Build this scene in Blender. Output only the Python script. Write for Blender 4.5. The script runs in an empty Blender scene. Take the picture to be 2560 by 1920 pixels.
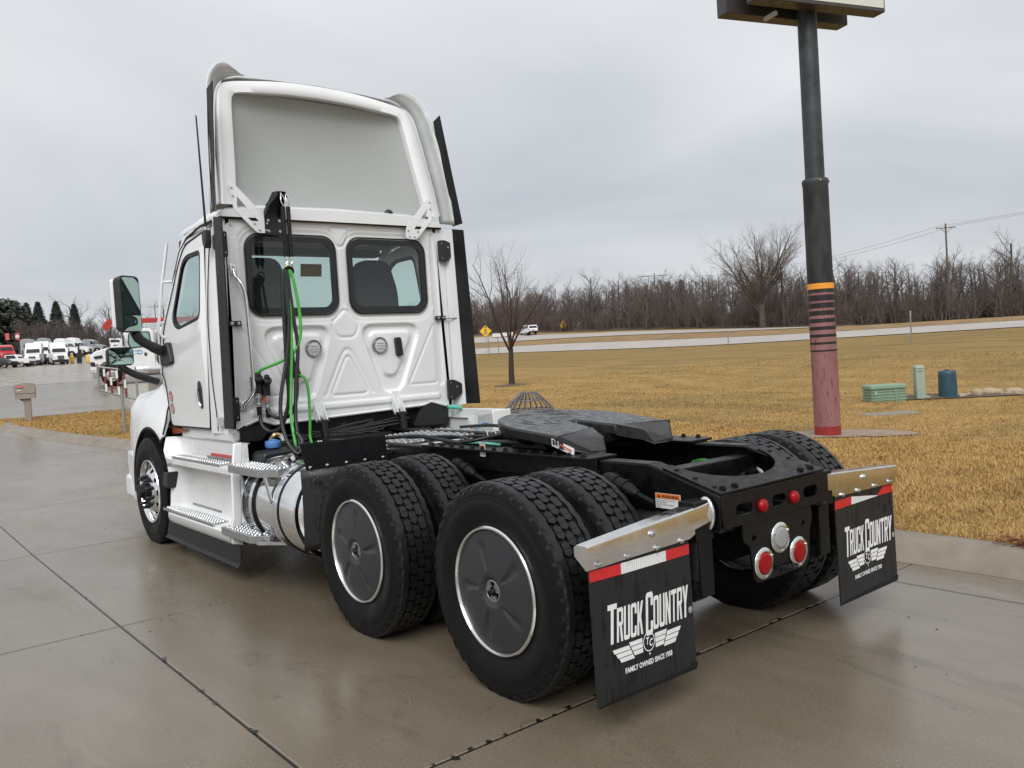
import bpy, math, random
import numpy as np
from mathutils import Vector, Matrix
from mathutils.geometry import delaunay_2d_cdt

scene = bpy.context.scene
COL = scene.collection
R = math.radians

# ------------------------------------------------------------------ camera
CAM = np.array([-3.500, -3.132, 1.589])
YAW, PITCH, ROLL = 0.67457, -0.03463, -0.06361
cf = np.array([math.sin(YAW)*math.cos(PITCH), math.cos(YAW)*math.cos(PITCH), math.sin(PITCH)])
cr = np.array([math.cos(YAW), -math.sin(YAW), 0.0])
cu = np.cross(cr, cf)
cr2 = cr*math.cos(ROLL) + cu*math.sin(ROLL)
cu2 = -cr*math.sin(ROLL) + cu*math.cos(ROLL)
cam_data = bpy.data.cameras.new('camera')
cam_data.sensor_width = 36.0
cam_data.lens = 2115.35/2560*36.0
cam_data.clip_start = 0.05
cam_data.clip_end = 4000
cam = bpy.data.objects.new('camera', cam_data)
COL.objects.link(cam)
cam.matrix_world = Matrix(((cr2[0], cu2[0], -cf[0], CAM[0]), (cr2[1], cu2[1], -cf[1], CAM[1]), (cr2[2], cu2[2], -cf[2], CAM[2]), (0, 0, 0, 1)))
scene.camera = cam

# ------------------------------------------------------------------ world, sun, exposure
SUN_DIR = Vector((-0.52, -0.56, 0.72)).normalized()      # towards the (hidden) sun
world = bpy.data.worlds.new('World')
scene.world = world
world.use_nodes = True
wn, wl = world.node_tree.nodes, world.node_tree.links
wn.clear()
w_out = wn.new('ShaderNodeOutputWorld')
w_bg = wn.new('ShaderNodeBackground')
w_bg.inputs['Strength'].default_value = 0.1
sky = wn.new('ShaderNodeTexSky')
sky.sky_type = 'NISHITA'
sky.sun_disc = False
sky.sun_elevation = math.asin(SUN_DIR.z)
sky.sun_rotation = math.atan2(SUN_DIR.x, SUN_DIR.y)
sky.air_density = 1.0
sky.dust_density = 3.0
tc = wn.new('ShaderNodeTexCoord')
sep = wn.new('ShaderNodeSeparateXYZ')
wl.new(tc.outputs['Generated'], sep.inputs[0])
def wmath(op, a, b=None):
    n = wn.new('ShaderNodeMath'); n.operation = op
    for i, v in enumerate((a, b)):
        if v is None: continue
        if hasattr(v, 'is_linked'): wl.new(v, n.inputs[i])
        else: n.inputs[i].default_value = v
    return n.outputs[0]
zc = wmath('MAXIMUM', sep.outputs['Z'], 0.0)
den = wmath('ADD', zc, 0.16)
comb = wn.new('ShaderNodeCombineXYZ')
wl.new(wmath('DIVIDE', sep.outputs['X'], den), comb.inputs[0])
wl.new(wmath('DIVIDE', sep.outputs['Y'], den), comb.inputs[1])
cl = wn.new('ShaderNodeTexNoise')
cl.inputs['Scale'].default_value = 0.62; cl.inputs['Detail'].default_value = 5.0; cl.inputs['Roughness'].default_value = 0.46
cl.inputs['Distortion'].default_value = 0.6
wl.new(comb.outputs[0], cl.inputs['Vector'])
ramp = wn.new('ShaderNodeValToRGB')
ramp.color_ramp.elements[0].position = 0.30; ramp.color_ramp.elements[0].color = (0.395, 0.415, 0.442, 1)
ramp.color_ramp.elements[1].position = 0.68; ramp.color_ramp.elements[1].color = (0.590, 0.604, 0.620, 1)
wl.new(cl.outputs['Fac'], ramp.inputs[0])
grad = wn.new('ShaderNodeValToRGB')
grad.color_ramp.elements[0].position = 0.0; grad.color_ramp.elements[0].color = (0.90, 0.905, 0.92, 1)
e = grad.color_ramp.elements.new(0.14); e.color = (0.93, 0.935, 0.945, 1)
e = grad.color_ramp.elements.new(0.30); e.color = (1.06, 1.06, 1.055, 1)
grad.color_ramp.elements[-1].position = 0.62; grad.color_ramp.elements[-1].color = (1.24, 1.23, 1.215, 1)
wl.new(zc, grad.inputs[0])
mul = wn.new('ShaderNodeVectorMath'); mul.operation = 'MULTIPLY'
wl.new(ramp.outputs[0], mul.inputs[0]); wl.new(grad.outputs[0], mul.inputs[1])
scl = wn.new('ShaderNodeVectorMath'); scl.operation = 'SCALE'; scl.inputs[3].default_value = 9.6
wl.new(mul.outputs[0], scl.inputs[0])
mix = wn.new('ShaderNodeMix'); mix.data_type = 'RGBA'; mix.inputs[0].default_value = 0.94
wl.new(sky.outputs[0], mix.inputs[6]); wl.new(scl.outputs[0], mix.inputs[7])
wl.new(mix.outputs[2], w_bg.inputs['Color'])
wl.new(w_bg.outputs[0], w_out.inputs['Surface'])

sun_d = bpy.data.lights.new('sun', 'SUN')
sun_d.energy = 1.5
sun_d.angle = R(40)
sun_d.color = (1.0, 0.985, 0.96)
sun = bpy.data.objects.new('sun', sun_d)
COL.objects.link(sun)
sun.rotation_euler = SUN_DIR.to_track_quat('Z', 'Y').to_euler()

scene.view_settings.view_transform = 'Standard'
scene.view_settings.look = 'None'
scene.view_settings.exposure = 0.54
scene.view_settings.gamma = 1.0
scene.view_settings.use_curve_mapping = False
scene.render.engine = 'CYCLES'
scene.cycles.max_bounces = 8
scene.cycles.transparent_max_bounces = 16
scene.cycles.caustics_reflective = False
scene.cycles.caustics_refractive = False

# ------------------------------------------------------------------ materials
MATS = {}
def _tex(nt, kind, scale, vec, detail=4.0, rough=0.55, dist=0.0):
    n = nt.nodes.new(kind)
    n.inputs['Scale'].default_value = scale
    if 'Detail' in n.inputs: n.inputs['Detail'].default_value = detail
    if 'Roughness' in n.inputs: n.inputs['Roughness'].default_value = rough
    if 'Distortion' in n.inputs and kind == 'ShaderNodeTexNoise': n.inputs['Distortion'].default_value = dist
    nt.links.new(vec, n.inputs['Vector'])
    return n
def _map(nt, vec, scale=(1, 1, 1), loc=(0, 0, 0), rot=(0, 0, 0)):
    m = nt.nodes.new('ShaderNodeMapping')
    m.inputs['Scale'].default_value = scale; m.inputs['Location'].default_value = loc; m.inputs['Rotation'].default_value = rot
    nt.links.new(vec, m.inputs['Vector'])
    return m.outputs[0]
def _ramp(nt, fac, stops, interp='LINEAR'):
    r = nt.nodes.new('ShaderNodeValToRGB')
    r.color_ramp.interpolation = interp
    els = r.color_ramp.elements
    while len(els) < len(stops): els.new(0.5)
    for el, (p, c) in zip(els, stops):
        el.position = p
        el.color = (c, c, c, 1) if isinstance(c, (int, float)) else (*c, 1)
    nt.links.new(fac, r.inputs[0])
    return r.outputs[0]
def _mixc(nt, fac, a, b, mode='MIX'):
    m = nt.nodes.new('ShaderNodeMix'); m.data_type = 'RGBA'; m.blend_type = mode
    for k, v in ((0, fac), (6, a), (7, b)):
        if hasattr(v, 'is_linked'): nt.links.new(v, m.inputs[k])
        elif k == 0: m.inputs[0].default_value = v
        else: m.inputs[k].default_value = (v, v, v, 1) if isinstance(v, (int, float)) else (*v, 1)
    return m.outputs[2]
def new_mat(name):
    m = bpy.data.materials.new(name); m.use_nodes = True
    nt = m.node_tree; b = nt.nodes['Principled BSDF']
    t = nt.nodes.new('ShaderNodeTexCoord')
    MATS[name] = m
    return m, nt, b, t.outputs['Object']
def bump(nt, b, height, strength=0.3, dist=0.01, inp='Normal'):
    n = nt.nodes.new('ShaderNodeBump')
    n.inputs['Strength'].default_value = strength; n.inputs['Distance'].default_value = dist
    nt.links.new(height, n.inputs['Height']); nt.links.new(n.outputs[0], b.inputs[inp])
def mat(name, col, rough=0.5, metal=0.0, var=0.12, scale=6.0, rvar=0.1, coat=0.0, bmp=0.0, bscale=60.0, spec=0.5, emit=0):
    """plain surface with a little mottling in colour and gloss"""
    m, nt, b, vec = new_mat(name)
    n = _tex(nt, 'ShaderNodeTexNoise', scale, vec, 5.0, 0.6)
    lo = tuple(c*(1-var) for c in col); hi = tuple(min(1, c*(1+var)) for c in col)
    nt.links.new(_ramp(nt, n.outputs['Fac'], ((0.3, lo), (0.7, hi))), b.inputs['Base Color'])
    n2 = _tex(nt, 'ShaderNodeTexNoise', scale*2.7, vec, 4.0, 0.6)
    nt.links.new(_ramp(nt, n2.outputs['Fac'], ((0.3, max(0.02, rough-rvar)), (0.7, min(1, rough+rvar)))), b.inputs['Roughness'])
    b.inputs['Metallic'].default_value = metal
    b.inputs['Specular IOR Level'].default_value = spec
    b.inputs['Coat Weight'].default_value = coat
    b.inputs['Coat Roughness'].default_value = 0.06
    if bmp:
        n3 = _tex(nt, 'ShaderNodeTexNoise', bscale, vec, 4.0, 0.6)
        bump(nt, b, n3.outputs['Fac'], bmp, 0.004)
    if emit:
        b.inputs['Emission Color'].default_value = (*col, 1); b.inputs['Emission Strength'].default_value = emit
    return m

# ------------------------------------------------------------------ mesh helpers
def rrect(x0, x1, y0, y1, r, n=6):
    pts = []
    for cx, cy, a in ((x1-r, y0+r, -90), (x1-r, y1-r, 0), (x0+r, y1-r, 90), (x0+r, y0+r, 180)):
        for i in range(n+1):
            t = R(a + 90*i/n); pts.append((cx+r*math.cos(t), cy+r*math.sin(t)))
    return pts
def rpoly(P, r, n=5):
    """polygon with rounded corners; r number or list"""
    out = []; N = len(P)
    for i in range(N):
        p = np.array(P[i], float); a = np.array(P[i-1], float); c = np.array(P[(i+1) % N], float)
        rr = r[i] if isinstance(r, (list, tuple)) else r
        la, lc = np.linalg.norm(a-p), np.linalg.norm(c-p)
        d = min(rr, la*0.49, lc*0.49)
        if d < 1e-5: out.append(tuple(p)); continue
        s = p+(a-p)/la*d; e_ = p+(c-p)/lc*d
        for k in range(n+1):
            t = k/n; q = (1-t)**2*s+2*t*(1-t)*p+t*t*e_
            out.append(tuple(q))
    return out
def circ(cx, cy, r, n=20):
    return [(cx+r*math.cos(2*math.pi*i/n), cy+r*math.sin(2*math.pi*i/n)) for i in range(n)]
def spline(P, n=8):
    """Catmull-Rom through the points"""
    P = [np.array(p, float) for p in P]; Q = [2*P[0]-P[1]]+P+[2*P[-1]-P[-2]]; out = []
    for i in range(1, len(Q)-2):
        a, b, c, d = Q[i-1:i+3]
        for k in range(n):
            t = k/n
            out.append(0.5*((2*b)+(c-a)*t+(2*a-5*b+4*c-d)*t*t+(3*b-a-3*c+d)*t**3))
    out.append(P[-1]); return out
def smooth(a, b, x):
    t = np.clip((np.asarray(x, float)-a)/(b-a), 0, 1); return t*t*(3-2*t)

def in_poly(p, poly):
    P = np.array(poly, float); r = np.zeros(len(p), bool)
    for i in range(len(P)):
        a, b = P[i-1], P[i]
        c = (a[1] <= p[:, 1]) != (b[1] <= p[:, 1])
        r ^= c & (p[:, 0] < a[0]+(p[:, 1]-a[1])/(b[1]-a[1]+1e-15)*(b[0]-a[0]))
    return r

class MB:
    def __init__(s): s.v = []; s.f = []
    def add(s, V, F):
        o = len(s.v); s.v.extend([tuple(map(float, p)) for p in V]); s.f.extend([tuple(i+o for i in f) for f in F]); return s
    def box(s, lo, hi, M=None):
        (a, b, c), (d, e_, f) = lo, hi
        V = [(a, b, c), (d, b, c), (d, e_, c), (a, e_, c), (a, b, f), (d, b, f), (d, e_, f), (a, e_, f)]
        if M is not None: V = [M @ Vector(p) for p in V]
        return s.add(V, [(3, 2, 1, 0), (4, 5, 6, 7), (0, 1, 5, 4), (1, 2, 6, 5), (2, 3, 7, 6), (3, 0, 4, 7)])
    def cbox(s, c, size, M=None):
        return s.box([c[i]-size[i]/2 for i in range(3)], [c[i]+size[i]/2 for i in range(3)], M)
    def bar(s, p, q, w, h, up=(0, 0, 1)):
        p, q = np.array(p, float), np.array(q, float); d = q-p; d = d/np.linalg.norm(d)
        u = np.cross(d, up); nu_ = np.linalg.norm(u)
        u = np.cross(d, (1, 0, 0)) if nu_ < 1e-5 else u
        u = u/np.linalg.norm(u); v = np.cross(u, d)
        V = [b_+u*(i*w/2)+v*(j*h/2) for b_ in (p, q) for i, j in ((-1, -1), (1, -1), (1, 1), (-1, 1))]
        return s.add(V, [(3, 2, 1, 0), (4, 5, 6, 7), (0, 1, 5, 4), (1, 2, 6, 5), (2, 3, 7, 6), (3, 0, 4, 7)])
    def tube(s, path, r, n=8, closed=False, caps=True):
        P = [np.array(p, float) for p in path]; m = len(P)
        rr = list(r) if hasattr(r, '__len__') else [r]*m
        T = []
        for i in range(m):
            t = P[min(i+1, m-1)]-P[max(i-1, 0)] if not closed else P[(i+1) % m]-P[i-1]
            T.append(t/(np.linalg.norm(t)+1e-12))
        u = np.cross(T[0], (0, 0, 1)); u = np.cross(T[0], (1, 0, 0)) if np.linalg.norm(u) < 1e-3 else u
        u = u/np.linalg.norm(u); V = []; F = []
        for i in range(m):
            u = u-T[i]*np.dot(u, T[i]); u = u/(np.linalg.norm(u)+1e-12); w = np.cross(T[i], u)
            for k in range(n):
                a = 2*math.pi*k/n; V.append(P[i]+rr[i]*(math.cos(a)*u+math.sin(a)*w))
        for i in range(m if closed else m-1):
            j = (i+1) % m
            for k in range(n): F.append((i*n+k, i*n+(k+1) % n, j*n+(k+1) % n, j*n+k))
        if caps and not closed: F.append(tuple(range(n))[::-1]); F.append(tuple((m-1)*n+k for k in range(n)))
        return s.add(V, F)
    def cyl(s, p, q, r, r2=None, n=16): return s.tube([p, q], [r, r if r2 is None else r2], n)
    def lathe(s, prof, o=(0, 0, 0), axis='x', n=32, a0=0, a1=360, close=False):
        """prof: (along, radius) pairs turned about an axis through o"""
        V = []; F = []; full = abs(a1-a0-360) < 1e-6; k = n if full else n+1
        for (t, r) in prof:
            for i in range(k):
                a = R(a0+(a1-a0)*i/n); c, d = r*math.cos(a), r*math.sin(a)
                V.append({'x': (o[0]+t, o[1]+c, o[2]+d), 'y': (o[0]+c, o[1]+t, o[2]+d), 'z': (o[0]+c, o[1]+d, o[2]+t)}[axis])
        m = len(prof)
        for j in range(m if close else m-1):
            for i in range(k if full else k-1):
                i2 = (i+1) % k; j2 = (j+1) % m
                F.append((j*k+i, j*k+i2, j2*k+i2, j2*k+i))
        return s.add(V, F)
    def prism(s, poly, w0, w1, f=lambda u, v, w: (u, v, w)):
        n = len(poly); V = [f(u, v, w0) for u, v in poly]+[f(u, v, w1) for u, v in poly]
        F = [tuple(range(n))[::-1], tuple(range(n, 2*n))]+[(i, (i+1) % n, n+(i+1) % n, n+i) for i in range(n)]
        return s.add(V, F)
    def plate(s, poly, holes, w0, w1, f=lambda u, v, w: (u, v, w), inner=()):
        """thick plate with holes"""
        vs = []; es = []
        for lp in [poly]+list(holes):
            o = len(vs); n = len(lp); vs += [Vector((float(a), float(b))) for a, b in lp]; es += [(o+i, o+(i+1) % n) for i in range(n)]
        nb = len(vs); vs += [Vector((float(a), float(b))) for a, b in inner]
        ov, oe, of, *_ = delaunay_2d_cdt(vs, es, [], 0, 1e-6)
        n = len(ov); cen = np.array([np.mean([(ov[i].x, ov[i].y) for i in t], axis=0) for t in of])
        ok = in_poly(cen, poly)
        for h in holes: ok &= ~in_poly(cen, h)
        of = [t for t, k in zip(of, ok) if k]
        V = [f(p.x, p.y, w0) for p in ov]+[f(p.x, p.y, w1) for p in ov]
        F = [tuple(t)[::-1] for t in of]+[tuple(i+n for i in t) for t in of]
        cnt = {}
        for t in of:
            for i in range(len(t)):
                a, b = t[i], t[(i+1) % len(t)]
                if (b, a) in cnt: del cnt[(b, a)]
                else: cnt[(a, b)] = 1
        F += [(a, b, n+b, n+a) for a, b in cnt]
        return s.add(V, F)
    def grid(s, nu, nv, f, keep=None, wu=False, wv=False):
        V = [f(i, j) for j in range(nv) for i in range(nu)]
        F = []
        for j in range(nv if wv else nv-1):
            for i in range(nu if wu else nu-1):
                if keep is None or keep(i, j):
                    i2, j2 = (i+1) % nu, (j+1) % nv
                    F.append((j*nu+i, j*nu+i2, j2*nu+i2, j2*nu+i))
        return s.add(V, F)
    def sphere(s, c, r, n=12, m=8, sc=(1, 1, 1)):
        pr = [(-math.cos(math.pi*j/m)*r*sc[2], math.sin(math.pi*j/m)*r+1e-5) for j in range(m+1)]
        o = len(s.v); s.lathe(pr, (0, 0, 0), 'z', n)
        for i in range(o, len(s.v)):
            x, y, z = s.v[i]; s.v[i] = (c[0]+x*sc[0], c[1]+y*sc[1], c[2]+z)
        return s
    def xf(s, M, start=0):
        for i in range(start, len(s.v)): s.v[i] = tuple(M @ Vector(s.v[i]))
        return s
    def mesh(s, name):
        me = bpy.data.meshes.new(name); me.from_pydata(s.v, [], s.f); me.update(); return me
    def build(s, name, mt, parent=None, sm=35, bev=0, solid=0, loc=None, rot=None):
        return link(name, s.mesh(name), mt, parent, sm, bev, solid, loc, rot)

def np_mesh(name, V, F):
    """big mesh straight from numpy: V (n,3), F (m,k)"""
    me = bpy.data.meshes.new(name); V = np.asarray(V, np.float32); F = np.asarray(F, np.int32)
    me.vertices.add(len(V)); me.vertices.foreach_set('co', V.ravel())
    k = F.shape[1]; me.loops.add(F.size); me.loops.foreach_set('vertex_index', F.ravel())
    me.polygons.add(len(F)); me.polygons.foreach_set('loop_start', np.arange(0, F.size, k, dtype=np.int32))
    me.update(calc_edges=True); return me
def link(name, me, mt, parent=None, sm=35, bev=0, solid=0, loc=None, rot=None):
    o = bpy.data.objects.new(name, me); COL.objects.link(o)
    if mt is not None and len(me.materials) == 0:
        me.materials.append(MATS[mt] if isinstance(mt, str) else mt)
    if sm and len(me.polygons) and not me.polygons[0].use_smooth:
        me.polygons.foreach_set('use_smooth', [True]*len(me.polygons))
        if sm < 180: me.set_sharp_from_angle(angle=R(sm))
    if solid:
        md = o.modifiers.new('thickness', 'SOLIDIFY'); md.thickness = solid; md.offset = 0
    if bev:
        md = o.modifiers.new('edges', 'BEVEL'); md.width = bev; md.segments = 2; md.limit_method = 'ANGLE'; md.angle_limit = R(40); md.harden_normals = False
    if parent is not None: o.parent = parent
    if loc is not None: o.location = loc
    if rot is not None: o.rotation_euler = rot
    return o
def tag(o, label=None, cat=None, group=None, kind=None):
    if label: o['label'] = label
    if cat: o['category'] = cat
    if group: o['group'] = group
    if kind: o['kind'] = kind
    return o
def empty(name, loc=(0, 0, 0), rz=0, parent=None):
    o = bpy.data.objects.new(name, None); COL.objects.link(o); o.empty_display_size = 0.2
    o.location = loc; o.rotation_euler = (0, 0, rz)
    if parent is not None: o.parent = parent
    return o
def thing(name, label, cat, loc=(0, 0, 0), rz=0, group=None):
    return tag(empty(name, loc, rz), label, cat, group)
def copy_tree(o, parent=None):
    c = o.copy(); COL.objects.link(c); c.parent = parent
    for ch in list(o.children): copy_tree(ch, c)
    return c
def text_mesh(txt, size, f, bold=0.0, shear=0.0, sx=1.0, spacing=1.0, align='LEFT', depth=0.0):
    """lettering as a mesh in (u, v), then mapped by f(u, v)"""
    cu_ = bpy.data.curves.new('txt', 'FONT'); cu_.body = txt; cu_.size = size; cu_.offset = bold; cu_.shear = shear
    cu_.space_character = spacing; cu_.align_x = align; cu_.resolution_u = 3; cu_.extrude = 0.0
    o = bpy.data.objects.new('txt', cu_); COL.objects.link(o)
    dg = bpy.context.evaluated_depsgraph_get(); me = bpy.data.meshes.new_from_object(o.evaluated_get(dg))
    V = [(v.co.x*sx, v.co.y) for v in me.vertices]; F = [tuple(p.vertices) for p in me.polygons]
    bpy.data.objects.remove(o); bpy.data.curves.remove(cu_); bpy.data.meshes.remove(me)
    w = (min(p[0] for p in V), max(p[0] for p in V)) if V else (0, 0)
    return [f(u, v) for u, v in V], F, w
# ================================================================== setting
rng = np.random.default_rng(7)
random.seed(7)
# ---- surface materials
def concrete_mat(name, far=False):
    m, nt, b, vec = new_mat(name)
    big = _tex(nt, 'ShaderNodeTexNoise', 0.35, vec, 5.0, 0.6, 0.4)
    mid = _tex(nt, 'ShaderNodeTexNoise', 3.5, _map(nt, vec, (1.0, 0.35, 1)), 6.0, 0.65)
    fine = _tex(nt, 'ShaderNodeTexNoise', 85.0, vec, 3.0, 0.75)
    c = _mixc(nt, _ramp(nt, big.outputs['Fac'], ((0.33, 0.0), (0.68, 1.0))), (0.128, 0.103, 0.072), (0.198, 0.165, 0.122))
    c = _mixc(nt, _ramp(nt, mid.outputs['Fac'], ((0.38, 0.0), (0.72, 0.7))), c, (0.122, 0.095, 0.064))
    c = _mixc(nt, _ramp(nt, fine.outputs['Fac'], ((0.44, 0.0), (0.70, 0.75))), c, (0.230, 0.190, 0.138))
    stain = _tex(nt, 'ShaderNodeTexNoise', 1.1, _map(nt, vec, (1.6, 0.5, 1), (7, 2, 0)), 7.0, 0.72, 0.9)
    c = _mixc(nt, _ramp(nt, stain.outputs['Fac'], ((0.55, 0.0), (0.68, 0.55))), c, (0.082, 0.062, 0.042))
    drip = _tex(nt, 'ShaderNodeTexNoise', 9.0, vec, 4.0, 0.6, 0.3)
    c = _mixc(nt, _ramp(nt, drip.outputs['Fac'], ((0.66, 0.0), (0.72, 0.45))), c, (0.070, 0.055, 0.040))
    vor = _tex(nt, 'ShaderNodeTexVoronoi', 16.0, vec)
    vor.inputs['Randomness'].default_value = 1.0
    speck = _ramp(nt, vor.outputs['Distance'], ((0.045, 1.0), (0.075, 0.0)))
    sel = _ramp(nt, vor.outputs['Color'], ((0.80, 0.0), (0.84, 1.0)))
    c = _mixc(nt, _mixc(nt, 1.0, speck, sel, 'MULTIPLY'), c, (0.55, 0.52, 0.47))
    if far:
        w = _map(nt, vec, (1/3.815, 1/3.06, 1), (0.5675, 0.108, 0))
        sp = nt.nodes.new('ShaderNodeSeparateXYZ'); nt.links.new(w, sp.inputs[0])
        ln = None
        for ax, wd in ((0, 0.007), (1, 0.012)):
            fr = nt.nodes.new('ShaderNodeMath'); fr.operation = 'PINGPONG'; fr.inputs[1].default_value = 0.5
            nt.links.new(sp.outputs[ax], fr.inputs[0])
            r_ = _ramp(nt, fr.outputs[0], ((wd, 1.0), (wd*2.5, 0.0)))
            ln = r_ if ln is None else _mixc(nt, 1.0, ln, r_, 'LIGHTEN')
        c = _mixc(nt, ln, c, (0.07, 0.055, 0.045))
    if far: c = _mixc(nt, 1.0, c, (1.7, 1.75, 1.85), 'MULTIPLY')  # base colour lifted to stand in for the strong sky reflection far off
    nt.links.new(c, b.inputs['Base Color'])
    wet = _tex(nt, 'ShaderNodeTexNoise', 0.8, _map(nt, vec, (1, 0.6, 1), (3, 1, 0)), 5.0, 0.6, 0.5)
    rg = _ramp(nt, wet.outputs['Fac'], ((0.30, 0.09), (0.50, 0.20), (0.70, 0.36)))
    rg2 = _mixc(nt, 0.16, rg, fine.outputs['Fac'])
    nt.links.new(rg2, b.inputs['Roughness'])
    b.inputs['Specular IOR Level'].default_value = 0.75
    bump(nt, b, _mixc(nt, 0.35, fine.outputs['Fac'], mid.outputs['Fac']), 0.22, 0.004)
    return m
concrete_mat('concrete'); concrete_mat('concrete_far', True)
mat('kerb_concrete', (0.225, 0.190, 0.148), 0.55, var=0.22, scale=3.0, bmp=0.35, bscale=90)
mat('joint', (0.035, 0.027, 0.020), 0.45, var=0.5, scale=14)
mat('tar', (0.012, 0.011, 0.010), 0.3, var=0.3)
mat('asphalt_pale', (0.40, 0.365, 0.335), 0.6, var=0.08, scale=0.4)
mat('dirt', (0.27, 0.20, 0.145), 0.75, var=0.3, scale=4, bmp=0.6, bscale=30)
mat('soil', (0.105, 0.072, 0.045), 0.85, var=0.4, scale=5, bmp=0.6, bscale=20)
def grass_mat(name, blade=False):
    m, nt, b, vec = new_mat(name)
    big = _tex(nt, 'ShaderNodeTexNoise', 0.16, _map(nt, vec, (0.6, 1.6, 1)), 5.0, 0.6, 0.5)
    mid = _tex(nt, 'ShaderNodeTexNoise', 1.5, _map(nt, vec, (0.45, 1.6, 1), rot=(0, 0, 0.5)), 6.0, 0.68, 0.4)
    straw = _mixc(nt, _ramp(nt, mid.outputs['Fac'], ((0.3, 0.0), (0.72, 1.0))), (0.38, 0.225, 0.070), (0.54, 0.345, 0.122))
    c = _mixc(nt, _ramp(nt, big.outputs['Fac'], ((0.50, 0.0), (0.72, 0.75))), straw, (0.21, 0.160, 0.052))
    grn = _tex(nt, 'ShaderNodeTexNoise', 0.55, _map(nt, vec, (0.7, 1.3, 1), (3, 9, 0)), 6.0, 0.7, 0.7)
    c = _mixc(nt, _ramp(nt, grn.outputs['Fac'], ((0.55, 0.0), (0.70, 0.50))), c, (0.19, 0.160, 0.052))
    if blade:
        g = nt.nodes.new('ShaderNodeNewGeometry')
        c = _mixc(nt, _ramp(nt, g.outputs['Random Per Island'], ((0.0, 0.0), (1.0, 1.0))), _mixc(nt, 1.0, c, (0.74, 0.72, 0.70), 'MULTIPLY'), _mixc(nt, 1.0, c, (1.20, 1.22, 1.28), 'MULTIPLY'))
        b.inputs['Roughness'].default_value = 0.6
    else:
        fine = _tex(nt, 'ShaderNodeTexNoise', 7.0, _map(nt, vec, (1, 2.2, 1), rot=(0, 0, 0.4)), 8.0, 0.75, 0.8)
        c = _mixc(nt, _ramp(nt, fine.outputs['Fac'], ((0.34, 0.8), (0.58, 0.0))), c, _mixc(nt, 1.0, c, (0.55, 0.52, 0.50), 'MULTIPLY'))
        sp = nt.nodes.new('ShaderNodeSeparateXYZ'); nt.links.new(vec, sp.inputs[0])
        dv = nt.nodes.new('ShaderNodeMath'); dv.operation = 'DIVIDE'; dv.inputs[1].default_value = 80.0; nt.links.new(sp.outputs[0], dv.inputs[0])
        band = _tex(nt, 'ShaderNodeTexNoise', 0.42, _map(nt, vec, (1.5, 0.28, 1), rot=(0, 0, -0.25)), 6.0, 0.7, 0.6)
        slope = _ramp(nt, dv.outputs[0], ((0.22, 0.0), (0.50, 0.70)))
        c = _mixc(nt, slope, c, (0.235, 0.160, 0.055))
        c = _mixc(nt, _ramp(nt, band.outputs['Fac'], ((0.42, 0.0), (0.66, 1.0))), c, _mixc(nt, 1.0, c, (0.66, 0.68, 0.62), 'MULTIPLY'))
        nt.links.new(c, b.inputs['Base Color'])
        b.inputs['Roughness'].default_value = 0.85
        bump(nt, b, fine.outputs['Fac'], 0.8, 0.05)
    nt.links.new(c, b.inputs['Base Color'])
    b.inputs['Specular IOR Level'].default_value = 0.25
    return m
grass_mat('dead_grass'); grass_mat('grass_blade', True)

# ---- the shape of the land
HP = np.array([(-900, 0), (5.0, 0), (8.85, .065), (11.9, .127), (14.8, .19), (25.6, .42), (33, .78), (44, 1.26), (54, 1.70), (80, 2.55), (110, 3.45), (148, 4.6), (175, 6.5), (200, 8.0), (300, 12), (3000, 30)])
def Hy(y): return np.interp(y, HP[:, 0], HP[:, 1])
KP = np.array([(-60, 2.05), (-12, 2.05), (0, 2.12), (5, 1.93), (10, 1.50), (14.8, .915), (19.3, .318), (22.5, .10), (24.2, .02), (60, 0.0)])
def KX(y): return np.interp(y, KP[:, 0], KP[:, 1])
Y_FAR = 27.0
def BX(y):
    y = np.asarray(y, float)
    return np.where(y < Y_FAR, KX(y)+0.33, 6+(y-Y_FAR)*0.45)
def zroad(y): return 1.2+0.75*smooth(45, 100, y)+0.006*np.maximum(y-100, 0)
def field(x, y):
    x = np.asarray(x, float); y = np.asarray(y, float)
    near = Hy(y)+0.13
    b = -0.25+0.02*np.clip(y, -30, 40)
    t1 = smooth(3, 14, x)
    z = near*(1-t1)+b*t1
    b2 = z
    zr = zroad(y)
    s = np.clip((x-22)/44.5, 0, 1)
    z = np.where(x > 22, b2+(zr-b2)*s**1.15, z)
    sl = 0.05+0.0005*np.clip(y-25, -20, 120)
    up = np.where(x < 87, x-67.5, 19.5+(np.minimum(x, 108)-87)*np.clip((y-55)/70, 0.0, 1.0)+np.maximum(x-108, 0)*0.25)
    z = np.where(x > 66.5, zr+up*sl, z)
    z = z+0.05*np.sin(x*0.31+1.0)*np.cos(y*0.23)*smooth(4, 12, x)*(1-smooth(55, 66, x))
    z = z-0.40*smooth(18.4, 20.5, x)*(1-smooth(24, 36, x))*(1-smooth(18, 23, y))
    lot = 1-smooth(0, 25, x-BX(y))
    return np.where(y > Y_FAR, z*(1-lot)+(Hy(y)+0.02)*lot, z)
def ground(x, y):
    g = np.asarray(x, float)-BX(y)
    w = smooth(-0.14, -0.01, g)
    return (Hy(y)-0.14)*(1-w)+field(x, y)*w
def gz(x, y): return float(ground(x, y))

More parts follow.
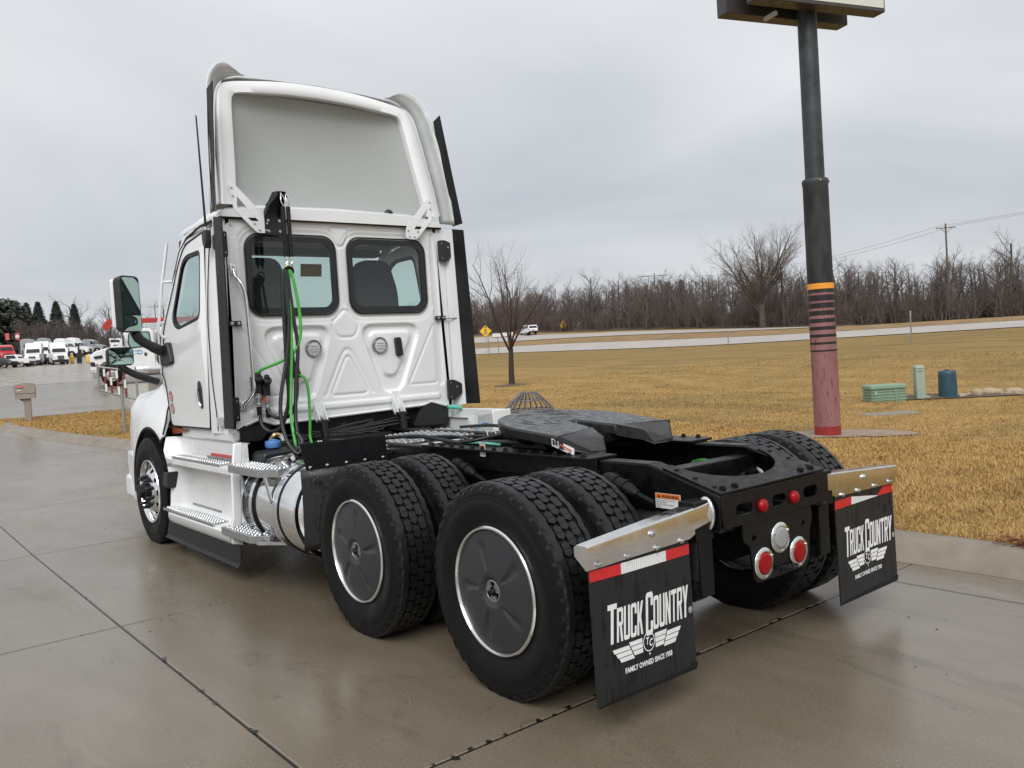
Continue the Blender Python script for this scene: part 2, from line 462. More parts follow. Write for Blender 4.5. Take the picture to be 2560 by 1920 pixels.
def axis_lines(*segs):
    out = []
    for a, b_, st in segs: out += list(np.arange(a, b_, st))
    return np.array(out+[segs[-1][1]])
gx = axis_lines((-1500, -300, 200), (-300, -20, 20), (-20, -0.6, 1.94), (-0.6, 3.4, 0.11), (3.4, 20, 0.4), (20, 66, 1.2), (66, 110, 0.9), (110, 300, 12), (300, 1900, 200))
gy = axis_lines((-1500, -200, 130), (-200, -12, 8), (-12, 26.2, 0.4), (26.2, 28.0, 0.15), (28, 60, 0.8), (60, 220, 4), (220, 400, 20), (400, 2200, 200))
GX, GY = np.meshgrid(gx, gy)
GZ = ground(GX, GY)
nx, ny = len(gx), len(gy)
ii = np.arange(nx*ny).reshape(ny, nx)
F = np.stack([ii[:-1, :-1], ii[:-1, 1:], ii[1:, 1:], ii[1:, :-1]], -1).reshape(-1, 4)
o = link('ground', np_mesh('ground', np.stack([GX, GY, GZ], -1).reshape(-1, 3), F), 'dead_grass', sm=180)
tag(o, 'straw coloured dead grass field sloping up to the highway', kind='structure')

# ---- concrete drive and lot: a dark bed with one object per slab
bed = MB()
ys = list(np.arange(-14, 27, 1.0))
bed.add([p for y in ys for p in ((-60, y, Hy(y)-0.03), (float(KX(y))+0.02, y, Hy(y)-0.03))], [(2*i, 2*i+1, 2*i+3, 2*i+2) for i in range(len(ys)-1)])
ys2 = list(np.arange(26, 56, 1.0))
bed.add([p for y in ys2 for p in ((-60, y, Hy(y)-0.03), (6+(y-27)*0.45, y, Hy(y)-0.03))], [(2*i, 2*i+1, 2*i+3, 2*i+2) for i in range(len(ys2)-1)])
bed = tag(bed.build('pavement', 'joint', sm=0), 'wet brown concrete drive of large slabs with dark joints', kind='structure')
def quad_slab(c, gap=0.006, depth=0.028):
    """slab from four top corners (counter-clockwise), drawn in by the joint"""
    P = [np.array(p, float) for p in c]; ctr = sum(P)/4
    def inset(d, dz):
        out = []
        for i in range(4):
            a, p, n = P[i-1], P[i], P[(i+1) % 4]
            u = (a-p)/np.linalg.norm(a-p); v = (n-p)/np.linalg.norm(n-p)
            out.append(p+(u+v)*d+np.array((0, 0, dz)))
        return out
    m = MB(); V = inset(gap, -depth)+inset(gap, -0.006)+inset(gap+0.007, 0.0)
    m.add(V, [(0, 1, 5, 4), (1, 2, 6, 5), (2, 3, 7, 6), (3, 0, 4, 7), (4, 5, 9, 8), (5, 6, 10, 9), (6, 7, 11, 10), (7, 4, 8, 11), (8, 9, 10, 11)])
    return m
YJ = [-0.33+3.06*k for k in range(-4, 18)]
XJ = [-2.165-3.815*k for k in range(0, 8)]
def P3(x, y, dz=0.0): return (x, y, float(Hy(y))+dz)
for j in range(len(YJ)-1):
    y0, y1 = YJ[j], YJ[j+1]
    for i in range(len(XJ)-1):
        if i > 3 and y1 < 6: continue
        quad_slab([P3(XJ[i+1], y0), P3(XJ[i], y0), P3(XJ[i], y1), P3(XJ[i+1], y1)]).build('slab', 'concrete', bed, sm=0)
    if y1 < 26.5:
        quad_slab([P3(XJ[0], y0), P3(float(KX(y0))-0.47, y0), P3(float(KX(y1))-0.47, y1), P3(XJ[0], y1)]).build('slab', 'concrete', bed, sm=0)
        quad_slab([P3(float(KX(y0))-0.47, y0, .001), P3(float(KX(y0))+0.012, y0, .001), P3(float(KX(y1))+0.012, y1, .001), P3(float(KX(y1))-0.47, y1, .001)]).build('gutter_slab', 'concrete', bed, sm=0)
    else:
        for k in range(5):
            xa, xb = -2.165+3.815*k, -2.165+3.815*(k+1)
            lim = 6+(y0-27)*0.45
            if y0 < 26: lim = 5.5
            if xa > lim-0.5: break
            quad_slab([P3(xa, max(y0, 26.9)), P3(min(xb, lim), max(y0, 26.9)), P3(min(xb, lim), y1), P3(xa, y1)]).build('slab', 'concrete', bed, sm=0)
# dark sealant lying just below the slab tops
def sealant(pts):
    m = MB(); w = .0050
    for (a, b_) in zip(pts[:-1], pts[1:]):
        d = np.array(b_)-np.array(a); n_ = np.array((-d[1], d[0], 0))/np.linalg.norm(d[:2])*w
        k = len(m.v); m.add([np.array(a)-n_, np.array(b_)-n_, np.array(b_)+n_, np.array(a)+n_], [(0, 1, 2, 3)])
    m.build('joint_sealant', 'tar', bed, sm=0)
for xj in XJ[:5]: sealant([P3(xj, y, -.0035) for y in YJ if y < 52])
for yj in YJ:
    if -4 < yj < 27: sealant([P3(XJ[4], yj, -.003), P3(float(KX(yj))-.01, yj, -.003)])
sealant([P3(float(KX(y))-.47, y, -.0025) for y in YJ if y < 26])
# crumbled dark patches along the joints
ch = MB()
def chip(x, y, s):
    n = random.randint(5, 8); a0 = random.random()*6
    pts = [(x+s*random.uniform(.45, 1.1)*math.cos(a0+6.283*i/n)*random.choice((1, 1, .7)), y+s*random.uniform(.3, 1.0)*math.sin(a0+6.283*i/n)) for i in range(n)]
    z = float(Hy(y))+0.0035
    ch.add([(p[0], p[1], z) for p in pts], [tuple(range(n))])
for y in np.arange(-2.4, 5.5, 0.11):
    if random.random() < 0.38: chip(-2.165+random.uniform(-.012, .012), y+random.uniform(-.05, .05), random.uniform(.006, .026 if y < 2 else .014))
for jy in (-0.33, 2.73, 5.79):
    for x in np.arange(-6.0, 1.5, 0.09):
        if random.random() < (0.7 if jy < 0 else 0.3): chip(x, jy+random.uniform(-.014, .012), random.uniform(.006, .030 if jy < 0 else .014))
o = ch.build('joint_crumbs', 'tar', bed, sm=0); tag(o, kind='stuff')
# small stones and litter on the slabs
st = MB()
for _ in range(130):
    x, y = random.uniform(-6, 1.9), random.uniform(-3, 12)
    r_ = random.uniform(0.003, 0.009)
    st.sphere((x, y, float(Hy(y))+r_*0.4), r_, 6, 4, (1, random.uniform(.6, 1), .6))
tag(tag(st.build('gravel', 'kerb_concrete', sm=180), 'loose grit scattered over the wet concrete', kind='stuff'), cat='gravel')
# far lot
fm = MB(); ysf = [51.8+3.06*0.0]+list(np.arange(56, 230, 4.0))
nxf = 24
for y in ysf:
    for i in range(nxf+1):
        x = -70+(70+6+(y-27)*0.45)*i/nxf
        fm.v.append((x, y, float(Hy(y))+0.004))
for j in range(len(ysf)-1):
    for i in range(nxf): fm.f.append((j*(nxf+1)+i, j*(nxf+1)+i+1, (j+1)*(nxf+1)+i+1, (j+1)*(nxf+1)+i))
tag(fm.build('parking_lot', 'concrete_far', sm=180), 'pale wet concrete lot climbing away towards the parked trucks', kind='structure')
# left apron beyond the slabs
fm = MB(); ysl = list(np.arange(-40, 53, 3.0))
fm.add([p for y in ysl for p in ((-140, y, Hy(y)-0.008), (XJ[4]+0.3 if y < 6 else XJ[7]+0.3, y, Hy(y)-0.008))], [(2*i, 2*i+1, 2*i+3, 2*i+2) for i in range(len(ysl)-1)])
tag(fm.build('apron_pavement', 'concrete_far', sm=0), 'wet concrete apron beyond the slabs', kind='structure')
fm = MB(); fm.box((-30, -40, -0.1), (2.05, YJ[0]-0.01, -0.002))
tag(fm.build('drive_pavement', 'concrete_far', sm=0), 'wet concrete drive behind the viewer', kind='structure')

# ---- kerb: rolled profile swept along the edge of the drive, one piece per casting
kpath = [(float(KX(y)), y) for y in np.arange(-14, 22.6, 0.5)]
kpath += [tuple(p) for p in spline([(0.10, 22.6), (0.0, 23.6), (0.05, 24.8), (0.35, 26.0), (1.0, 26.75), (2.2, 27.0), (3.6, 27.0), (6.0, 27.0)], 6)][1:]
kp = np.array(kpath); seg = np.r_[0, np.cumsum(np.linalg.norm(np.diff(kp, axis=0), axis=1))]
def kpt(s):
    x = np.interp(s, seg, kp[:, 0]); y = np.interp(s, seg, kp[:, 1]); d = 0.15
    t = np.array([np.interp(s+d, seg, kp[:, 0])-np.interp(s-d, seg, kp[:, 0]), np.interp(s+d, seg, kp[:, 1])-np.interp(s-d, seg, kp[:, 1])])
    t = t/np.linalg.norm(t); return np.array((x, y)), np.array((t[1], -t[0]))
KPROF = [(-0.012, -0.02), (-0.01, 0.004), (0.03, 0.022), (0.09, 0.062), (0.15, 0.105), (0.20, 0.128), (0.26, 0.138), (0.34, 0.140), (0.36, 0.12), (0.36, -0.15)]
kerb = tag(empty('kerb', (0, 0, 0)), 'rolled concrete kerb along the edge of the dead grass', kind='structure')
cuts = [0.0]+[14.95+3.05*k for k in range(-4, 12)]; cuts = [c for c in cuts if 0 <= c < seg[-1]]+[seg[-1]]
for a, b_ in zip(cuts[:-1], cuts[1:]):
    ns = max(3, int((b_-a)/0.35)); m = MB(); n = len(KPROF)
    for i in range(ns+1):
        p, nr = kpt(a+0.004+(b_-a-0.008)*i/ns); h = float(Hy(p[1]))
        for d, z in KPROF: m.v.append((p[0]+nr[0]*d, p[1]+nr[1]*d, h+z))
    for i in range(ns):
        for k in range(n-1): m.f.append((i*n+k, i*n+k+1, (i+1)*n+k+1, (i+1)*n+k))
    m.f.append(tuple(range(n))); m.f.append(tuple(ns*n+k for k in range(n))[::-1])
    m.build('kerb_block', 'kerb_concrete', kerb, sm=50)

# ---- highway: two carriageways and their verges
def strip(name, x0, x1, mt, dz, label, y0=-120, y1=420, st=4.0, nxs=5):
    m = MB(); yy = np.arange(y0, y1, st)
    for y in yy:
        for i in range(nxs):
            x = x0+(x1-x0)*i/(nxs-1); m.v.append((x, y, float(field(x, y))+dz))
    for j in range(len(yy)-1):
        for i in range(nxs-1): m.f.append((j*nxs+i, j*nxs+i+1, (j+1)*nxs+i+1, (j+1)*nxs+i))
    return tag(m.build(name, mt, sm=180), label, kind='structure')
mat('road_line', (0.75, 0.74, 0.70), 0.5); mat('verge', (0.25, 0.155, 0.065), 0.9, var=0.3, scale=0.5)
strip('road', 67.3, 77.3, 'asphalt_pale', 0.06, 'pale near carriageway of the highway', nxs=9)
strip('highway', 87.5, 99.0, 'asphalt_pale', 0.06, 'pale far carriageway of the highway', nxs=9)
mat('leaf_litter', (0.085, 0.062, 0.048), 0.95, var=0.35, scale=0.4)
strip('forest_floor', 103.5, 190.0, 'leaf_litter', 0.05, 'brown leaf litter under the bare wood', nxs=24)
strip('median', 78.5, 86.0, 'verge', 0.02, 'rusty brown grass median between the carriageways', nxs=6)
# bare earth, buried pad, ditch
def patch(name, x, y, rx, ry, mt, label, dz=0.012, rz=0, n=26):
    m = MB(); rr = [random.uniform(.72, 1.12) for _ in range(n)]; rr = [(rr[i-1]+rr[i]+rr[(i+1) % n])/3 for i in range(n)]
    V = [(x, y, gz(x, y)+dz+0.01)]
    for k, s in enumerate((0.5, 1.0)):
        for i in range(n):
            a = 6.283*i/n; u, v = rx*rr[i]*s*math.cos(a), ry*rr[i]*s*math.sin(a)
            px, py = x+u*math.cos(rz)-v*math.sin(rz), y+u*math.sin(rz)+v*math.cos(rz)
            V.append((px, py, gz(px, py)+(dz if k == 0 else dz*0.4)))
    Fp = [(0, 1+i, 1+(i+1) % n) for i in range(n)]+[(1+i, 1+n+i, 1+n+(i+1) % n, 1+(i+1) % n) for i in range(n)]
    m.add(V, Fp); return tag(m.build(name, mt, sm=180), label, kind='structure')
patch('bare_earth', 9.55, 4.30, 1.25, .8, 'dirt', 'worn bare earth around the foot of the sign pole', 0.03, -0.5)
patch('ditch', 19.2, 5.6, 3.4, 1.1, 'soil', 'dark muddy ditch bank behind the rocks', 0.05, -0.62)
patch('tree_ring', 19.2, 25.2, 0.9, 0.7, 'soil', 'bare soil ring around the young tree', 0.03)
# ================================================================== the white tractor unit
# ---- its materials
def paint_mat(name, col, dirt=0.06):
    m, nt, b, vec = new_mat(name)
    n = _tex(nt, 'ShaderNodeTexNoise', 2.2, _map(nt, vec, (1, 1, 0.5)), 6.0, 0.62)
    f = _tex(nt, 'ShaderNodeTexNoise', 45.0, vec, 3.0, 0.6)
    c = _mixc(nt, _ramp(nt, n.outputs['Fac'], ((0.45, 0.0), (0.8, 1.0))), col, tuple(x*(1-dirt*1.6) for x in col))
    nt.links.new(c, b.inputs['Base Color'])
    nt.links.new(_ramp(nt, f.outputs['Fac'], ((0.3, 0.22), (0.75, 0.30))), b.inputs['Roughness'])
    b.inputs['Coat Weight'].default_value = 0.35; b.inputs['Coat Roughness'].default_value = 0.08
    return m
paint_mat('white_paint', (0.815, 0.828, 0.838)); paint_mat('white_plastic', (0.805, 0.818, 0.826), 0.08)
mat('fairing_inner', (0.345, 0.362, 0.352), 0.55, var=0.04, scale=1.5)
mat('galv', (0.50, 0.52, 0.52), 0.5, metal=0.25, var=0.14, scale=5)
mat('black_rubber', (0.006, 0.0065, 0.0075), 0.5, spec=0.35, var=0.2, scale=20, rvar=0.12)
mat('black_plastic', (0.012, 0.0125, 0.014), 0.45, var=0.2, scale=12, bmp=0.08, bscale=150)
mat('seam', (0.006, 0.006, 0.007), 0.6)
mat('frame_black', (0.0032, 0.0032, 0.0037), 0.40, var=0.3, scale=9, rvar=0.14, spec=0.32)
mat('cast_black', (0.005, 0.005, 0.0055), 0.5, spec=0.3, var=0.3, scale=18, bmp=0.3, bscale=70)
mat('chrome', (0.80, 0.80, 0.79), 0.12, metal=1.0, var=0.05, rvar=0.06)
mat('polished', (0.83, 0.84, 0.85), 0.085, metal=1.0, var=0.04, scale=2, rvar=0.04)
mat('aluminium', (0.50, 0.51, 0.52), 0.32, metal=1.0, var=0.10, scale=14, rvar=0.10)
mat('stainless', (0.80, 0.79, 0.77), 0.16, metal=1.0, var=0.10, scale=7, rvar=0.10)
mat('bolt', (0.55, 0.56, 0.57), 0.3, metal=0.9, var=0.2, scale=60)
mat('brass', (0.62, 0.45, 0.22), 0.35, metal=0.9, var=0.2, scale=30)
mat('hose_black', (0.020, 0.021, 0.023), 0.38, var=0.2, scale=30)
mat('hose_green', (0.080, 0.43, 0.060), 0.36, var=0.12, scale=20)
mat('green_line', (0.03, 0.20, 0.04), 0.4); mat('blue_cap', (0.09, 0.24, 0.55), 0.4)
mat('teal_pipe', (0.10, 0.48, 0.36), 0.4)
mat('seat_cloth', (0.055, 0.058, 0.060), 0.85, var=0.2, scale=40)
mat('interior', (0.10, 0.105, 0.108), 0.8, var=0.1)
mat('headliner', (0.20, 0.205, 0.205), 0.85, var=0.08)
mat('hub_grey', (0.30, 0.30, 0.29), 0.35, metal=0.8, var=0.2, scale=40)
mat('cover_grey', (0.026, 0.0275, 0.032), 0.42, var=0.12, scale=10, rvar=0.08, bmp=0.05, bscale=220)
mat('sticker_white', (0.78, 0.78, 0.77), 0.4, var=0.04)
mat('print_white', (0.80, 0.80, 0.80), 0.45, var=0.06, scale=40)
mat('print_black', (0.02, 0.02, 0.02), 0.5)
mat('print_grey', (0.20, 0.20, 0.21), 0.6)
mat('sticker_orange', (0.80, 0.22, 0.035), 0.4, var=0.05)
mat('sticker_yellow', (0.85, 0.55, 0.05), 0.45)
mat('badge_red', (0.55, 0.11, 0.06), 0.4)
def tyre_mat():
    m, nt, b, vec = new_mat('tyre_rubber')
    n = _tex(nt, 'ShaderNodeTexNoise', 5.0, vec, 6.0, 0.65, 0.5); f = _tex(nt, 'ShaderNodeTexNoise', 70.0, vec, 3.0, 0.6)
    nt.links.new(_ramp(nt, n.outputs['Fac'], ((0.35, (0.0035, 0.0037, 0.0040)), (0.70, (0.0075, 0.0078, 0.0085)))), b.inputs['Base Color'])
    nt.links.new(_ramp(nt, n.outputs['Fac'], ((0.38, 0.42), (0.62, 0.70))), b.inputs['Roughness'])
    b.inputs['Specular IOR Level'].default_value = 0.22
    bump(nt, b, f.outputs['Fac'], 0.10, 0.002)
tyre_mat()
mat('tread_rubber', (0.0085, 0.0088, 0.010), 0.40, spec=0.4, var=0.25, scale=25, rvar=0.14, bmp=0.15, bscale=120)
def flap_mat():
    m, nt, b, vec = new_mat('flap_rubber')
    run = _tex(nt, 'ShaderNodeTexNoise', 26.0, _map(nt, vec, (1, 1, 0.09)), 5.0, 0.62, 1.2)
    blot = _tex(nt, 'ShaderNodeTexNoise', 7.0, vec, 6.0, 0.7)
    wet = _mixc(nt, 0.45, run.outputs['Fac'], blot.outputs['Fac'])
    nt.links.new(_ramp(nt, wet, ((0.42, (0.004, 0.0043, 0.0047)), (0.50, (0.012, 0.0127, 0.0145)))), b.inputs['Base Color'])
    nt.links.new(_ramp(nt, wet, ((0.42, 0.20), (0.50, 0.52))), b.inputs['Roughness'])
flap_mat()
def glass_mat(name, tint, gloss_rough=0.02, refl=1.0):
    m = bpy.data.materials.new(name); m.use_nodes = True; MATS[name] = m
    nt = m.node_tree; nt.nodes.clear()
    out = nt.nodes.new('ShaderNodeOutputMaterial'); tr = nt.nodes.new('ShaderNodeBsdfTransparent'); gl = nt.nodes.new('ShaderNodeBsdfGlossy')
    tr.inputs[0].default_value = (*tint, 1); gl.inputs['Roughness'].default_value = gloss_rough
    fr = nt.nodes.new('ShaderNodeLayerWeight'); pw = nt.nodes.new('ShaderNodeMath'); pw.operation = 'POWER'; pw.inputs[1].default_value = 5.0; nt.links.new(fr.outputs['Facing'], pw.inputs[0])
    ma = nt.nodes.new('ShaderNodeMath'); ma.operation = 'MULTIPLY_ADD'; ma.inputs[1].default_value = 0.92; ma.inputs[2].default_value = 0.045; nt.links.new(pw.outputs[0], ma.inputs[0])
    mx = nt.nodes.new('ShaderNodeMixShader')
    t = nt.nodes.new('ShaderNodeTexCoord'); d = _tex(nt, 'ShaderNodeTexVoronoi', 60.0, t.outputs['Object'])
    bm = nt.nodes.new('ShaderNodeBump'); bm.inputs['Strength'].default_value = 0.04; bm.inputs['Distance'].default_value = 0.002
    nt.links.new(_ramp(nt, d.outputs['Distance'], ((0.08, 1.0), (0.2, 0.0))), bm.inputs['Height']); nt.links.new(bm.outputs[0], gl.inputs['Normal'])
    nt.links.new(ma.outputs[0], mx.inputs[0]); nt.links.new(tr.outputs[0], mx.inputs[1]); nt.links.new(gl.outputs[0], mx.inputs[2]); nt.links.new(mx.outputs[0], out.inputs[0])
glass_mat('glass_rear', (0.88, 0.92, 0.91)); glass_mat('glass', (0.86, 0.94, 0.92))
mat('glass_edge', (0.012, 0.013, 0.014), 0.15, var=0.1)
mat('mirror_glass', (0.40, 0.53, 0.49), 0.02, metal=1.0, var=0.01, rvar=0.01)
def lens_mat(name, col, emit=0.0):
    m, nt, b, vec = new_mat(name)
    v = _tex(nt, 'ShaderNodeTexVoronoi', 75.0, vec)
    nt.links.new(_ramp(nt, v.outputs['Distance'], ((0.1, tuple(c*1.15 for c in col)), (0.6, tuple(c*0.75 for c in col)))), b.inputs['Base Color'])
    b.inputs['Roughness'].default_value = 0.28; b.inputs['Coat Weight'].default_value = 0.0; b.inputs['Specular IOR Level'].default_value = 0.3
    bump(nt, b, v.outputs['Distance'], 0.25, 0.002)
lens_mat('lens_red', (0.40, 0.003, 0.006)); lens_mat('lens_clear', (0.40, 0.42, 0.43)); lens_mat('lens_white', (0.78, 0.80, 0.81)); lens_mat('lens_amber', (0.30, 0.055, 0.008))
def tape_mat(name, a, b_):
    m, nt, b, vec = new_mat(name)
    w = nt.nodes.new('ShaderNodeTexWave'); w.wave_type = 'BANDS'; w.bands_direction = 'X'
    w.inputs['Scale'].default_value = 24.0; w.inputs['Distortion'].default_value = 2.5; w.inputs['Detail Scale'].default_value = 6.0; w.inputs['Detail'].default_value = 1.0
    nt.links.new(vec, w.inputs['Vector'])
    nt.links.new(_ramp(nt, w.outputs['Fac'], ((0.3, a), (0.7, b_))), b.inputs['Base Color'])
    b.inputs['Roughness'].default_value = 0.25
tape_mat('tape_red', (0.52, 0.018, 0.022), (0.68, 0.035, 0.04)); tape_mat('tape_white', (0.66, 0.68, 0.68), (0.85, 0.86, 0.86))
mat('fifth_steel', (0.022, 0.022, 0.0225), 0.30, metal=0.0, var=0.35, scale=9, rvar=0.16, bmp=0.25, bscale=14)

truck = thing('semi_truck', 'white day cab semi tractor with black chassis parked on wet concrete', 'truck')
T = truck
def part(m, name, mt, par=None, **k): return m.build(name, mt, par or T, **k)
def bolts(name, pts, axis, par, r=0.011, h=0.010, mt='bolt'):
    """each bolt is a small domed head of its own"""
    key = (axis, r, h); me = bolt_cache.get(key)
    if me is None:
        m = MB(); m.lathe([(0, r*1.35), (h*0.25, r*1.35), (h*0.25, r), (h*0.8, r*0.95), (h, r*0.5), (h, 1e-4)], axis=axis, n=8)
        me = m.mesh(name); bolt_cache[key] = me
    for p in pts: link('bolt', me, mt, par, sm=40, loc=p)
bolt_cache = {}

# ------------------------------------------------ wheels
def tyre_profile():
    h = [(0.080, 0.278), (0.104, 0.288), (0.112, 0.306), (0.128, 0.345), (0.1375, 0.385), (0.1385, 0.405), (0.136, 0.425), (0.1335, 0.428), (0.1325, 0.433),
         (0.1335, 0.438), (0.1305, 0.444), (0.1290, 0.452), (0.1300, 0.457), (0.126, 0.466), (0.122, 0.478), (0.117, 0.492), (0.108, 0.4985), (0.098, 0.4935), (0.05, 0.4945)]
    return h+[(-a, b) for a, b in h[::-1]]
def tyre_mesh():
    m = MB(); m.lathe(tyre_profile(), axis='x', n=80); return m.mesh('tyre')
def tread_mesh():
    m = MB(); NP = 40; p = 2*math.pi/NP
    def P(x, u, r): return (x, r*math.cos(u), r*math.sin(u))
    def block(poly, rb, rt):
        n = len(poly); cx = sum(q[0] for q in poly)/n; cu = sum(q[1] for q in poly)/n
        V = [P(x, u, rb) for x, u in poly]+[P(cx+(x-cx)*.975, cu+(u-cu)*.985, rt) for x, u in poly]
        m.add(V, [tuple(range(n, 2*n))]+[(i, (i+1) % n, n+(i+1) % n, n+i) for i in range(n)])
    rt = 0.5085
    def jag(c): return random.uniform(-.0012, .0012)
    for i in range(NP):
        for cx, off in ((-0.046, 0.0), (0.0, 0.5), (0.046, 0.0)):
            u0 = (i+off)*p; hw = 0.0212; a = 0.0365/rt; b = 0.0245/rt; g = 0.0007/rt
            block([(cx-hw+jag(0), u0+g), (cx+hw, u0+g), (cx+hw, u0+b), (cx, u0+a), (cx-hw, u0+b)], 0.492, rt)
            block([(cx-hw, u0-g), (cx-hw, u0-b), (cx, u0-a), (cx+hw, u0-b), (cx+hw+jag(0), u0-g)], 0.492, rt)
        for s in (-1, 1):
            # shoulder rib with a wavy inner edge and notched outer edge
            u0 = i*p; q = p/4
            prof = [(0.0745, 0.1075), (0.081, 0.112), (0.0835, 0.113), (0.078, 0.110)]
            for k in range(4):
                xi, xo = prof[k]; xi2, xo2 = prof[(k+1) % 4]
                ua, ub = u0+k*q, u0+(k+1)*q
                sh = 0.4985 if k != 2 else 0.489
                V = [P(s*xi, ua, 0.491), P(s*xi, ua, rt), P(s*xo, ua, rt-0.004), P(s*(xo+.007), ua, sh-0.006),
                     P(s*xi2, ub, 0.491), P(s*xi2, ub, rt), P(s*xo2, ub, rt-0.004), P(s*(xo2+.007), ub, sh-0.006)]
                m.add(V, [(0, 1, 5, 4), (1, 2, 6, 5), (2, 3, 7, 6), (0, 1, 2, 3), (4, 5, 6, 7)])
                if k == 2:     # lug standing on the shoulder
                    m.add([P(s*0.109, ua, 0.502), P(s*0.1235, ua, 0.480), P(s*0.1235, ub, 0.480), P(s*0.109, ub, 0.502), P(s*0.112, ua, 0.4985), P(s*0.127, ua, 0.474), P(s*0.127, ub, 0.474), P(s*0.112, ub, 0.4985)],
                          [(0, 1, 2, 3), (4, 5, 6, 7), (0, 1, 5, 4), (1, 2, 6, 5), (2, 3, 7, 6), (3, 0, 4, 7)])
    return m.mesh('tread')
def cover_mesh():
    m = MB(); nr, na = 26, 120; rs = np.linspace(0.05, 0.282, nr)
    def f(i, j):
        r = rs[j]; a = 2*math.pi*i/na
        x = -0.118-0.022*(1-(r/0.282)**2)
        if r < 0.078: x += 0.018*(1-smooth(0.05, 0.078, r))
        best = 0
        for k in range(5):
            c = 2*math.pi*k/5+1.15
            d = (a-c+math.pi) % (2*math.pi)-math.pi
            w = 0.085+0.045*smooth(0.10, 0.24, r)
            inr = float(smooth(0.098, 0.112, r)*(1-smooth(0.20, 0.255, r)))
            best = max(best, inr*float(1-smooth(w*0.45, w, abs(d+0.10*(r-0.15)/0.1*0.5))))
        x += 0.011*best
        return (x, r*math.cos(a), r*math.sin(a))
    m.grid(na, nr, f, wu=True); m.lathe([(-0.118, 0.282), (-0.112, 0.286), (-0.09, 0.288)], n=60)
    return m.mesh('wheel_cover')
def ring_mesh():
    m = MB(); m.lathe([(-0.095, 0.284), (-0.122, 0.285), (-0.131, 0.2915), (-0.131, 0.2985), (-0.125, 0.3045), (-0.10, 0.306)], n=72); return m.mesh('rim')
def hubplate_mesh():
    m = MB(); m.lathe([(-0.116, 0.056), (-0.127, 0.054), (-0.129, 0.047), (-0.127, 0.046)], n=32)
    for k in range(3):
        a = 2.09*k+0.4
        pts = [(r*math.cos(a+d), r*math.sin(a+d)) for r, dd in ((0.047, 1), (0.022, -1)) for d in np.linspace(-.62, .62, 7)[::dd]]
        m.prism(pts, -0.128, -0.120, lambda u, v, w: (w, u, v))
    return m.mesh('hub_plate')
def hubcore_mesh():
    m = MB(); m.lathe([(-0.112, 0.047), (-0.113, 0.018), (-0.134, 0.016), (-0.142, 0.011), (-0.143, 1e-4)], n=24); return m.mesh('hub_cap')
def dish_mesh():
    m = MB(); m.lathe([(-0.10, 0.30), (-0.09, 0.285), (0.02, 0.27), (0.03, 0.20), (0.03, 0.06), (-0.03, 0.055), (-0.03, 1e-4)], n=40)
    m.lathe([(0.09, 0.30), (0.08, 0.275), (0.02, 0.272)], n=40); return m.mesh('disc')
TY, TRD, CVR, RNG, HPL, HCO, DSH = tyre_mesh(), tread_mesh(), cover_mesh(), ring_mesh(), hubplate_mesh(), hubcore_mesh(), dish_mesh()
for mm, n_ in ((TY, 'tyre_rubber'), (TRD, 'tread_rubber'), (CVR, 'cover_grey'), (RNG, 'chrome'), (HPL, 'hub_grey'), (HCO, 'cast_black'), (DSH, 'aluminium')): mm.materials.append(MATS[n_])
ZC = 0.4985
def drive_wheel(x, y, outer, flip, spin):
    w = empty('drive_wheel', (x, y, ZC), math.pi if flip else 0, T); w.rotation_euler = (spin, 0, math.pi if flip else 0)
    link('tyre', TY, None, w, 60); link('tread', TRD, None, w, 30)
    link('rim', RNG, None, w, 40)
    if outer:
        link('wheel_cover', CVR, None, w, 60); link('hub_plate', HPL, None, w, 40); link('hub_cap', HCO, None, w, 40)
    else: link('disc', DSH, None, w, 40)
for y, sp in ((0.0, 0.12), (1.32, 0.55)):
    drive_wheel(-1.060, y, True, False, sp); drive_wheel(-0.723, y, False, False, sp+1.3)
    drive_wheel(0.723, y, False, True, sp+.7); drive_wheel(1.060, y, True, True, sp+2)
# steer wheels: ribbed tyre, polished disc with hand holes, black nut caps
m = MB(); m.lathe([(a, b if b < .49 else b+0.010) for a, b in tyre_profile()], axis='x', n=80)
STY = m.mesh('tyre'); STY.materials.append(MATS['tyre_rubber'])
m = MB()
for c, hw in ((-0.086, .017), (-0.043, .016), (0, .017), (0.043, .016), (0.086, .017)):
    m.lathe([(c-hw, 0.497), (c-hw+.002, 0.5105), (c+hw-.002, 0.5105), (c+hw, 0.497)], n=80)
STR = m.mesh('tread'); STR.materials.append(MATS['tread_rubber'])
m = MB(); m.lathe([(-0.10, 0.307), (-0.122, 0.306), (-0.130, 0.300), (-0.130, 0.293), (-0.118, 0.286), (-0.075, 0.279), (-0.068, 0.262)], n=72)
def cone(u, v, w):
    r = math.hypot(u, v); x = -0.068-0.062*float(smooth(0.262, 0.165, r))-0.012*float(smooth(0.17, 0.14, r))
    return (x+w, u, v)
hh = [circ(0.213*math.cos(a), 0.213*math.sin(a), 0.030, 16) for a in [2*math.pi*k/10 for k in range(10)]]
m.plate(circ(0, 0, 0.2625, 60), hh+[circ(0, 0, 0.075, 24)], 0.0, 0.012, cone, inner=[(r*math.cos(a), r*math.sin(a)) for r in (0.10, 0.125, 0.145, 0.165, 0.18, 0.25) for a in np.linspace(0, 6.283, 60, endpoint=False)+r])
SRM = m.mesh('rim'); SRM.materials.append(MATS['polished'])
m = MB(); m.lathe([(-0.08, 0.092), (-0.165, 0.088), (-0.185, 0.080), (-0.190, 0.055), (-0.215, 0.050), (-0.222, 0.035), (-0.222, 1e-4)], n=32)
SHB = m.mesh('hub'); SHB.materials.append(MATS['cast_black'])
m = MB(); m.lathe([(0, 0.021), (-0.012, 0.021), (-0.014, 0.016), (-0.055, 0.0165), (-0.060, 0.013), (-0.061, 1e-4)], n=10)
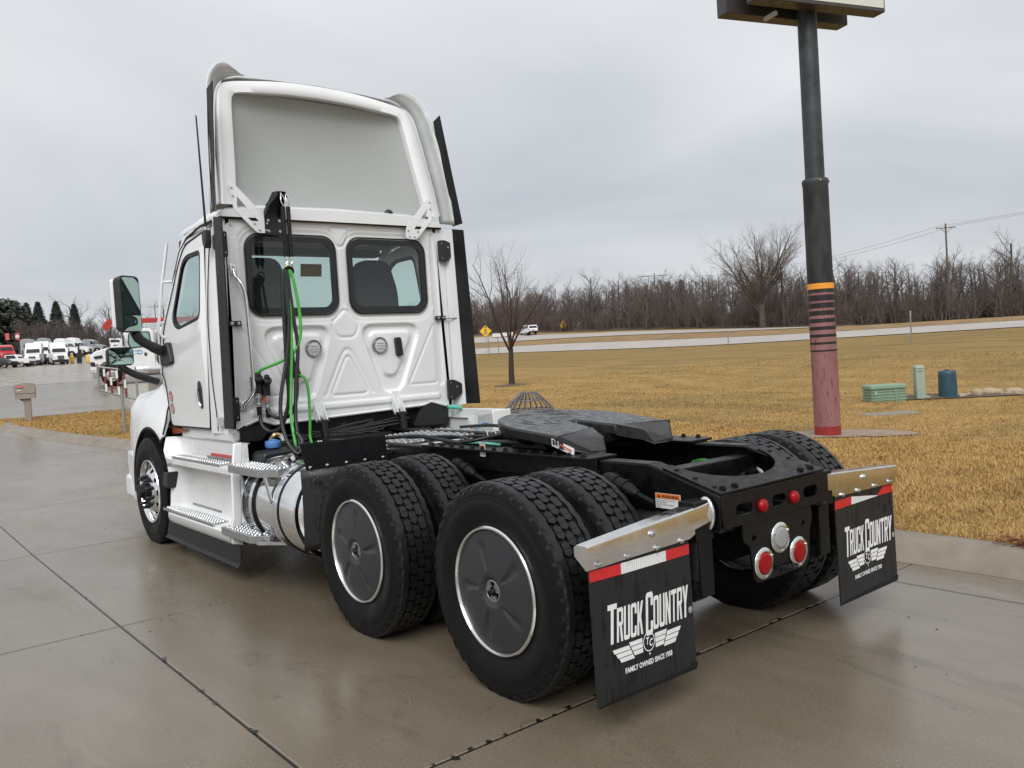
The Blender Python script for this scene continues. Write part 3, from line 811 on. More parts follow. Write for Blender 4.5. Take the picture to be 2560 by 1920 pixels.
SNT = m.mesh('nut_cover'); SNT.materials.append(MATS['black_plastic'])
for x, fl in ((-1.090, False), (1.090, True)):
    w = empty('steer_wheel', (x, 5.377, ZC+.005), math.pi if fl else 0, T)
    link('tyre', STY, None, w, 60); link('tread', STR, None, w, 30); link('rim', SRM, None, w, 50); link('hub', SHB, None, w, 40)
    for k in range(10):
        a = 2*math.pi*(k+.5)/10; link('nut_cover', SNT, None, w, 40, loc=(-0.136, 0.143*math.cos(a), 0.143*math.sin(a)))
    m = MB(); m.lathe([(0.02, 0.27), (0.025, 0.1), (0.03, 0.05)], n=30); m.build('brake_drum', 'cast_black', w)

# ------------------------------------------------ chassis
def rail_poly():   # (y, z)
    return [(6.6, 0.98), (-0.32, 1.005), (-0.735, 0.885), (-0.735, 0.735), (-0.30, 0.735), (-0.15, 0.735), (6.6, 0.70)]
for s in (-1, 1):
    m = MB(); m.prism(rail_poly(), 0, 0.010, lambda u, v, w: (s*(0.432-w), u, v))
    top = [(6.6, 0.98), (-0.32, 1.005), (-0.735, 0.885)]; bot = [(6.6, 0.70), (-0.15, 0.735), (-0.735, 0.735)]
    for a, b in zip(top[:-1], top[1:]):
        m.add([(s*.432, a[0], a[1]), (s*.34, a[0], a[1]), (s*.34, b[0], b[1]), (s*.432, b[0], b[1]), (s*.432, a[0], a[1]+.010), (s*.34, a[0], a[1]+.010), (s*.34, b[0], b[1]+.010), (s*.432, b[0], b[1]+.010)],
              [(0, 1, 2, 3), (4, 5, 6, 7), (0, 1, 5, 4), (1, 2, 6, 5), (2, 3, 7, 6), (3, 0, 4, 7)])
    for a, b in zip(bot[:-1], bot[1:]):
        m.add([(s*.432, a[0], a[1]-.010), (s*.34, a[0], a[1]-.010), (s*.34, b[0], b[1]-.010), (s*.432, b[0], b[1]-.010), (s*.432, a[0], a[1]), (s*.34, a[0], a[1]), (s*.34, b[0], b[1]), (s*.432, b[0], b[1])],
              [(0, 1, 2, 3), (4, 5, 6, 7), (0, 1, 5, 4), (1, 2, 6, 5), (2, 3, 7, 6), (3, 0, 4, 7)])
    rail = part(m, 'frame_rail', 'frame_black', bev=0.004)
    bolts('bolt', [(s*.433, y, z) for y in np.arange(-0.1, 2.2, 0.13) for z in (0.80, 0.95)], 'x', rail, 0.012, 0.016*s, 'cast_black')
    bolts('bolt', [(s*.38, -.45, 0.978), (s*.38, -0.56, 0.946), (s*.38, -0.67, .914)], 'z', rail, 0.014, 0.016, 'cast_black')
    # fifth wheel mounting angle lying along the rail
    m = MB(); m.box((min(s*.30, s*.50), 0.02, 1.016), (max(s*.30, s*.50), 1.62, 1.030)); m.box((min(s*.445, s*.455), 0.02, 0.90), (max(s*.445, s*.455), 1.62, 1.016))
    ang = part(m, 'mounting_angle', 'frame_black', bev=0.003)
    bolts('bolt', [(s*.47, y, 1.030) for y in np.arange(0.1, 1.6, 0.11)], 'z', ang, 0.013, 0.018, 'cast_black')
# rear closing plate with slots, marker lamps and the lamp plate
def slot(x, w=0.125, h=0.055): return [(x+p[0], 0.812+p[1]*1.0+0.02*0) for p in rrect(-w/2, w/2, -h/2, h/2, h/2-.001, 6)]
m = MB(); m.plate(rrect(-0.432, 0.432, 0.742, 0.892, 0.012), [slot(-0.275), slot(0.0, .115), slot(0.27, .125)], -0.752, -0.740, lambda u, v, w: (u, w, v))
xm = part(m, 'rear_crossmember', 'frame_black', bev=0.002)
m = MB()   # top gusset with a half round cut-out
arc = [(0.345*math.cos(a), -0.50+0.245*math.sin(a)) for a in np.linspace(math.pi, 2*math.pi, 24)]
gus = [(-0.425, -0.738), (0.425, -0.738), (0.425, -0.40)]+[(0.36, -0.39)]+[(p[0], p[1]+0.10) for p in arc[::-1]]+[(-0.36, -0.39), (-0.425, -0.40)]
def gz_(u, v, w): return (u, v, 0.885+(v+0.735)*0.289+w)
m.prism([(a, b) for a, b in gus], 0.012, 0.020, gz_)
part(m, 'top_gusset', 'frame_black', sm=30)
bolts('bolt', [(x, -0.70, 0.915) for x in (-.36, -.27, .27, .36)], 'z', xm, 0.015, 0.016, 'cast_black')
for x in (-0.142, 0.117):
    m = MB(); m.lathe([(0, 0.032), (-0.012, 0.032), (-0.020, 0.026), (-0.026, 0.016), (-0.029, 1e-4)], (x, -0.752, 0.806), 'y', 24); part(m, 'marker_lamp', 'lens_red', xm, sm=60)
lp = rpoly([(-0.285, 0.738), (0.285, 0.738), (0.285, 0.66), (0.262, 0.63), (0.245, 0.475), (0.215, 0.445), (-0.19, 0.445), (-0.215, 0.475), (-0.235, 0.63), (-0.285, 0.66)], 0.02)
m = MB(); m.plate(lp, [circ(-0.20, 0.66, .016, 12), circ(0.205, 0.66, .016, 12), circ(0.0, 0.475, 0.018, 12)], -0.742, -0.733, lambda u, v, w: (u, w, v))
lplate = part(m, 'lamp_plate', 'frame_black')
for x, z, mt_, nm in ((0.0, 0.628, 'lens_clear', 'reversing_lamp'), (-0.140, 0.531, 'lens_red', 'stop_lamp'), (0.147, 0.531, 'lens_red', 'stop_lamp')):
    m = MB(); m.lathe([(0, 0.073), (-0.006, 0.075), (-0.010, 0.072), (-0.012, 0.055), (-0.006, 0.0535)], (x, -0.742, z), 'y', 36); bz = part(m, 'lamp_bezel', 'stainless', lplate, sm=50)
    m = MB(); m.lathe([(-0.004, 0.0535), (-0.012, 0.053), (-0.016, 0.050), (-0.018, 0.035), (-0.0185, 1e-4)], (x, -0.742, z), 'y', 32); part(m, nm, mt_, lplate, sm=60)
    bolts('bolt', [(x+0.061*math.cos(a), -0.755, z+0.061*math.sin(a)) for a in (0.5, 2.6, 4.71)], 'y', lplate, 0.006, -0.006, 'stainless')
m = MB()
for k in range(5): m.cyl((0.02+.03*k-0.06, -0.76, 0.487-.004*k), (0.02+.03*k-0.06, -0.75, 0.487), 0.009, n=8)
m.tube(spline([(-0.02, -0.745, 0.49), (0.04, -0.775, 0.478), (0.09, -0.77, 0.468), (0.13, -0.745, 0.475)]), 0.006, 6); part(m, 'lamp_socket', 'cast_black', lplate)
# crossmembers, axles, springs, chambers, driveline
for y in (-0.30, 0.66, 2.0, 3.1):
    m = MB(); m.box((-0.42, y-0.05, 0.76), (0.42, y+0.05, 0.965)); part(m, 'crossmember', 'frame_black', bev=0.006)
for y in (0.0, 1.32):
    m = MB(); m.cyl((-0.98, y, ZC), (0.98, y, ZC), 0.065, n=16); m.sphere((0, y-0.02, ZC), 0.20, 20, 12, (0.8, 1, 1)); m.cyl((0, y, ZC+.02), (0, y+0.35, ZC+0.06), 0.12, 0.06)
    for s in (-1, 1): m.lathe([(-.10, .20), (0.10, .20), (0.10, .06), (-.10, .06)], (s*0.60, y, ZC), 'x', 28, close=True)
    part(m, 'drive_axle', 'cast_black')
    for s in (-1, 1):
        m = MB(); m.lathe([(0, .10), (.02, .135), (.06, .14), (.10, .11), (.13, .138), (.18, .138), (.22, .10), (.23, .05)], (s*.42, y-.32, 0.56), 'z', 24); part(m, 'air_spring', 'black_rubber', sm=60)
        m = MB(); m.bar((s*.42, y-.36, 0.53), (s*.42, y+.55, 0.58), 0.09, 0.06); part(m, 'suspension_beam', 'cast_black', bev=.006)
        for yo in (0.20, -0.24):
            cx = s*0.53; cy = y+yo
            m = MB(); m.tube([(cx, cy+.13, .97-.02), (cx, cy+.10, .94), (cx, cy-.04, .895), (cx, cy-.09, .88)], [.02, .037, .037, .02], 16); m.tube([(cx, cy-.08, .885), (cx, cy-.19, .85)], .012, 8)
            m.tube([(cx, cy+.06, .928), (cx, cy+.045, .923)], .042, 16); m.tube([(cx, cy-.0, .91), (cx, cy-.015, .905)], .042, 16)
            part(m, 'brake_chamber', 'cast_black')
    m = MB(); m.cyl((0, y+.35, ZC+.06), (0, y+.97, ZC+.12), 0.05); part(m, 'drive_shaft', 'cast_black')
for s in (-1, 1):
    m = MB(); m.cyl((s*.50, -0.65, 0.73), (s*.50, -.64, 0.52), 0.045); m.cyl((s*.50, -.64, .56), (s*.50, -.635, .46), .03); m.cyl((s*.46, -.635, .452), (s*.54, -.635, .452), .035); part(m, 'shock_absorber', 'cast_black')
    m = MB(); m.box((min(s*.44, s*.56), -.70, .70), (max(s*.44, s*.56), -.60, .88)); m.box((min(s*.44, s*.53), -.69, .44), (max(s*.44, s*.53), -.66, .72)); part(m, 'shock_bracket', 'frame_black', bev=.006)
# warning label on the frame
m = MB(); m.box((-0.4365, -0.512, 0.806), (-0.4345, -0.357, 0.878)); lab = part(m, 'warning_label', 'sticker_white')
m = MB(); m.box((-0.4374, -0.510, 0.853), (-0.4362, -0.359, 0.877)); part(m, 'label_header', 'sticker_orange', lab)
def on_rail(u, v): return (-0.4382, -0.357-u, v)
m = MB()
V_, F_, w_ = text_mesh('WARNING', 0.021, lambda u, v: on_rail(u+0.040, v+0.857), bold=0.0006, sx=1.05); m.add(V_, F_)
m.add([on_rail(0.014, 0.857), on_rail(0.034, 0.857), on_rail(0.024, 0.874)], [(0, 1, 2)])
for i, t_ in enumerate(('Do not cut, weld or drill frame rails.', 'Refer to the Service', 'Manual 31 Group for attachment', 'methods.')):
    V_, F_, w_ = text_mesh(t_, 0.0095, lambda u, v: on_rail(u+0.006, v+0.843-i*0.0105), sx=0.84); m.add(V_, F_)
part(m, 'label_print', 'print_black', lab, sm=0)
m = MB(); m.box((-0.470, 0.955, 0.985), (-0.468, 1.01, 1.072)); tg_ = part(m, 'paper_tag', 'sticker_white'); m = MB(); m.box((-0.4715, 0.958, 1.035), (-0.4703, 1.007, 1.050)); part(m, 'tag_stripe', 'badge_red', tg_)
# air lines along the frame
for pts, r_, mt_ in (([(-.36, 2.4, 1.03), (-.33, 1.9, 1.06), (-.36, 1.4, 1.04), (-.30, 1.05, 1.05), (-.2, .8, 1.04)], .014, 'hose_black'), ([(-.2, 2.3, 1.02), (-.18, 1.7, 1.05), (-.28, 1.3, 1.045), (-.24, 1.0, 1.05)], .010, 'hose_black'),
                     ([(-.33, 1.55, 1.035), (-.36, 1.3, 1.045), (-.37, 1.1, 1.05), (-.33, .98, 1.04)], .008, 'teal_pipe'), ([(-.1, 2.2, 1.0), (.1, 1.6, 1.03), (.2, 1.1, 1.02)], .012, 'hose_black'), ([(.35, 0.05, .90), (.32, -.06, .92), (.34, -.16, .89), (.33, -.22, .85)], .012, 'green_line'),
                     ([(.30, 2.3, 1.05), (.32, 1.9, 1.07), (.28, 1.5, 1.05)], .012, 'hose_black'), ([(-.30, -.2, .86), (-.1, -.35, .84), (.15, -.40, .86), (.36, -.30, .88)], .012, 'hose_black')):
    m = MB(); m.tube(spline(pts, 6), r_, 8); part(m, 'air_line', mt_)
m = MB()
for k in range(4): m.tube([(.02+.05*k, 1.62-.03*k, 1.03), (.03+.05*k, 1.60-.03*k, 1.07), (.02+.05*k, 1.57-.03*k, 1.03)], .004, 6)
part(m, 'hose_clip', 'stainless')
for pts in ([(.40, -.12, .93), (.39, -.22, .88)], [(.40, -.33, .90), (.40, -.36, .86)]):
    m = MB(); p, q = pts; m.add([p, (p[0], p[1]-.05, p[2]-.02), (q[0], q[1]-.05, q[2]-.02), q], [(0, 1, 2, 3)]); part(m, 'paper_tag', 'sticker_white', solid=.001)

# fifth wheel: tilted back, ramps split by the throat
def fz(y): return 1.136+(y-0.38)*0.105
top = []
for a in np.linspace(R(-12), R(192), 44): top.append((0.475*math.cos(a), 0.65+0.475*math.sin(a)))
outl = top+[(-0.455, 0.30), (-0.10, 0.405), (-0.066, 0.50), (-0.052, 0.60), (-0.03, 0.68), (0.03, 0.68), (0.052, 0.60), (0.066, 0.50), (0.10, 0.405), (0.455, 0.30)]
m = MB(); m.prism(outl, 0.0, 0.066, lambda u, v, w: (u*(1 if w > 0 else .975), v, fz(v)-0.066+w))
fw = part(m, 'fifth_wheel', 'fifth_steel', sm=30, bev=0.012)
for s in (-1, 1):
    m = MB(); A = [(s*.455, .302), (s*.10, .407), (s*.165, 0.25), (s*.20, .205), (s*.33, 0.175)]
    zt = [fz(.30), fz(.405), 1.098, 1.033, 1.036]
    V_ = [(p[0], p[1], z) for p, z in zip(A, zt)]+[(p[0], p[1], z-(0.064, .064, .05, .012, .012)[i]) for i, (p, z) in enumerate(zip(A, zt))]
    m.add(V_, [(0, 1, 2), (0, 2, 4), (2, 3, 4), (7, 6, 5), (9, 7, 5), (9, 8, 7)]+[(i, (i+1) % 5, 5+(i+1) % 5, 5+i) for i in range(5)]); part(m, 'ramp', 'fifth_steel', fw, sm=25, bev=0.006)
    m = MB(); m.prism([(0.52, 1.03), (0.86, 1.03), (0.76, 1.10), (0.58, 1.09)], 0, 0.05, lambda u, v, w: (s*(0.30+w), u, v)); part(m, 'saddle_bracket', 'frame_black', fw, bev=.006)
m = MB(); m.lathe([(0, .40), (-.05, .36), (-.07, .20)], (0, .65, fz(.65)-0.06), 'z', 40, 0, 180); m.box((-.26, .45, 1.035), (.26, .95, 1.09)); part(m, 'underbody', 'cast_black', fw)
m = MB()   # smeared grease ridges on the plate
for k in range(26):
    a = random.uniform(0.2, 3.0); r0 = random.uniform(.12, .42); ph = random.uniform(-.3, .3)
    pts = [((r0+.03*math.sin(5*t+k))*math.cos(a+t), .65+(r0+.03*math.sin(4*t))*math.sin(a+t)) for t in np.linspace(0, random.uniform(.3, .9), 7)]
    m.tube([(p[0], p[1], fz(p[1])-.001) for p in pts], [.0012, .003, .004, .0045, .004, .0025, .001], 5)
part(m, 'grease_smears', 'fifth_steel', fw, sm=180)
def f5(u, v, w=0.0): return (-.468+.88*max(0, u-.05)-w, .345-u, 1.070-.82*max(0, u-.045)+v)
m = MB(); m.add([f5(.0, .008), f5(.115, .008), f5(.115, .050), f5(.0, .050)], [(0, 1, 2, 3)]); lb = part(m, 'part_label', 'sticker_white', fw, sm=0)
m = MB()
for a_, b_ in ((.008, .026), (.032, .050)): m.add([f5(a_, .014, .002), f5(b_, .014, .002), f5(b_, .043, .002), f5(a_, .043, .002)], [(0, 1, 2, 3)])
part(m, 'label_print', 'print_black', fw, sm=0)
m = MB(); m.add([f5(.060, .024, .003), f5(.105, .024, .003), f5(.105, .033, .003), f5(.060, .033, .003)], [(0, 1, 2, 3)]); part(m, 'label_stripe', 'badge_red', fw, sm=0)
m = MB(); m.tube([(-.40, .85, 1.12), (-.52, .98, 1.09), (-.60, 1.02, 1.085)], .012, 8); part(m, 'release_handle', 'cast_black', fw)

GLYPH = {'T': [([(0, .86), (1, .86), (1, 1), (0, 1)], None), ([(.35, 0), (.65, 0), (.65, .86), (.35, .86)], None)],
         'R': [([(0, 0), (.32, 0), (.32, 1), (0, 1)], None), ([(.32, 1), (.84, 1), (1, .92), (1, .54), (.86, .46), (.32, .46), (.32, .58), (.70, .58), (.70, .88), (.32, .88)], None), ([(.46, .46), (.78, .46), (1, 0), (.68, 0)], None)],
         'U': [([(0, 1), (.32, 1), (.32, .13), (.68, .13), (.68, 1), (1, 1), (1, .07), (.84, 0), (.16, 0), (0, .07)], None)],
         'C': [([(1, .68), (1, .93), (.84, 1), (.16, 1), (0, .93), (0, .07), (.16, 0), (.84, 0), (1, .07), (1, .32), (.68, .32), (.68, .12), (.32, .12), (.32, .88), (.68, .88), (.68, .68)], None)],
         'K': [([(0, 0), (.31, 0), (.31, 1), (0, 1)], None), ([(.31, .34), (.31, .58), (.66, 1), (1, 1), (.66, .54), (1, 0), (.66, 0), (.44, .42)], None)],
         'O': [([(0, .07), (.16, 0), (.84, 0), (1, .07), (1, .93), (.84, 1), (.16, 1), (0, .93)], [(.32, .15), (.38, .12), (.62, .12), (.68, .15), (.68, .85), (.62, .88), (.38, .88), (.32, .85)])],
         'N': [([(0, 0), (0, 1), (.30, 1), (.70, .42), (.70, 1), (1, 1), (1, 0), (.70, 0), (.30, .58), (.30, 0)], None)],
         'Y': [([(0, 1), (.33, 1), (.5, .66), (.67, 1), (1, 1), (.66, .44), (.66, 0), (.34, 0), (.34, .44)], None)]}
# ------------------------------------------------ mud flaps, hangers, tape and lettering
YF = -0.682
for s in (-1, 1):
    cx = s*0.902; hw = 0.310
    def fmap(u, v, w, cx=cx):      # u to the viewer's right, v up
        return (cx+u, YF+w-0.012*math.sin((0.66-v)*4.5)*(0.66-v)/.5+0.006*math.sin(u*7+s), v+0.010*u*s)
    gridp = [(u, v) for u in np.linspace(-.28, .28, 7) for v in np.linspace(.18, .62, 6)]
    m = MB(); m.plate([(-hw, 0.146), (hw, 0.142), (hw, 0.74), (-hw, 0.74)], [], 0.0, 0.007, fmap, inner=gridp)
    flap = part(m, 'mud_flap', 'flap_rubber', sm=40)
    m = MB(); m.plate([(-hw+.01, 0.150), (hw-.004, 0.148), (hw+.004, 0.175), (hw-.06, 0.162), (-hw+.06, 0.158)], [], -0.004, 0.0, fmap); part(m, 'wet_edge', 'black_rubber', flap)
    for (a, b, mt_) in ((-hw, -.135, 'tape_red'), (-.135, .150, 'tape_white'), (.150, hw, 'tape_red')):
        m = MB(); m.plate([(a+.0008, .659), (b-.0008, .659), (b-.0008, .704), (a+.0008, .704)], [], -0.0022, 0.0, fmap); part(m, 'reflective_tape', mt_, flap, sm=0)
    fm2 = lambda u, v, cx=cx: fmap(u, v, -0.0016)
    m = MB()
    # lettering: tall condensed small capitals, drawn as block letters
    def word(txt, x, w_, h_, y):
        for ch_ in txt:
            for P_, hole in GLYPH[ch_]:
                gm = lambda u, v, q=0: fm2(x+u*w_+v*h_*.11, y+v*h_)
                if hole:
                    n_ = len(P_); m.add([gm(*p) for p in P_]+[gm(*p) for p in hole], [(i, (i+1) % n_, n_+(i+1) % n_, n_+i) for i in range(n_)])
                else: m.add([gm(*p) for p in P_], [tuple(range(len(P_)))])
            x += w_+.0045
        return x
    x = word('T', -0.240, .052, .160, .388); x = word('RUCK', x-.004, .0355, .138, .388)
    x = word('C', x+.011, .046, .178, .372); x = word('OUNTR', x, .0355, .138, .388); x = word('Y', x-.002, .039, .138, .388)
    V_, F_, w_ = text_mesh('®', 0.038, lambda u, v: fm2(x+.002+u, .400+v), sx=0.9); m.add(V_, F_)
    V_, F_, w_ = text_mesh('FAMILY OWNED SINCE 1958', 0.030, lambda u, v: fm2(u-0.004, .252+v), bold=0.0010, sx=0.78, align='CENTER'); m.add(V_, F_)
    for k in range(3):     # wings
        for sg in (-1, 1):
            yb = .372-k*.021; x0 = .040; x1 = .112-.010*k; x2 = .205-.017*k
            pa = [(sg*x0, yb-.018), (sg*x1, yb-.018), (sg*(x1+.008), yb), (sg*x0, yb)]; yo = yb-.010
            pb = [(sg*(x1+.001), yo-.018), (sg*x2, yo-.018), (sg*(x2+.010), yo), (sg*(x1+.009), yo)]
            for P_ in (pa, pb): m.add([fm2(*p) for p in P_], [(0, 1, 2, 3)])
    m.add([fm2(r_*math.cos(a), .347+r_*1.12*math.sin(a)) for r_ in (.0365, .0325) for a in np.linspace(0, 6.283, 37)], [(i, i+1, 38+i, 37+i) for i in range(36)])
    for txt, dx, dy in (('T', -.021, -.010), ('C', -.001, -.020)):
        V_, F_, w_ = text_mesh(txt, .042, lambda u, v: fm2(dx+u, .347+dy+v), bold=.0012, shear=.25, sx=.72); m.add(V_, F_)
    m.add([fm2(-.005, .300), fm2(.005, .300), fm2(0, .287)], [(0, 1, 2)])
    part(m, 'flap_lettering', 'print_white', flap, sm=0)
    # tapered bright hanger with a rounded inner end
    m = MB(); secs = []
    for x, zt, zb, d in ((0.455, 0.872, 0.770, 0.085), (0.50, 0.866, 0.764, 0.085), (0.60, 0.857, 0.748, 0.083), (1.20, 0.816, 0.736, 0.060), (1.236, 0.813, 0.736, 0.058)):
        secs.append([(s*x, y_, z_) for y_, z_ in ((YF-0.012, zb-.022 if x > .58 else zb), (YF-0.012, zb+0.008), (YF-0.026, zb+0.014), (YF-0.026, zt-0.016), (YF-0.024, zt-0.004), (YF-0.016, zt), (YF+d-.02, zt), (YF+d-.006, zt-0.010), (YF+d-.006, zb+.03))])
    n = len(secs[0]); V_ = [p for sc in secs for p in sc]
    m.add(V_, [(i*n+k, i*n+k+1, (i+1)*n+k+1, (i+1)*n+k) for i in range(len(secs)-1) for k in range(n-1)]+[tuple(range(n))[::-1], tuple((len(secs)-1)*n+k for k in range(n))])
    hg = part(m, 'flap_hanger', 'stainless', sm=12)
    m = MB(); m.lathe([(0, .072), (.006*s, .080), (.016*s, .080), (.022*s, .072), (.022*s, .05)], (s*.448, YF+.005, .812), 'x', 24); 
    m.v = [(a, YF+.005+(b-YF-.005)*.62, c) for a, b, c in m.v]; part(m, 'hanger_end', 'stainless', hg, sm=50)
    m = MB(); m.cyl((s*.43, YF+.02, .81), (s*.46, YF+.02, .81), .05); part(m, 'hanger_stub', 'frame_black', hg)
    bolts('bolt', [(s*x, YF-.0125, .730) for x in (0.66, .82, 1.0, 1.17)], 'y', hg, 0.010, -0.014)
    bolts('bolt', [(s*.86, YF-.027, .80)], 'y', hg, 0.013, -0.014)
# ------------------------------------------------ cab
YB = 3.50
WIN = {s: rrect(0.065, 0.845, 2.045, 2.688, 0.115, 7) for s in (-1, 1)}
def sd_poly(px, pz, poly):
    """signed distance to a polygon (negative inside), numpy"""
    P = np.array(poly); d = np.full(px.shape, 1e9); inside = np.zeros(px.shape, bool)
    for i in range(len(P)):
        a, b = P[i], P[(i+1) % len(P)]; e_ = b-a; wx, wz = px-a[0], pz-a[1]
        t = np.clip((wx*e_[0]+wz*e_[1])/(e_@e_+1e-12), 0, 1); d = np.minimum(d, np.hypot(wx-e_[0]*t, wz-e_[1]*t))
        c = ((a[1] <= pz) & (b[1] > pz)) | ((b[1] <= pz) & (a[1] > pz))
        inside ^= c & (px < a[0]+(pz-a[1])/(b[1]-a[1]+1e-12)*e_[0])
    return np.where(inside, -d, d)
def back_panel():
    xs = np.linspace(-1.08, 1.08, 217); zs = np.linspace(1.135, 2.815, 169)
    X, Z = np.meshgrid(xs, zs); A = np.abs(X); dep = np.zeros_like(X)
    st = lambda d, w: 1-smooth(-w, w, d)
    tri_o = rpoly([(0.135, 1.93), (0.775, 1.93), (0.52, 1.325), (0.335, 1.325)], [.13, .16, .13, .13])
    tri_i = rpoly([(0.215, 1.87), (0.685, 1.87), (0.475, 1.47), (0.365, 1.47)], [.09, .10, .07, .07])
    so, si = sd_poly(A, Z, tri_o), sd_poly(A, Z, tri_i)
    dep += 0.028*st(so, .013)-0.024*st(si, .018)
    hexa = rpoly([(0, 2.085), (0.135, 1.95), (0.085, 1.83), (-0.085, 1.83), (-0.135, 1.95)], .05)
    line = lambda sd, w=.009: 1.5*np.exp(-(sd/w)**2)
    dep += 0.007*line(sd_poly(X, Z, hexa))
    mid = rpoly([(0, 1.70), (0.185, 1.335), (-0.185, 1.335)], [.08, .05, .05]); dep += 0.007*line(sd_poly(X, Z, mid))
    arch = rpoly([(0, 1.79), (0.30, 1.20), (-0.30, 1.20)], [.14, .02, .02]); sa = sd_poly(X, Z, arch); dep += 0.006*line(sa, .014)*(Z > 1.33)
    topc = rpoly([(-.085, 2.775), (.085, 2.775), (.085, 2.70), (.03, 2.615), (-.03, 2.615), (-.085, 2.70)], .04); dep += 0.006*line(sd_poly(X, Z, topc))
    dia = rpoly([(0.60, 1.375), (0.915, 1.375), (0.915, 1.93)], .03); dep += 0.006*line(sd_poly(A, Z, dia), .008)
    rib = rrect(-0.90, 0.93, 1.225, 1.275, .022); dep -= 0.013*st(sd_poly(X, Z, rib), .010)
    colr = rrect(0.930, 0.99, 1.35, 2.76, .02); dep += 0.012*st(sd_poly(A, Z, colr), .008)
    for s in (-1, 1):
        w = sd_poly(X*s, Z, WIN[s]); dep += 0.012*st(w-.055, .018)+0.004*line(w-.075, .010)
    # spot weld dimples
    for zz in np.arange(1.45, 2.72, .075):
        dep -= 0.003*np.exp(-((A-.905)**2+(Z-zz)**2)/(.011**2))
    for xx in np.arange(-.85, .9, .075): dep -= 0.003*np.exp(-((X-xx)**2+(Z-1.302)**2)/(.011**2))
    bottom = np.interp(X, [-1.08, -.96, -.88, -.84, -.78, -.71, -.49, .74, .80, .86, .93, 1.08], [1.10, 1.15, 1.185, 1.19, 1.18, 1.14, 1.14, 1.175, 1.20, 1.20, 1.165, 1.13])
    Y = YB+dep
    keepv = (Z >= bottom-1e-6)
    inwin = np.zeros_like(X, bool)
    for s in (-1, 1): inwin |= sd_poly(X*s, Z, WIN[s]) < -0.012
    ok = keepv & ~inwin
    m = MB(); nxp = len(xs); m.v = [tuple(p) for p in np.stack([X, Y, Z], -1).reshape(-1, 3)]
    for j in range(len(zs)-1):
        for i in range(nxp-1):
            if ok[j, i] and ok[j, i+1] and ok[j+1, i] and ok[j+1, i+1]: m.f.append((j*nxp+i, j*nxp+i+1, (j+1)*nxp+i+1, (j+1)*nxp+i))
    return m
cab = part(back_panel(), 'back_panel', 'white_paint', sm=180)
m = MB(); m.tube([(-.95, YB+.004, 1.16), (-.84, YB+.004, 1.195), (-.71, YB+.004, 1.145), (.74, YB+.004, 1.178), (.83, YB+.004, 1.203), (1.0, YB+.004, 1.15)], .012, 6); part(m, 'bottom_flange', 'white_paint', cab)
for s in (-1, 1):
    W = WIN[s]; inn = rrect(0.105, 0.80, 2.095, 2.635, 0.085, 7)
    m = MB(); m.plate([(s*a, b) for a, b in W], [[(s*a, b) for a, b in inn]], YB-.010, YB+.014, lambda u, v, w: (u, w, v)); wn_ = part(m, 'rear_window', 'glass_edge', sm=40)
    m = MB(); m.prism([(s*a, b) for a, b in inn], YB-.006, YB-.003, lambda u, v, w: (u, w, v)); part(m, 'pane', 'glass_rear', wn_)
    wb = rrect(0.055, 0.855, 2.035, 2.698, 0.122, 7)
    m = MB(); m.tube([(s*a, YB-.006, b) for a, b in wb], .0075, 6, closed=True); part(m, 'gasket', 'seam', wn_)
# work lamps, black vent covers, pale ghost strips
for x in (-0.318, 0.322):
    m = MB(); m.lathe([(0.01, .074), (-.014, .073), (-.018, .069), (-.016, .058), (-.010, .056)], (x, YB, 1.748), 'y', 32); lm_ = part(m, 'work_lamp', 'hub_grey', sm=50)
    m = MB(); m.lathe([(0, .057), (-.011, .0565), (-.013, .03), (-.0135, 1e-4)], (x, YB, 1.748), 'y', 28); part(m, 'lens', 'lens_white', lm_)
    m = MB()
    for k in (-.022, 0, .022): m.box((x-.04+abs(k)*.4, YB-.020, 1.748+k-.004), (x+.04-abs(k)*.4, YB-.012, 1.748+k+.004))
    part(m, 'lens_ribs', 'lens_white', lm_)
    bolts('bolt', [(x+.062*math.cos(a), YB-.017, 1.748+.062*math.sin(a)) for a in (.5, 2.6, 4.7)], 'y', lm_, .005, -.004)
for x0, x1, z0, z1 in ((0.472, 0.545, 1.64, 1.812), (-0.585, -0.515, 1.60, 1.76)):
    m = MB(); m.prism(rpoly([(x0+.012, z0), (x1, z0+.004), (x1-.014, z1), (x0, z1)], .02), YB-.035, YB+.01, lambda u, v, w: (u, w, v)); part(m, 'vent_cover', 'black_plastic', bev=.006)
# roof cap with drip seam
def roof_sec(y, k):      # half outline (x, z) from the gutter up over the roof
    return [(1.045*k[0], 2.818), (1.05*k[0], 2.84), (1.03*k[0], 2.87*1+0.0), (0.96*k[0], k[1]-.03), (0.7*k[0], k[1]), (0, k[1]+.012)]
ysr = [(3.455, (0.985, 2.905)), (3.50, (1.0, 2.93)), (3.7, (1.0, 2.955)), (4.1, (0.99, 2.96)), (4.45, (0.97, 2.90)), (4.62, (0.95, 2.82))]
m = MB(); rows = []
for y, k in ysr:
    h = roof_sec(y, k); rows.append([(-a, y, b) for a, b in h]+[(a, y, b) for a, b in h[::-1][1:]])
n = len(rows[0]); m.v = [p for r_ in rows for p in r_]; m.f = [(i*n+k, i*n+k+1, (i+1)*n+k+1, (i+1)*n+k) for i in range(len(rows)-1) for k in range(n-1)]+[tuple(range(n))]
part(m, 'roof', 'white_paint', sm=50)
m = MB(); m.tube([(-1.045, 3.475, 2.812), (0, 3.470, 2.822), (1.045, 3.475, 2.812)], .011, 6); m.tube([(-1.047, 3.475, 2.812), (-1.052, 3.9, 2.808), (-1.04, 4.3, 2.77), (-1.03, 4.55, 2.68), (-1.04, 4.75, 2.45), (-1.07, 4.92, 2.0)], .009, 6); part(m, 'drip_seam', 'seam')
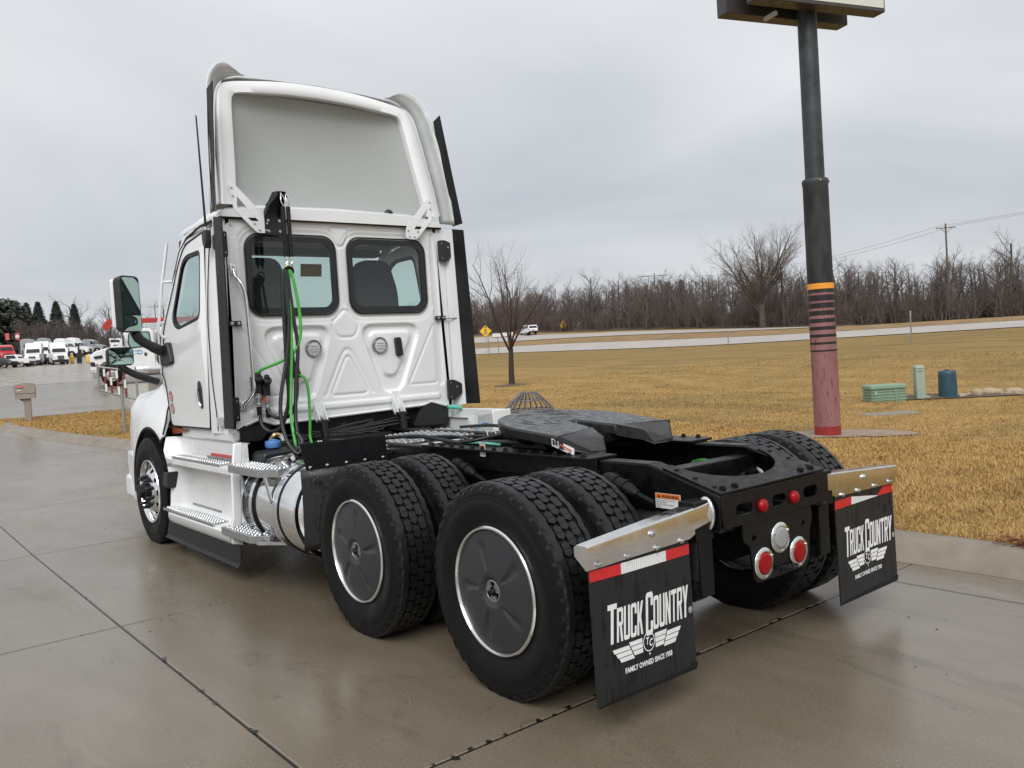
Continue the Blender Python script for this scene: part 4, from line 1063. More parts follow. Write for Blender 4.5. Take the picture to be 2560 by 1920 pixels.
# side walls: y-z sheets with a window opening, bulged and drawn in towards the roof
def side_x(y, z):
    tum = 0.085*max(0, (z-1.95)/0.87)**1.4
    low = 0.02*float(smooth(1.6, 1.15, z))
    fr = 0.05*float(smooth(4.3, 5.0, y))
    cre = 0.022*math.exp(-((z-1.64-0.10*(4.9-y))/.07)**2)*float(smooth(3.9, 4.8, y))
    return 1.115-tum-low-fr*float(smooth(1.9, 2.6, z))+cre-0.035*float(smooth(3.95, 3.55, y))
DWIN = rpoly([(3.90, 2.045), (4.52, 1.985), (4.70, 2.08), (4.46, 2.565), (4.32, 2.625), (3.94, 2.625)], [.10, .10, .10, .09, .08, .08])
for s in (-1, 1):
    inner = [(y, z) for y in np.linspace(3.55, 4.9, 16) for z in np.linspace(1.2, 2.75, 18)]
    inner = [(y, z) for y, z in inner if sd_poly(np.array([y]), np.array([z]), DWIN)[0] > .03 and z < 2.80-max(0, y-4.25)*1.25+ (0 if y < 4.25 else 0.0)]
    dm = lambda u, v, w: (s*(side_x(u, v)-w), u, v)
    # door
    dout = rpoly([(3.895, 1.135), (4.93, 1.135), (4.945, 1.60), (4.90, 2.02), (4.60, 2.52), (4.36, 2.715), (3.86, 2.765)], [.03, .08, .1, .1, .1, .12, .05])
    inn = [(y, z) for y, z in inner if sd_poly(np.array([y]), np.array([z]), dout)[0] < -.03]
    m = MB(); m.plate(dout, [DWIN], 0.0, 0.03, dm, inner=inn); door = part(m, 'door', 'white_paint', sm=40)
    small = [(4.25+(y-4.25)*.90, 2.31+(z-2.31)*.90) for y, z in DWIN]
    m = MB(); m.plate(DWIN, [small], 0.004, 0.03, dm); dw = part(m, 'door_window', 'black_rubber', door, sm=40)
    m = MB(); m.prism(small, .016, .019, dm); part(m, 'pane', 'glass', dw)
    m = MB(); m.tube([dm(y, z, -.001) for y, z in dout], .0075, 6, closed=True); part(m, 'door_seam', 'seam', door)
    hp = rpoly([(4.015, 1.30), (4.075, 1.30), (4.085, 1.50), (4.06, 1.535), (4.01, 1.535), (3.985, 1.47)], .03)
    m = MB(); m.prism(hp, -.005, .01, dm); hd = part(m, 'door_handle', 'black_plastic', door, bev=.003)
    m = MB(); m.tube([dm(4.072, 1.475, -.012), dm(4.078, 1.42, -.022), dm(4.068, 1.36, -.020), dm(4.045, 1.325, -.010)], [.008, .011, .011, .007], 8); part(m, 'chrome_grip', 'chrome', hd)
    for zc_ in (1.405, 1.295):
        m = MB(); m.prism(circ(4.845, zc_, .052, 24), -.002, .004, dm); bd = part(m, 'badge', 'hub_grey', door)
        m = MB(); m.plate(circ(4.845, zc_, .040, 20), [], -.0035, -.001, dm); part(m, 'badge_face', 'badge_red', bd)
        m = MB()
        for dz in (.012, 0, -.012): m.prism([(4.825, zc_+dz-.003), (4.865, zc_+dz-.003), (4.865, zc_+dz+.003), (4.825, zc_+dz+.003)], -.0045, -.003, dm)
        m.prism(circ(4.845, zc_-.031, .009, 10), -.0045, -.003, dm); part(m, 'badge_print', 'sticker_white', bd)
    # pillar behind the door and the header above it
    pil = [(3.50, 1.10), (3.885, 1.10), (3.85, 2.77), (3.50, 2.812)]
    m = MB(); m.plate(pil, [], 0.0, .03, dm, inner=[(y, z) for y in (3.6, 3.7, 3.8) for z in np.linspace(1.2, 2.7, 12)]); pl = part(m, 'corner_pillar', 'white_paint', sm=40)
    m = MB(); m.tube([dm(3.76, z, -.001) for z in np.linspace(1.12, 2.79, 12)], .006, 6); part(m, 'pillar_seam', 'seam', pl)
    m = MB(); m.box((min(s*1.083, s*1.110), 3.62, 1.165), (max(s*1.083, s*1.110), 3.70, 1.235)); part(m, 'reflector', 'galv', pl)
    hdr = [(3.85, 2.78), (4.36, 2.73), (4.62, 2.53), (4.70, 2.56), (4.44, 2.80), (4.1, 2.825), (3.5, 2.825), (3.5, 2.815)]
    m = MB(); m.plate(hdr, [], 0.0, .03, dm); part(m, 'roof_rail', 'white_paint', sm=40)
    apl = [(4.62, 2.53), (4.92, 2.02), (4.955, 1.62), (5.03, 1.62), (4.99, 2.03), (4.70, 2.56)]
    m = MB(); m.plate(apl, [], 0.004, .03, dm); part(m, 'windscreen_pillar', 'white_paint', sm=40)
    # sill below the door with amber lamp
    m = MB(); m.box((min(s*.99, s*1.07), 3.52, 1.03), (max(s*.99, s*1.07), 4.75, 1.125)); part(m, 'sill', 'white_plastic', bev=.02)
    m = MB(); m.prism([(4.50, 1.105), (4.93, 1.125), (4.93, 1.06), (4.86, 1.06)], 0.0, .02, dm); part(m, 'side_lamp', 'lens_amber', bev=.003)
# interior: floor, dash, seats, windscreen
m = MB(); m.box((-1.03, 3.55, 1.16), (1.03, 5.0, 1.22)); part(m, 'cab_floor', 'interior')
m = MB(); m.box((-1.0, 4.85, 1.22), (1.0, 5.15, 1.95)); part(m, 'dashboard', 'interior', bev=.05)
m = MB(); m.box((-1.0, 3.56, 2.74), (1.0, 4.50, 2.80)); part(m, 'headliner', 'headliner', bev=.02)
m = MB(); m.add([(-.98, 5.02, 1.95), (.98, 5.02, 1.95), (.90, 4.62, 2.74), (-.90, 4.62, 2.74)], [(0, 1, 2, 3)]); ws = part(m, 'windscreen', 'glass', sm=0, solid=.006)
m = MB(); m.box((-1.0, 4.52, 2.68), (1.0, 4.66, 2.80)); part(m, 'visor_rail', 'interior', bev=.02)
m = MB(); m.box((-.02, 4.66, 2.0), (.02, 4.70, 2.72), Matrix.Translation((0, .30, 0)) @ Matrix.Rotation(0, 4, 'X')); 
m = MB(); m.add([(.12, 4.56, 2.60), (.34, 4.56, 2.60), (.34, 4.58, 2.48), (.12, 4.58, 2.48)], [(0, 1, 2, 3)]); part(m, 'sun_visor', 'sticker_yellow', solid=.01)
for sx in (-0.55, 0.55):
    st_ = empty('seat', (sx, 4.15, 1.22), 0, T)
    def seat_back(u, v, w): return (u, w-.12*(v-.5)*.6, v)
    m = MB(); m.prism(rpoly([(-.27, .45), (.27, .45), (.25, 1.05), (.15, 1.34), (-.15, 1.34), (-.25, 1.05)], .09), -.22, -.06, seat_back); m.build('seat_back', 'seat_cloth', st_, bev=.03)
    m = MB(); m.box((-.27, -.20, .36), (.27, .32, .50)); m.build('cushion', 'seat_cloth', st_, bev=.05)
    m = MB(); m.box((-.2, -.15, 0), (.2, .25, .36)); m.build('seat_base', 'interior', st_, bev=.02)
    if sx < 0: m = MB(); m.tube([(-.0+.22*math.cos(a), .52+.06*math.sin(a), .72+.20*math.sin(a)) for a in np.linspace(0, 6.28, 24)], .016, 8); m.build('steering_wheel', 'interior', st_)
# roof fairing: hollow deflector, open at the back
def fair_half(y):
    t = (y-3.56)/1.55; t = max(0, min(1, t))
    h = 3.99*(1-t**2.2)+2.92*t**2.2+0.05; w = 0.99-.17*(y-3.465)-.10*(y-3.465)**2
    return h, w
def fair_row(y, off=0.0):
    h, w = fair_half(y); lean = 0.0
    b = 2.93; P_ = [(w+.05, b), (w+.025, b+(h-b)*.35), (w-.03, b+(h-b)*.70), (w-.075, b+(h-b)*.86), (w-.135, b+(h-b)*.945), (w-.26, b+(h-b)*.978), (w-.55, b+(h-b)*.997), (0, b+(h-b)*1.01)]
    return [(max(0, x-off), b if z == b else z-off) for x, z in P_]
def lean_y(y, z): return y+0.215*max(0, z-2.93)*max(0.0, 1-(y-3.46)/1.2)
m = MB(); rows = []
for y in (3.465, 3.55, 3.75, 4.0, 4.25, 4.5, 4.75, 4.95, 5.1):
    h = fair_row(y); rows.append([(-x, lean_y(y, z), z) for x, z in h]+[(x, lean_y(y, z), z) for x, z in h[::-1][1:]])
n = len(rows[0]); m.v = [p for r_ in rows for p in r_]; m.f = [(i*n+k, i*n+k+1, (i+1)*n+k+1, (i+1)*n+k) for i in range(len(rows)-1) for k in range(n-1)]
fo = part(m, 'roof_fairing', 'white_paint', sm=70)
# rolled back frame around the opening
oc = spline([(1.035, 2.915), (1.005, 3.2), (.975, 3.5), (.945, 3.75), (.912, 3.885), (.84, 3.958), (.60, 4.005), (.30, 4.04), (0, 4.05)], 6)
ic = spline([(.900, 2.915), (.868, 3.2), (.838, 3.5), (.812, 3.76), (.790, 3.845), (.735, 3.878), (.55, 3.90), (.30, 3.922), (0, 3.93)], 6)
m = MB(); rows = []
for t, dy in ((0.0, .035), (0.012, .006), (.05, .0), (.5, -.002), (.95, .0), (.99, .006), (1.0, .02), (1.0, .07)):
    h = [a*(1-t)+b*t for a, b in zip(oc, ic)]; yb = 3.462+dy
    rows.append([(-p[0], yb+.215*(p[1]-2.93), p[1]) for p in h]+[(p[0], yb+.215*(p[1]-2.93), p[1]) for p in h[::-1][1:]])
n = len(rows[0]); m.v = [p for r_ in rows for p in r_]; m.f = [(i*n+k, i*n+k+1, (i+1)*n+k+1, (i+1)*n+k) for i in range(len(rows)-1) for k in range(n-1)]
part(m, 'fairing_frame', 'white_paint', fo, sm=60)
# dished inner panel
m = MB(); nu, nv = 25, 15
def dish(i, j):
    a = -1+2*i/(nu-1); t = j/(nv-1); h = ic[int(round((1-abs(a))*(len(ic)-1)))] if False else None
    z = 2.90+(3.915-2.90)*t-.05*abs(a)**3*t; wx = .915-.115*t**1.5
    d = .055+.15*math.sin(math.pi*min(1, .10+t*.82))**.8*(1-abs(a)**3)
    return (a*wx, 3.47+.215*(z-2.93)+d*(1 if 0 < t < 1 else .55), z)
m.grid(nu, nv, dish); part(m, 'inner_panel', 'fairing_inner', fo, sm=180)
m = MB(); m.tube([(x, 3.60, 2.925) for x in (-.92, 0, .92)], .02, 6); part(m, 'lower_lip', 'white_paint', fo)
# roof side extenders: pale curved ears with rubber trailing edge; lower extenders on the cab corners
for s in (-1, 1):
    base = [(1.055, 3.50, 2.86), (1.045, 3.52, 3.1), (1.01, 3.57, 3.4), (.975, 3.63, 3.7), (.94, 3.66, 3.87), (.87, 3.69, 3.965), (.76, 3.70, 4.02), (.66, 3.70, 4.035)]
    trail = [(1.130, 3.36, 2.83), (1.118, 3.385, 3.1), (1.095, 3.43, 3.4), (1.055, 3.49, 3.72), (1.015, 3.55, 3.92), (.945, 3.60, 4.045), (.850, 3.645, 4.10), (.74, 3.675, 4.065)]
    A, B_ = spline(base, 5), spline(trail, 5)
    m = MB(); m.grid(len(A), 4, lambda i, j: (s*(A[i][0]*(1-j/3)+B_[i][0]*j/3+.012*math.sin(math.pi*j/3)), A[i][1]*(1-j/3)+B_[i][1]*j/3, A[i][2]*(1-j/3)+B_[i][2]*j/3))
    ear = part(m, 'roof_extender', 'galv', sm=180, solid=.006)
    out = MB(); out.grid(len(A), 2, lambda i, j: (s*(A[i][0]*(1-j)+B_[i][0]*j+.018), A[i][1]*(1-j)+B_[i][1]*j, A[i][2]*(1-j)+B_[i][2]*j)); part(out, 'outer_skin', 'white_paint', ear, sm=180, solid=.004)
    m = MB(); P_ = [(1.118, 3.405, 2.825), (1.135, 3.275, 2.833), (1.035, 3.385, 3.845), (1.040, 3.50, 3.815)]
    m.add([(s*(p[0]+.02), p[1], p[2]) for p in P_], [(0, 1, 2, 3)]); part(m, 'rubber_edge', 'black_rubber', ear, sm=0, solid=.008)
    # cab extender
    m = MB(); P_ = [(1.085, 3.56, 1.13), (1.152, 3.39, 1.155), (1.118, 3.39, 2.795), (1.07, 3.56, 2.815)]
    m.add([(s*p[0], p[1], p[2]) for p in P_], [(0, 1, 2, 3)]); ex = part(m, 'cab_extender', 'white_paint', sm=0, solid=.012)
    m = MB(); P_ = [(1.150, 3.40, 1.155), (1.158, 3.188, 1.160), (1.120, 3.225, 2.765), (1.116, 3.40, 2.80)]
    m.add([(s*(p[0]+.003), p[1], p[2]) for p in P_], [(0, 1, 2, 3)]); part(m, 'rubber_edge', 'black_rubber', ex, sm=0, solid=.010)
    m = MB(); m.bar((s*1.04, 3.49, 1.97), (s*1.14, 3.40, 1.965), .012, .006); part(m, 'stay', 'black_plastic', ex)
    for z0, z1 in ((2.50, 2.70), (1.20, 1.39)):
        m = MB(); m.prism(rpoly([(1.005, z0), (1.06, z0), (1.13, z0+.06), (1.13, z1-.04), (1.06, z1), (1.005, z1)], .015), 3.455, 3.49, lambda u, v, w: (s*u, w-(u-1.005)*.35, v)); hb = part(m, 'hinge_plate', 'black_plastic', ex, bev=.003)
        bolts('bolt', [(s*1.03, 3.452, z0+.03), (s*1.03, 3.452, z1-.03), (s*1.08, 3.425, z1-.07)], 'y', hb, .008, -.006)
    for x in (.955, 1.01):
        m = MB(); m.box((min(s*(x-.022), s*(x+.022)), 3.47, 1.955), (max(s*(x-.022), s*(x+.022)), 3.50, 1.995)); cb = part(m, 'clip', 'black_plastic', ex, bev=.003)
        bolts('bolt', [(s*x, 3.470, 1.975)], 'y', cb, .010, -.008, 'bolt')
    # white lattice bracket that carries the fairing
    br = rpoly([(.985, 3.085), (.925, 3.095), (.935, 2.90), (.80, 2.70), (.62, 2.70), (.625, 2.78), (.66, 2.84), (.88, 3.02)], .03) if False else None
    lo = rpoly([(.962, 3.075), (.905, 3.080), (.65, 2.80), (.64, 2.715), (.665, 2.698), (.755, 2.698), (.935, 2.875)], .018)
    hole = rpoly([(.898, 2.985), (.905, 2.90), (.80, 2.79), (.735, 2.79)], .012)
    def bmap(u, v, w): return (s*u, 3.468-.018+w+.10*max(0, v-2.86)*1.1, v)
    m = MB(); m.plate(lo, [hole], 0.0, .006, bmap); bk = part(m, 'fairing_bracket', 'white_paint', sm=20)
    bolts('bolt', [bmap(u, v, 0) if True else 0 for u, v in ()]or [(s*.68, 3.447, 2.72), (s*.735, 3.447, 2.72), (s*.67, 3.447, 2.775), (s*.775, 3.447, 2.77), (s*.935, 3.468, 3.05), (s*.932, 3.46, 2.985)], 'y', bk, .007, -.007)
for x in (-.60, .52):
    m = MB(); m.sphere((x, 3.52, 2.925), .045, 14, 8, (1, .7, 1)); part(m, 'roof_lamp', 'black_plastic')
# grab handle
m = MB(); m.tube(spline([(-.968, 3.475, 2.40), (-.966, 3.45, 2.345), (-.94, 3.41, 2.29), (-.915, 3.40, 2.20), (-.905, 3.40, 1.98), (-.898, 3.40, 1.55), (-.90, 3.40, 1.44), (-.925, 3.43, 1.375), (-.955, 3.465, 1.33), (-.957, 3.485, 1.30)], 5), .0145, 10); gr = part(m, 'grab_handle', 'stainless', sm=60)
for z0, z1 in ((2.37, 2.45), (1.28, 1.35)):
    m = MB(); m.box((-.992, 3.475, z0), (-.942, 3.484, z1)); ft = part(m, 'handle_foot', 'stainless', gr, bev=.006); bolts('bolt', [(-.967, 3.475, z1-.025)], 'y', ft, .010, -.008)
# antenna
m = MB(); m.prism(rpoly([(3.60, 2.735), (3.69, 2.72), (3.68, 2.62), (3.63, 2.58), (3.60, 2.63)], .02), 1.075, 1.125, lambda u, v, w: (-w, u, v)); an = part(m, 'antenna_mount', 'black_plastic', bev=.006)
m = MB(); m.tube([(-1.10, 3.645, 2.72), (-1.10, 3.645, 2.78), (-1.105, 3.645, 3.2), (-1.11, 3.645, 3.64)], [.011, .010, .008, .006], 8); part(m, 'antenna', 'black_rubber', an)
m = MB(); m.cyl((-1.10, 3.645, 2.735), (-1.10, 3.645, 2.76), .013); part(m, 'ferrule', 'chrome', an)

# tracker bar, springs and coupling hoses
m = MB(); m.plate(rrect(-.690, -.535, 2.685, 2.875, .014), [], 3.447, 3.455, lambda u, v, w: (u, w, v))
hb_ = part(m, 'hose_bracket', 'black_plastic')
m = MB(); m.prism([(3.45, 2.875), (3.45, 2.82), (3.36, 2.90), (3.23, 2.955), (3.23, 2.995), (3.33, 3.005)], 0, .006, lambda u, v, w: (-.690+w+.03*max(0, v-2.875)/.12, u, v)); m.prism([(3.45, 2.875), (3.45, 2.82), (3.36, 2.90), (3.23, 2.955), (3.23, 2.995), (3.33, 3.005)], 0, .006, lambda u, v, w: (-.56+w-.04*max(0, v-2.875)/.12, u, v))
m.add([(-.69, 3.45, 2.865), (-.56, 3.45, 2.865), (-.60, 3.33, 3.005), (-.66, 3.33, 3.005), (-.66, 3.23, 2.995), (-.60, 3.23, 2.995)], [(0, 1, 2, 3), (3, 2, 5, 4)]); part(m, 'bracket_arm', 'black_plastic', hb_, sm=0, solid=.005)
bolts('bolt', [(x, 3.446, z) for x in (-.660, -.565) for z in (2.715, 2.80)], 'y', hb_, .009, -.008)
for dx in (-.018, .024):
    x = -.615+dx
    m = MB(); m.tube([(x, 3.235, 2.985), (x+.02, 3.222, 2.95), (x+.024, 3.215, 2.915), (x+.006, 3.21, 2.875), (x-.012, 3.21, 2.915), (x-.006, 3.222, 2.95), (x, 3.235, 2.985)], .0045, 6, closed=True); part(m, 'snap_hook', 'chrome', hb_)
    m = MB(); m.tube([(x, 3.205, 2.872), (x-.003, 3.205, 2.475)], .0175, 12); part(m, 'spring_sleeve', 'black_rubber', hb_)
    m = MB(); m.cyl((x-.003, 3.205, 2.475), (x-.003, 3.205, 2.455), .014); m.tube([(x-.003, 3.205, 2.46), (x+.008, 3.205, 2.44), (x-.01, 3.205, 2.42), (x-.003, 3.205, 2.41)], .004, 6); part(m, 'spring_end', 'chrome', hb_)
m = MB(); m.tube(spline([(-.66, 3.205, 2.36), (-.635, 3.205, 2.41), (-.61, 3.205, 2.425), (-.585, 3.205, 2.40), (-.60, 3.205, 2.345)], 5), .005, 6); part(m, 'hose_hook', 'brass', hb_)
HO = (('hose_black', .0155, [(-.79, 3.43, 1.30), (-.78, 3.40, 1.235), (-.73, 3.33, 1.20), (-.66, 3.25, 1.24), (-.625, 3.20, 1.45), (-.655, 3.20, 1.75), (-.665, 3.20, 2.05), (-.668, 3.20, 2.30), (-.650, 3.20, 2.365), (-.64, 3.195, 2.30), (-.62, 3.19, 2.0), (-.60, 3.19, 1.75), (-.64, 3.19, 1.45), (-.68, 3.15, 1.15), (-.70, 3.05, .96)]),
      ('hose_black', .0155, [(-.855, 3.43, 1.22), (-.855, 3.39, 1.14), (-.81, 3.33, 1.10), (-.745, 3.26, 1.15), (-.70, 3.21, 1.35), (-.70, 3.205, 1.6), (-.695, 3.20, 1.9), (-.690, 3.20, 2.2), (-.675, 3.20, 2.36), (-.655, 3.20, 2.30), (-.66, 3.185, 2.0), (-.70, 3.18, 1.7), (-.775, 3.17, 1.40), (-.80, 3.15, 1.20), (-.79, 3.08, 1.02), (-.745, 3.0, .93), (-.70, 3.02, 1.02), (-.72, 3.08, 1.10)]),
      ('hose_green', .0120, [(-.860, 3.42, 1.56), (-.83, 3.37, 1.60), (-.72, 3.27, 1.65), (-.63, 3.20, 1.72), (-.575, 3.18, 1.85), (-.570, 3.18, 2.05), (-.595, 3.19, 2.28), (-.615, 3.20, 2.37), (-.628, 3.20, 2.33), (-.640, 3.19, 2.05), (-.655, 3.185, 1.75), (-.685, 3.18, 1.45), (-.720, 3.14, 1.20), (-.735, 3.06, .98)]),
      ('hose_green', .0120, [(-.505, 3.42, 1.535), (-.475, 3.37, 1.50), (-.465, 3.345, 1.40), (-.468, 3.34, 1.20), (-.49, 3.32, 1.02), (-.50, 3.25, .95)]))
for mt_, r_, pts in HO:
    m = MB(); m.tube(spline(pts, 7), r_, 10); part(m, 'coupling_hose', mt_, sm=180)
m = MB(); m.tube(spline([(-.655, 3.205, 2.37), (-.64, 3.19, 2.39), (-.605, 3.19, 2.385), (-.59, 3.205, 2.355), (-.615, 3.215, 2.345), (-.655, 3.205, 2.37)], 5), .012, 6); part(m, 'hose_clamp', 'black_rubber')
for x, z in ((-.858, 1.50), (-.785, 1.475)):       # gladhand couplings
    m = MB(); m.box((x-.030, 3.42, z-.09), (x+.030, 3.50, z+.045)); m.cyl((x, 3.42, z+.01), (x, 3.385, z+.04), .034); m.cyl((x, 3.40, z+.07), (x+.005, 3.44, z+.02), .022)
    gh = part(m, 'gladhand', 'black_plastic', bev=.006)
    m = MB(); m.cyl((x, 3.42, z-.09), (x, 3.425, z-.19), .021, n=12); m.cyl((x, 3.425, z-.11), (x, 3.425, z-.125), .026, n=6); m.cyl((x, 3.425, z-.165), (x, 3.425, z-.18), .026, n=6); part(m, 'fitting', 'aluminium', gh)
    m = MB(); m.cyl((x, 3.43, z-.20), (x, 3.43, z-.27), .021, .018, n=12); part(m, 'collar', 'cast_black', gh)
m = MB(); m.box((-.800, 3.39, 1.335), (-.822, 3.42, 1.37)); part(m, 'red_tab', 'badge_red')
m = MB(); m.cyl((-.55, 3.47, 1.545), (-.515, 3.40, 1.54), .036); m.box((-.575, 3.40, 1.565), (-.50, 3.48, 1.60)); m.cyl((-.56, 3.42, 1.545), (-.59, 3.43, 1.54), .028); part(m, 'power_socket', 'black_plastic', bev=.004)
m = MB(); m.box((-.515, 3.492, 1.465), (-.455, 3.496, 1.512)); sl = part(m, 'socket_label', 'sticker_white'); m = MB(); m.box((-.513, 3.490, 1.497), (-.457, 3.4935, 1.511)); part(m, 'label_stripe', 'sticker_yellow', sl)
# cab suspension, tow eyes and the dark space under the cab
for x in (-.33, .43):
    m = MB()
    for d in (-.035, .035): m.prism(rpoly([(3.47, 1.30), (3.45, 1.30), (3.36, 1.12), (3.40, 1.10), (3.47, 1.16)], .015), -.004, .004, lambda u, v, w, d=d: (x+d+w, u, v))
    m.box((x-.035, 3.462, 1.17), (x+.035, 3.47, 1.33)); sb_ = part(m, 'cab_mount', 'white_paint')
    m = MB(); m.cyl((x-.05, 3.38, 1.125), (x+.05, 3.38, 1.125), .022); m.cyl((x, 3.38, 1.12), (x, 3.34, .86), .034); part(m, 'cab_damper', 'black_rubber', sb_)
for x in (-.05, .22):
    m = MB(); m.lathe([(0, .09), (.03, .10), (.14, .095), (.17, .07)], (x, 3.64, .95), 'z', 20); part(m, 'cab_air_spring', 'black_rubber', sm=50)
m = MB(); m.box((-.75, 3.4, .80), (.75, 4.6, .98)); m.box((-.5, 3.55, .98), (.5, 5.0, 1.16)); part(m, 'gearbox', 'cast_black', bev=.02)
m = MB(); m.prism(rpoly([(-1.0, 1.02), (-.80, 1.02), (-.70, 1.15), (-1.02, 1.16)], .03), 3.55, 4.3, lambda u, v, w: (u, w, v)); part(m, 'floor_liner', 'black_plastic')
m = MB(); m.prism(rpoly([(.62, .99), (1.02, .98), (1.02, 1.16), (.90, 1.205), (.82, 1.205), (.70, 1.13)], .03), 3.51, 3.56, lambda u, v, w: (u, w, v)); part(m, 'rear_liner', 'black_plastic')
m = MB(); m.cyl((.98, 3.46, 1.14), (1.10, 3.40, 1.12), .020); part(m, 'drain_pipe', 'teal_pipe')
m = MB(); m.tube(spline([(-.80, 3.42, 1.0), (-.76, 3.40, 1.06), (-.70, 3.40, 1.05)]), .022, 8); part(m, 'valve', 'brass')
m = MB(); m.cyl((-.735, 3.33, 1.065), (-.715, 3.32, 1.02), .020); part(m, 'white_sleeve', 'sticker_white')
m = MB()
for k in range(9): m.tube(spline([(random.uniform(-.8, .6), 3.5, random.uniform(.95, 1.1)) for _ in range(4)], 5), random.uniform(.006, .012), 6)
part(m, 'wiring', 'hose_black')
# right hand side skirt seen past the frame
m = MB(); m.box((1.10, 2.72, .93), (1.13, 3.6, 1.115)); sk = part(m, 'side_fairing', 'white_paint', bev=.008)
m = MB(); m.box((.93, 2.70, .90), (1.13, 2.72, 1.118)); part(m, 'fairing_end', 'white_paint', sk, bev=.006)
m = MB(); m.box((.78, 2.705, .88), (.93, 2.715, 1.09)); m.box((.80, 2.69, .95), (.815, 2.705, 1.08)); part(m, 'fairing_plate', 'galv', sk)

# ------------------------------------------------ deck plate behind the cab
m = MB(); m.box((-.80, 2.16, .985), (.56, 2.92, .996)); m.box((-.80, 2.14, .945), (.56, 2.16, .996)); dk = part(m, 'deck_plate', 'aluminium')
m = MB()
for i in range(27):
    for j in range(14):
        x = -.775+i*.0505+(.025 if j % 2 else 0); y = 2.195+j*.0535
        if x < .55: m.lathe([(0, .019), (.006, .016), (.0075, .011), (.003, .008), (.002, 1e-4)], (x, y, .996), 'z', 8)
tag(part(m, 'grip_buttons', 'aluminium', dk, sm=60), kind='stuff')
m = MB(); m.cyl((-.80, 2.15, .968), (.56, 2.15, .968), .016, n=10); part(m, 'deck_edge', 'stainless', dk)
m = MB(); m.tube(spline([(.45, 2.3, 1.0), (.55, 2.35, 1.05), (.66, 2.45, 1.04), (.75, 2.5, 1.02)]), .006, 6); part(m, 'blue_line', 'blue_cap')

# ------------------------------------------------ quarter fender and hanging flap ahead of the drive tyres
for s in (-1, 1):
    def qm(u, v, w): return (s*u, 1.95+w+.06*(1.10-v), v)
    m = MB(); m.prism([(.575, 1.095), (1.205, 1.105), (1.165, .925), (.560, .920)], 0, .008, qm); qf = part(m, 'quarter_fender', 'black_rubber', bev=.002)
    bolts('bolt', [(s*x, 1.949+.06*.155, .946-.003) for x in (.60, .74, .88, 1.02, 1.14)], 'y', qf, .010, -.010, 'stainless')
    m = MB(); nz = 10; pr = [(1.965-.03*math.sin(k/(nz-1)*2.2)+.05*k/(nz-1), .93-.53*k/(nz-1)) for k in range(nz)]
    m.add([(s*x, y, z) for y, z in pr for x in (.56, 1.205)], [(2*i, 2*i+1, 2*i+3, 2*i+2) for i in range(nz-1)]); part(m, 'front_flap', 'flap_rubber', sm=180, solid=.008)
    m = MB(); m.cyl((s*1.10, 1.925, .845), (s*1.10, 1.955, .845), .014); m.lathe([(0, .030), (-.006, .028)], (s*1.10, 1.955, .845), 'y', 14); part(m, 'flap_bolt', 'stainless')

# ------------------------------------------------ fuel tank with straps and steps
tk = empty('fuel_tank', (-.925, 2.47, .62), 0, T); TRr = .318
m = MB(); L = .45
m.lathe([(-L-.045, 1e-4), (-L-.04, .15), (-L-.025, .25), (-L, TRr-.012), (-L+.02, TRr), (L-.02, TRr), (L, TRr-.012), (L+.025, .25), (L+.04, .15), (L+.045, 1e-4)], (0, 0, 0), 'y', 72); m.build('shell', 'polished', tk, sm=40)
for y in (-.16, .28):
    m = MB(); m.lathe([(-.026, TRr), (-.026, TRr+.010), (.026, TRr+.010), (.026, TRr)], (0, y, 0), 'y', 72); m.build('tank_strap', 'polished', tk, sm=40)
    for d in (-.030, .030):
        m = MB(); m.lathe([(d-.006, TRr-.001), (d-.006, TRr+.007), (d+.006, TRr+.007), (d+.006, TRr-.001)], (0, y, 0), 'y', 72); m.build('strap_liner', 'black_rubber', tk, sm=40)
m = MB(); m.lathe([(L+.012, TRr-.015), (L+.012, TRr+.005), (L-.012, TRr+.005)], (0, 0, 0), 'y', 72); m.build('end_seam', 'polished', tk, sm=40); m = MB(); m.lathe([(-L-.012, TRr-.015), (-L-.012, TRr+.005), (-L+.012, TRr+.005)], (0, 0, 0), 'y', 72); m.build('end_seam', 'polished', tk, sm=40)
ca = R(112); nr_ = np.array((math.cos(ca), 0, math.sin(ca))); m = MB(); c0 = nr_*TRr+np.array((0, .06, 0)); c1 = c0+nr_*.055
m.tube([c0, c0+nr_*.018, c0+nr_*.0181, c1, c1+nr_*.001], [.062, .062, .072, .070, .05], 24); m.build('fuel_cap', 'chrome', tk, sm=40)
def tread_plate(name, y0, y1, x0, x1, z, ch_, par, mt_='aluminium', nx_=5, ny_=12, lip=.055):
    P_ = [(x1, y1), (x0, y1), (x0, y0+ch_), (x0+ch_*.8, y0), (x1, y0)] if ch_ else [(x1, y1), (x0, y1), (x0, y0), (x1, y0)]
    m = MB(); m.prism(P_, z-lip, z, lambda u, v, w: (u, v, w)); p_ = m.build(name, mt_, par, bev=.003)
    m = MB()
    for i in range(nx_):
        for j in range(ny_):
            x = x0+.02+(x1-x0-.04)*(i+.5)/nx_; y = y0+.02+(y1-y0-.04)*(j+.5)/ny_
            if ch_ and (y-y0) < ch_*1.05 and (x-x0) < ch_*.8*(1-(y-y0)/ch_)+.02: continue
            m.lathe([(0, .0125), (.008, .0105), (.010, .007), (.004, .005), (.003, 1e-4)], (x, y, z), 'z', 7)
    tag(m.build('grip_teeth', mt_, p_, sm=50), kind='stuff'); return p_
s1_ = tread_plate('upper_step', 2.42-2.47, 3.10-2.47, -1.265+.925, -1.06+.925, .905-.62, .12, tk)
s2_ = tread_plate('lower_step', 2.60-2.47, 3.28-2.47, -1.285+.925, -1.075+.925, .425-.62, .12, tk)
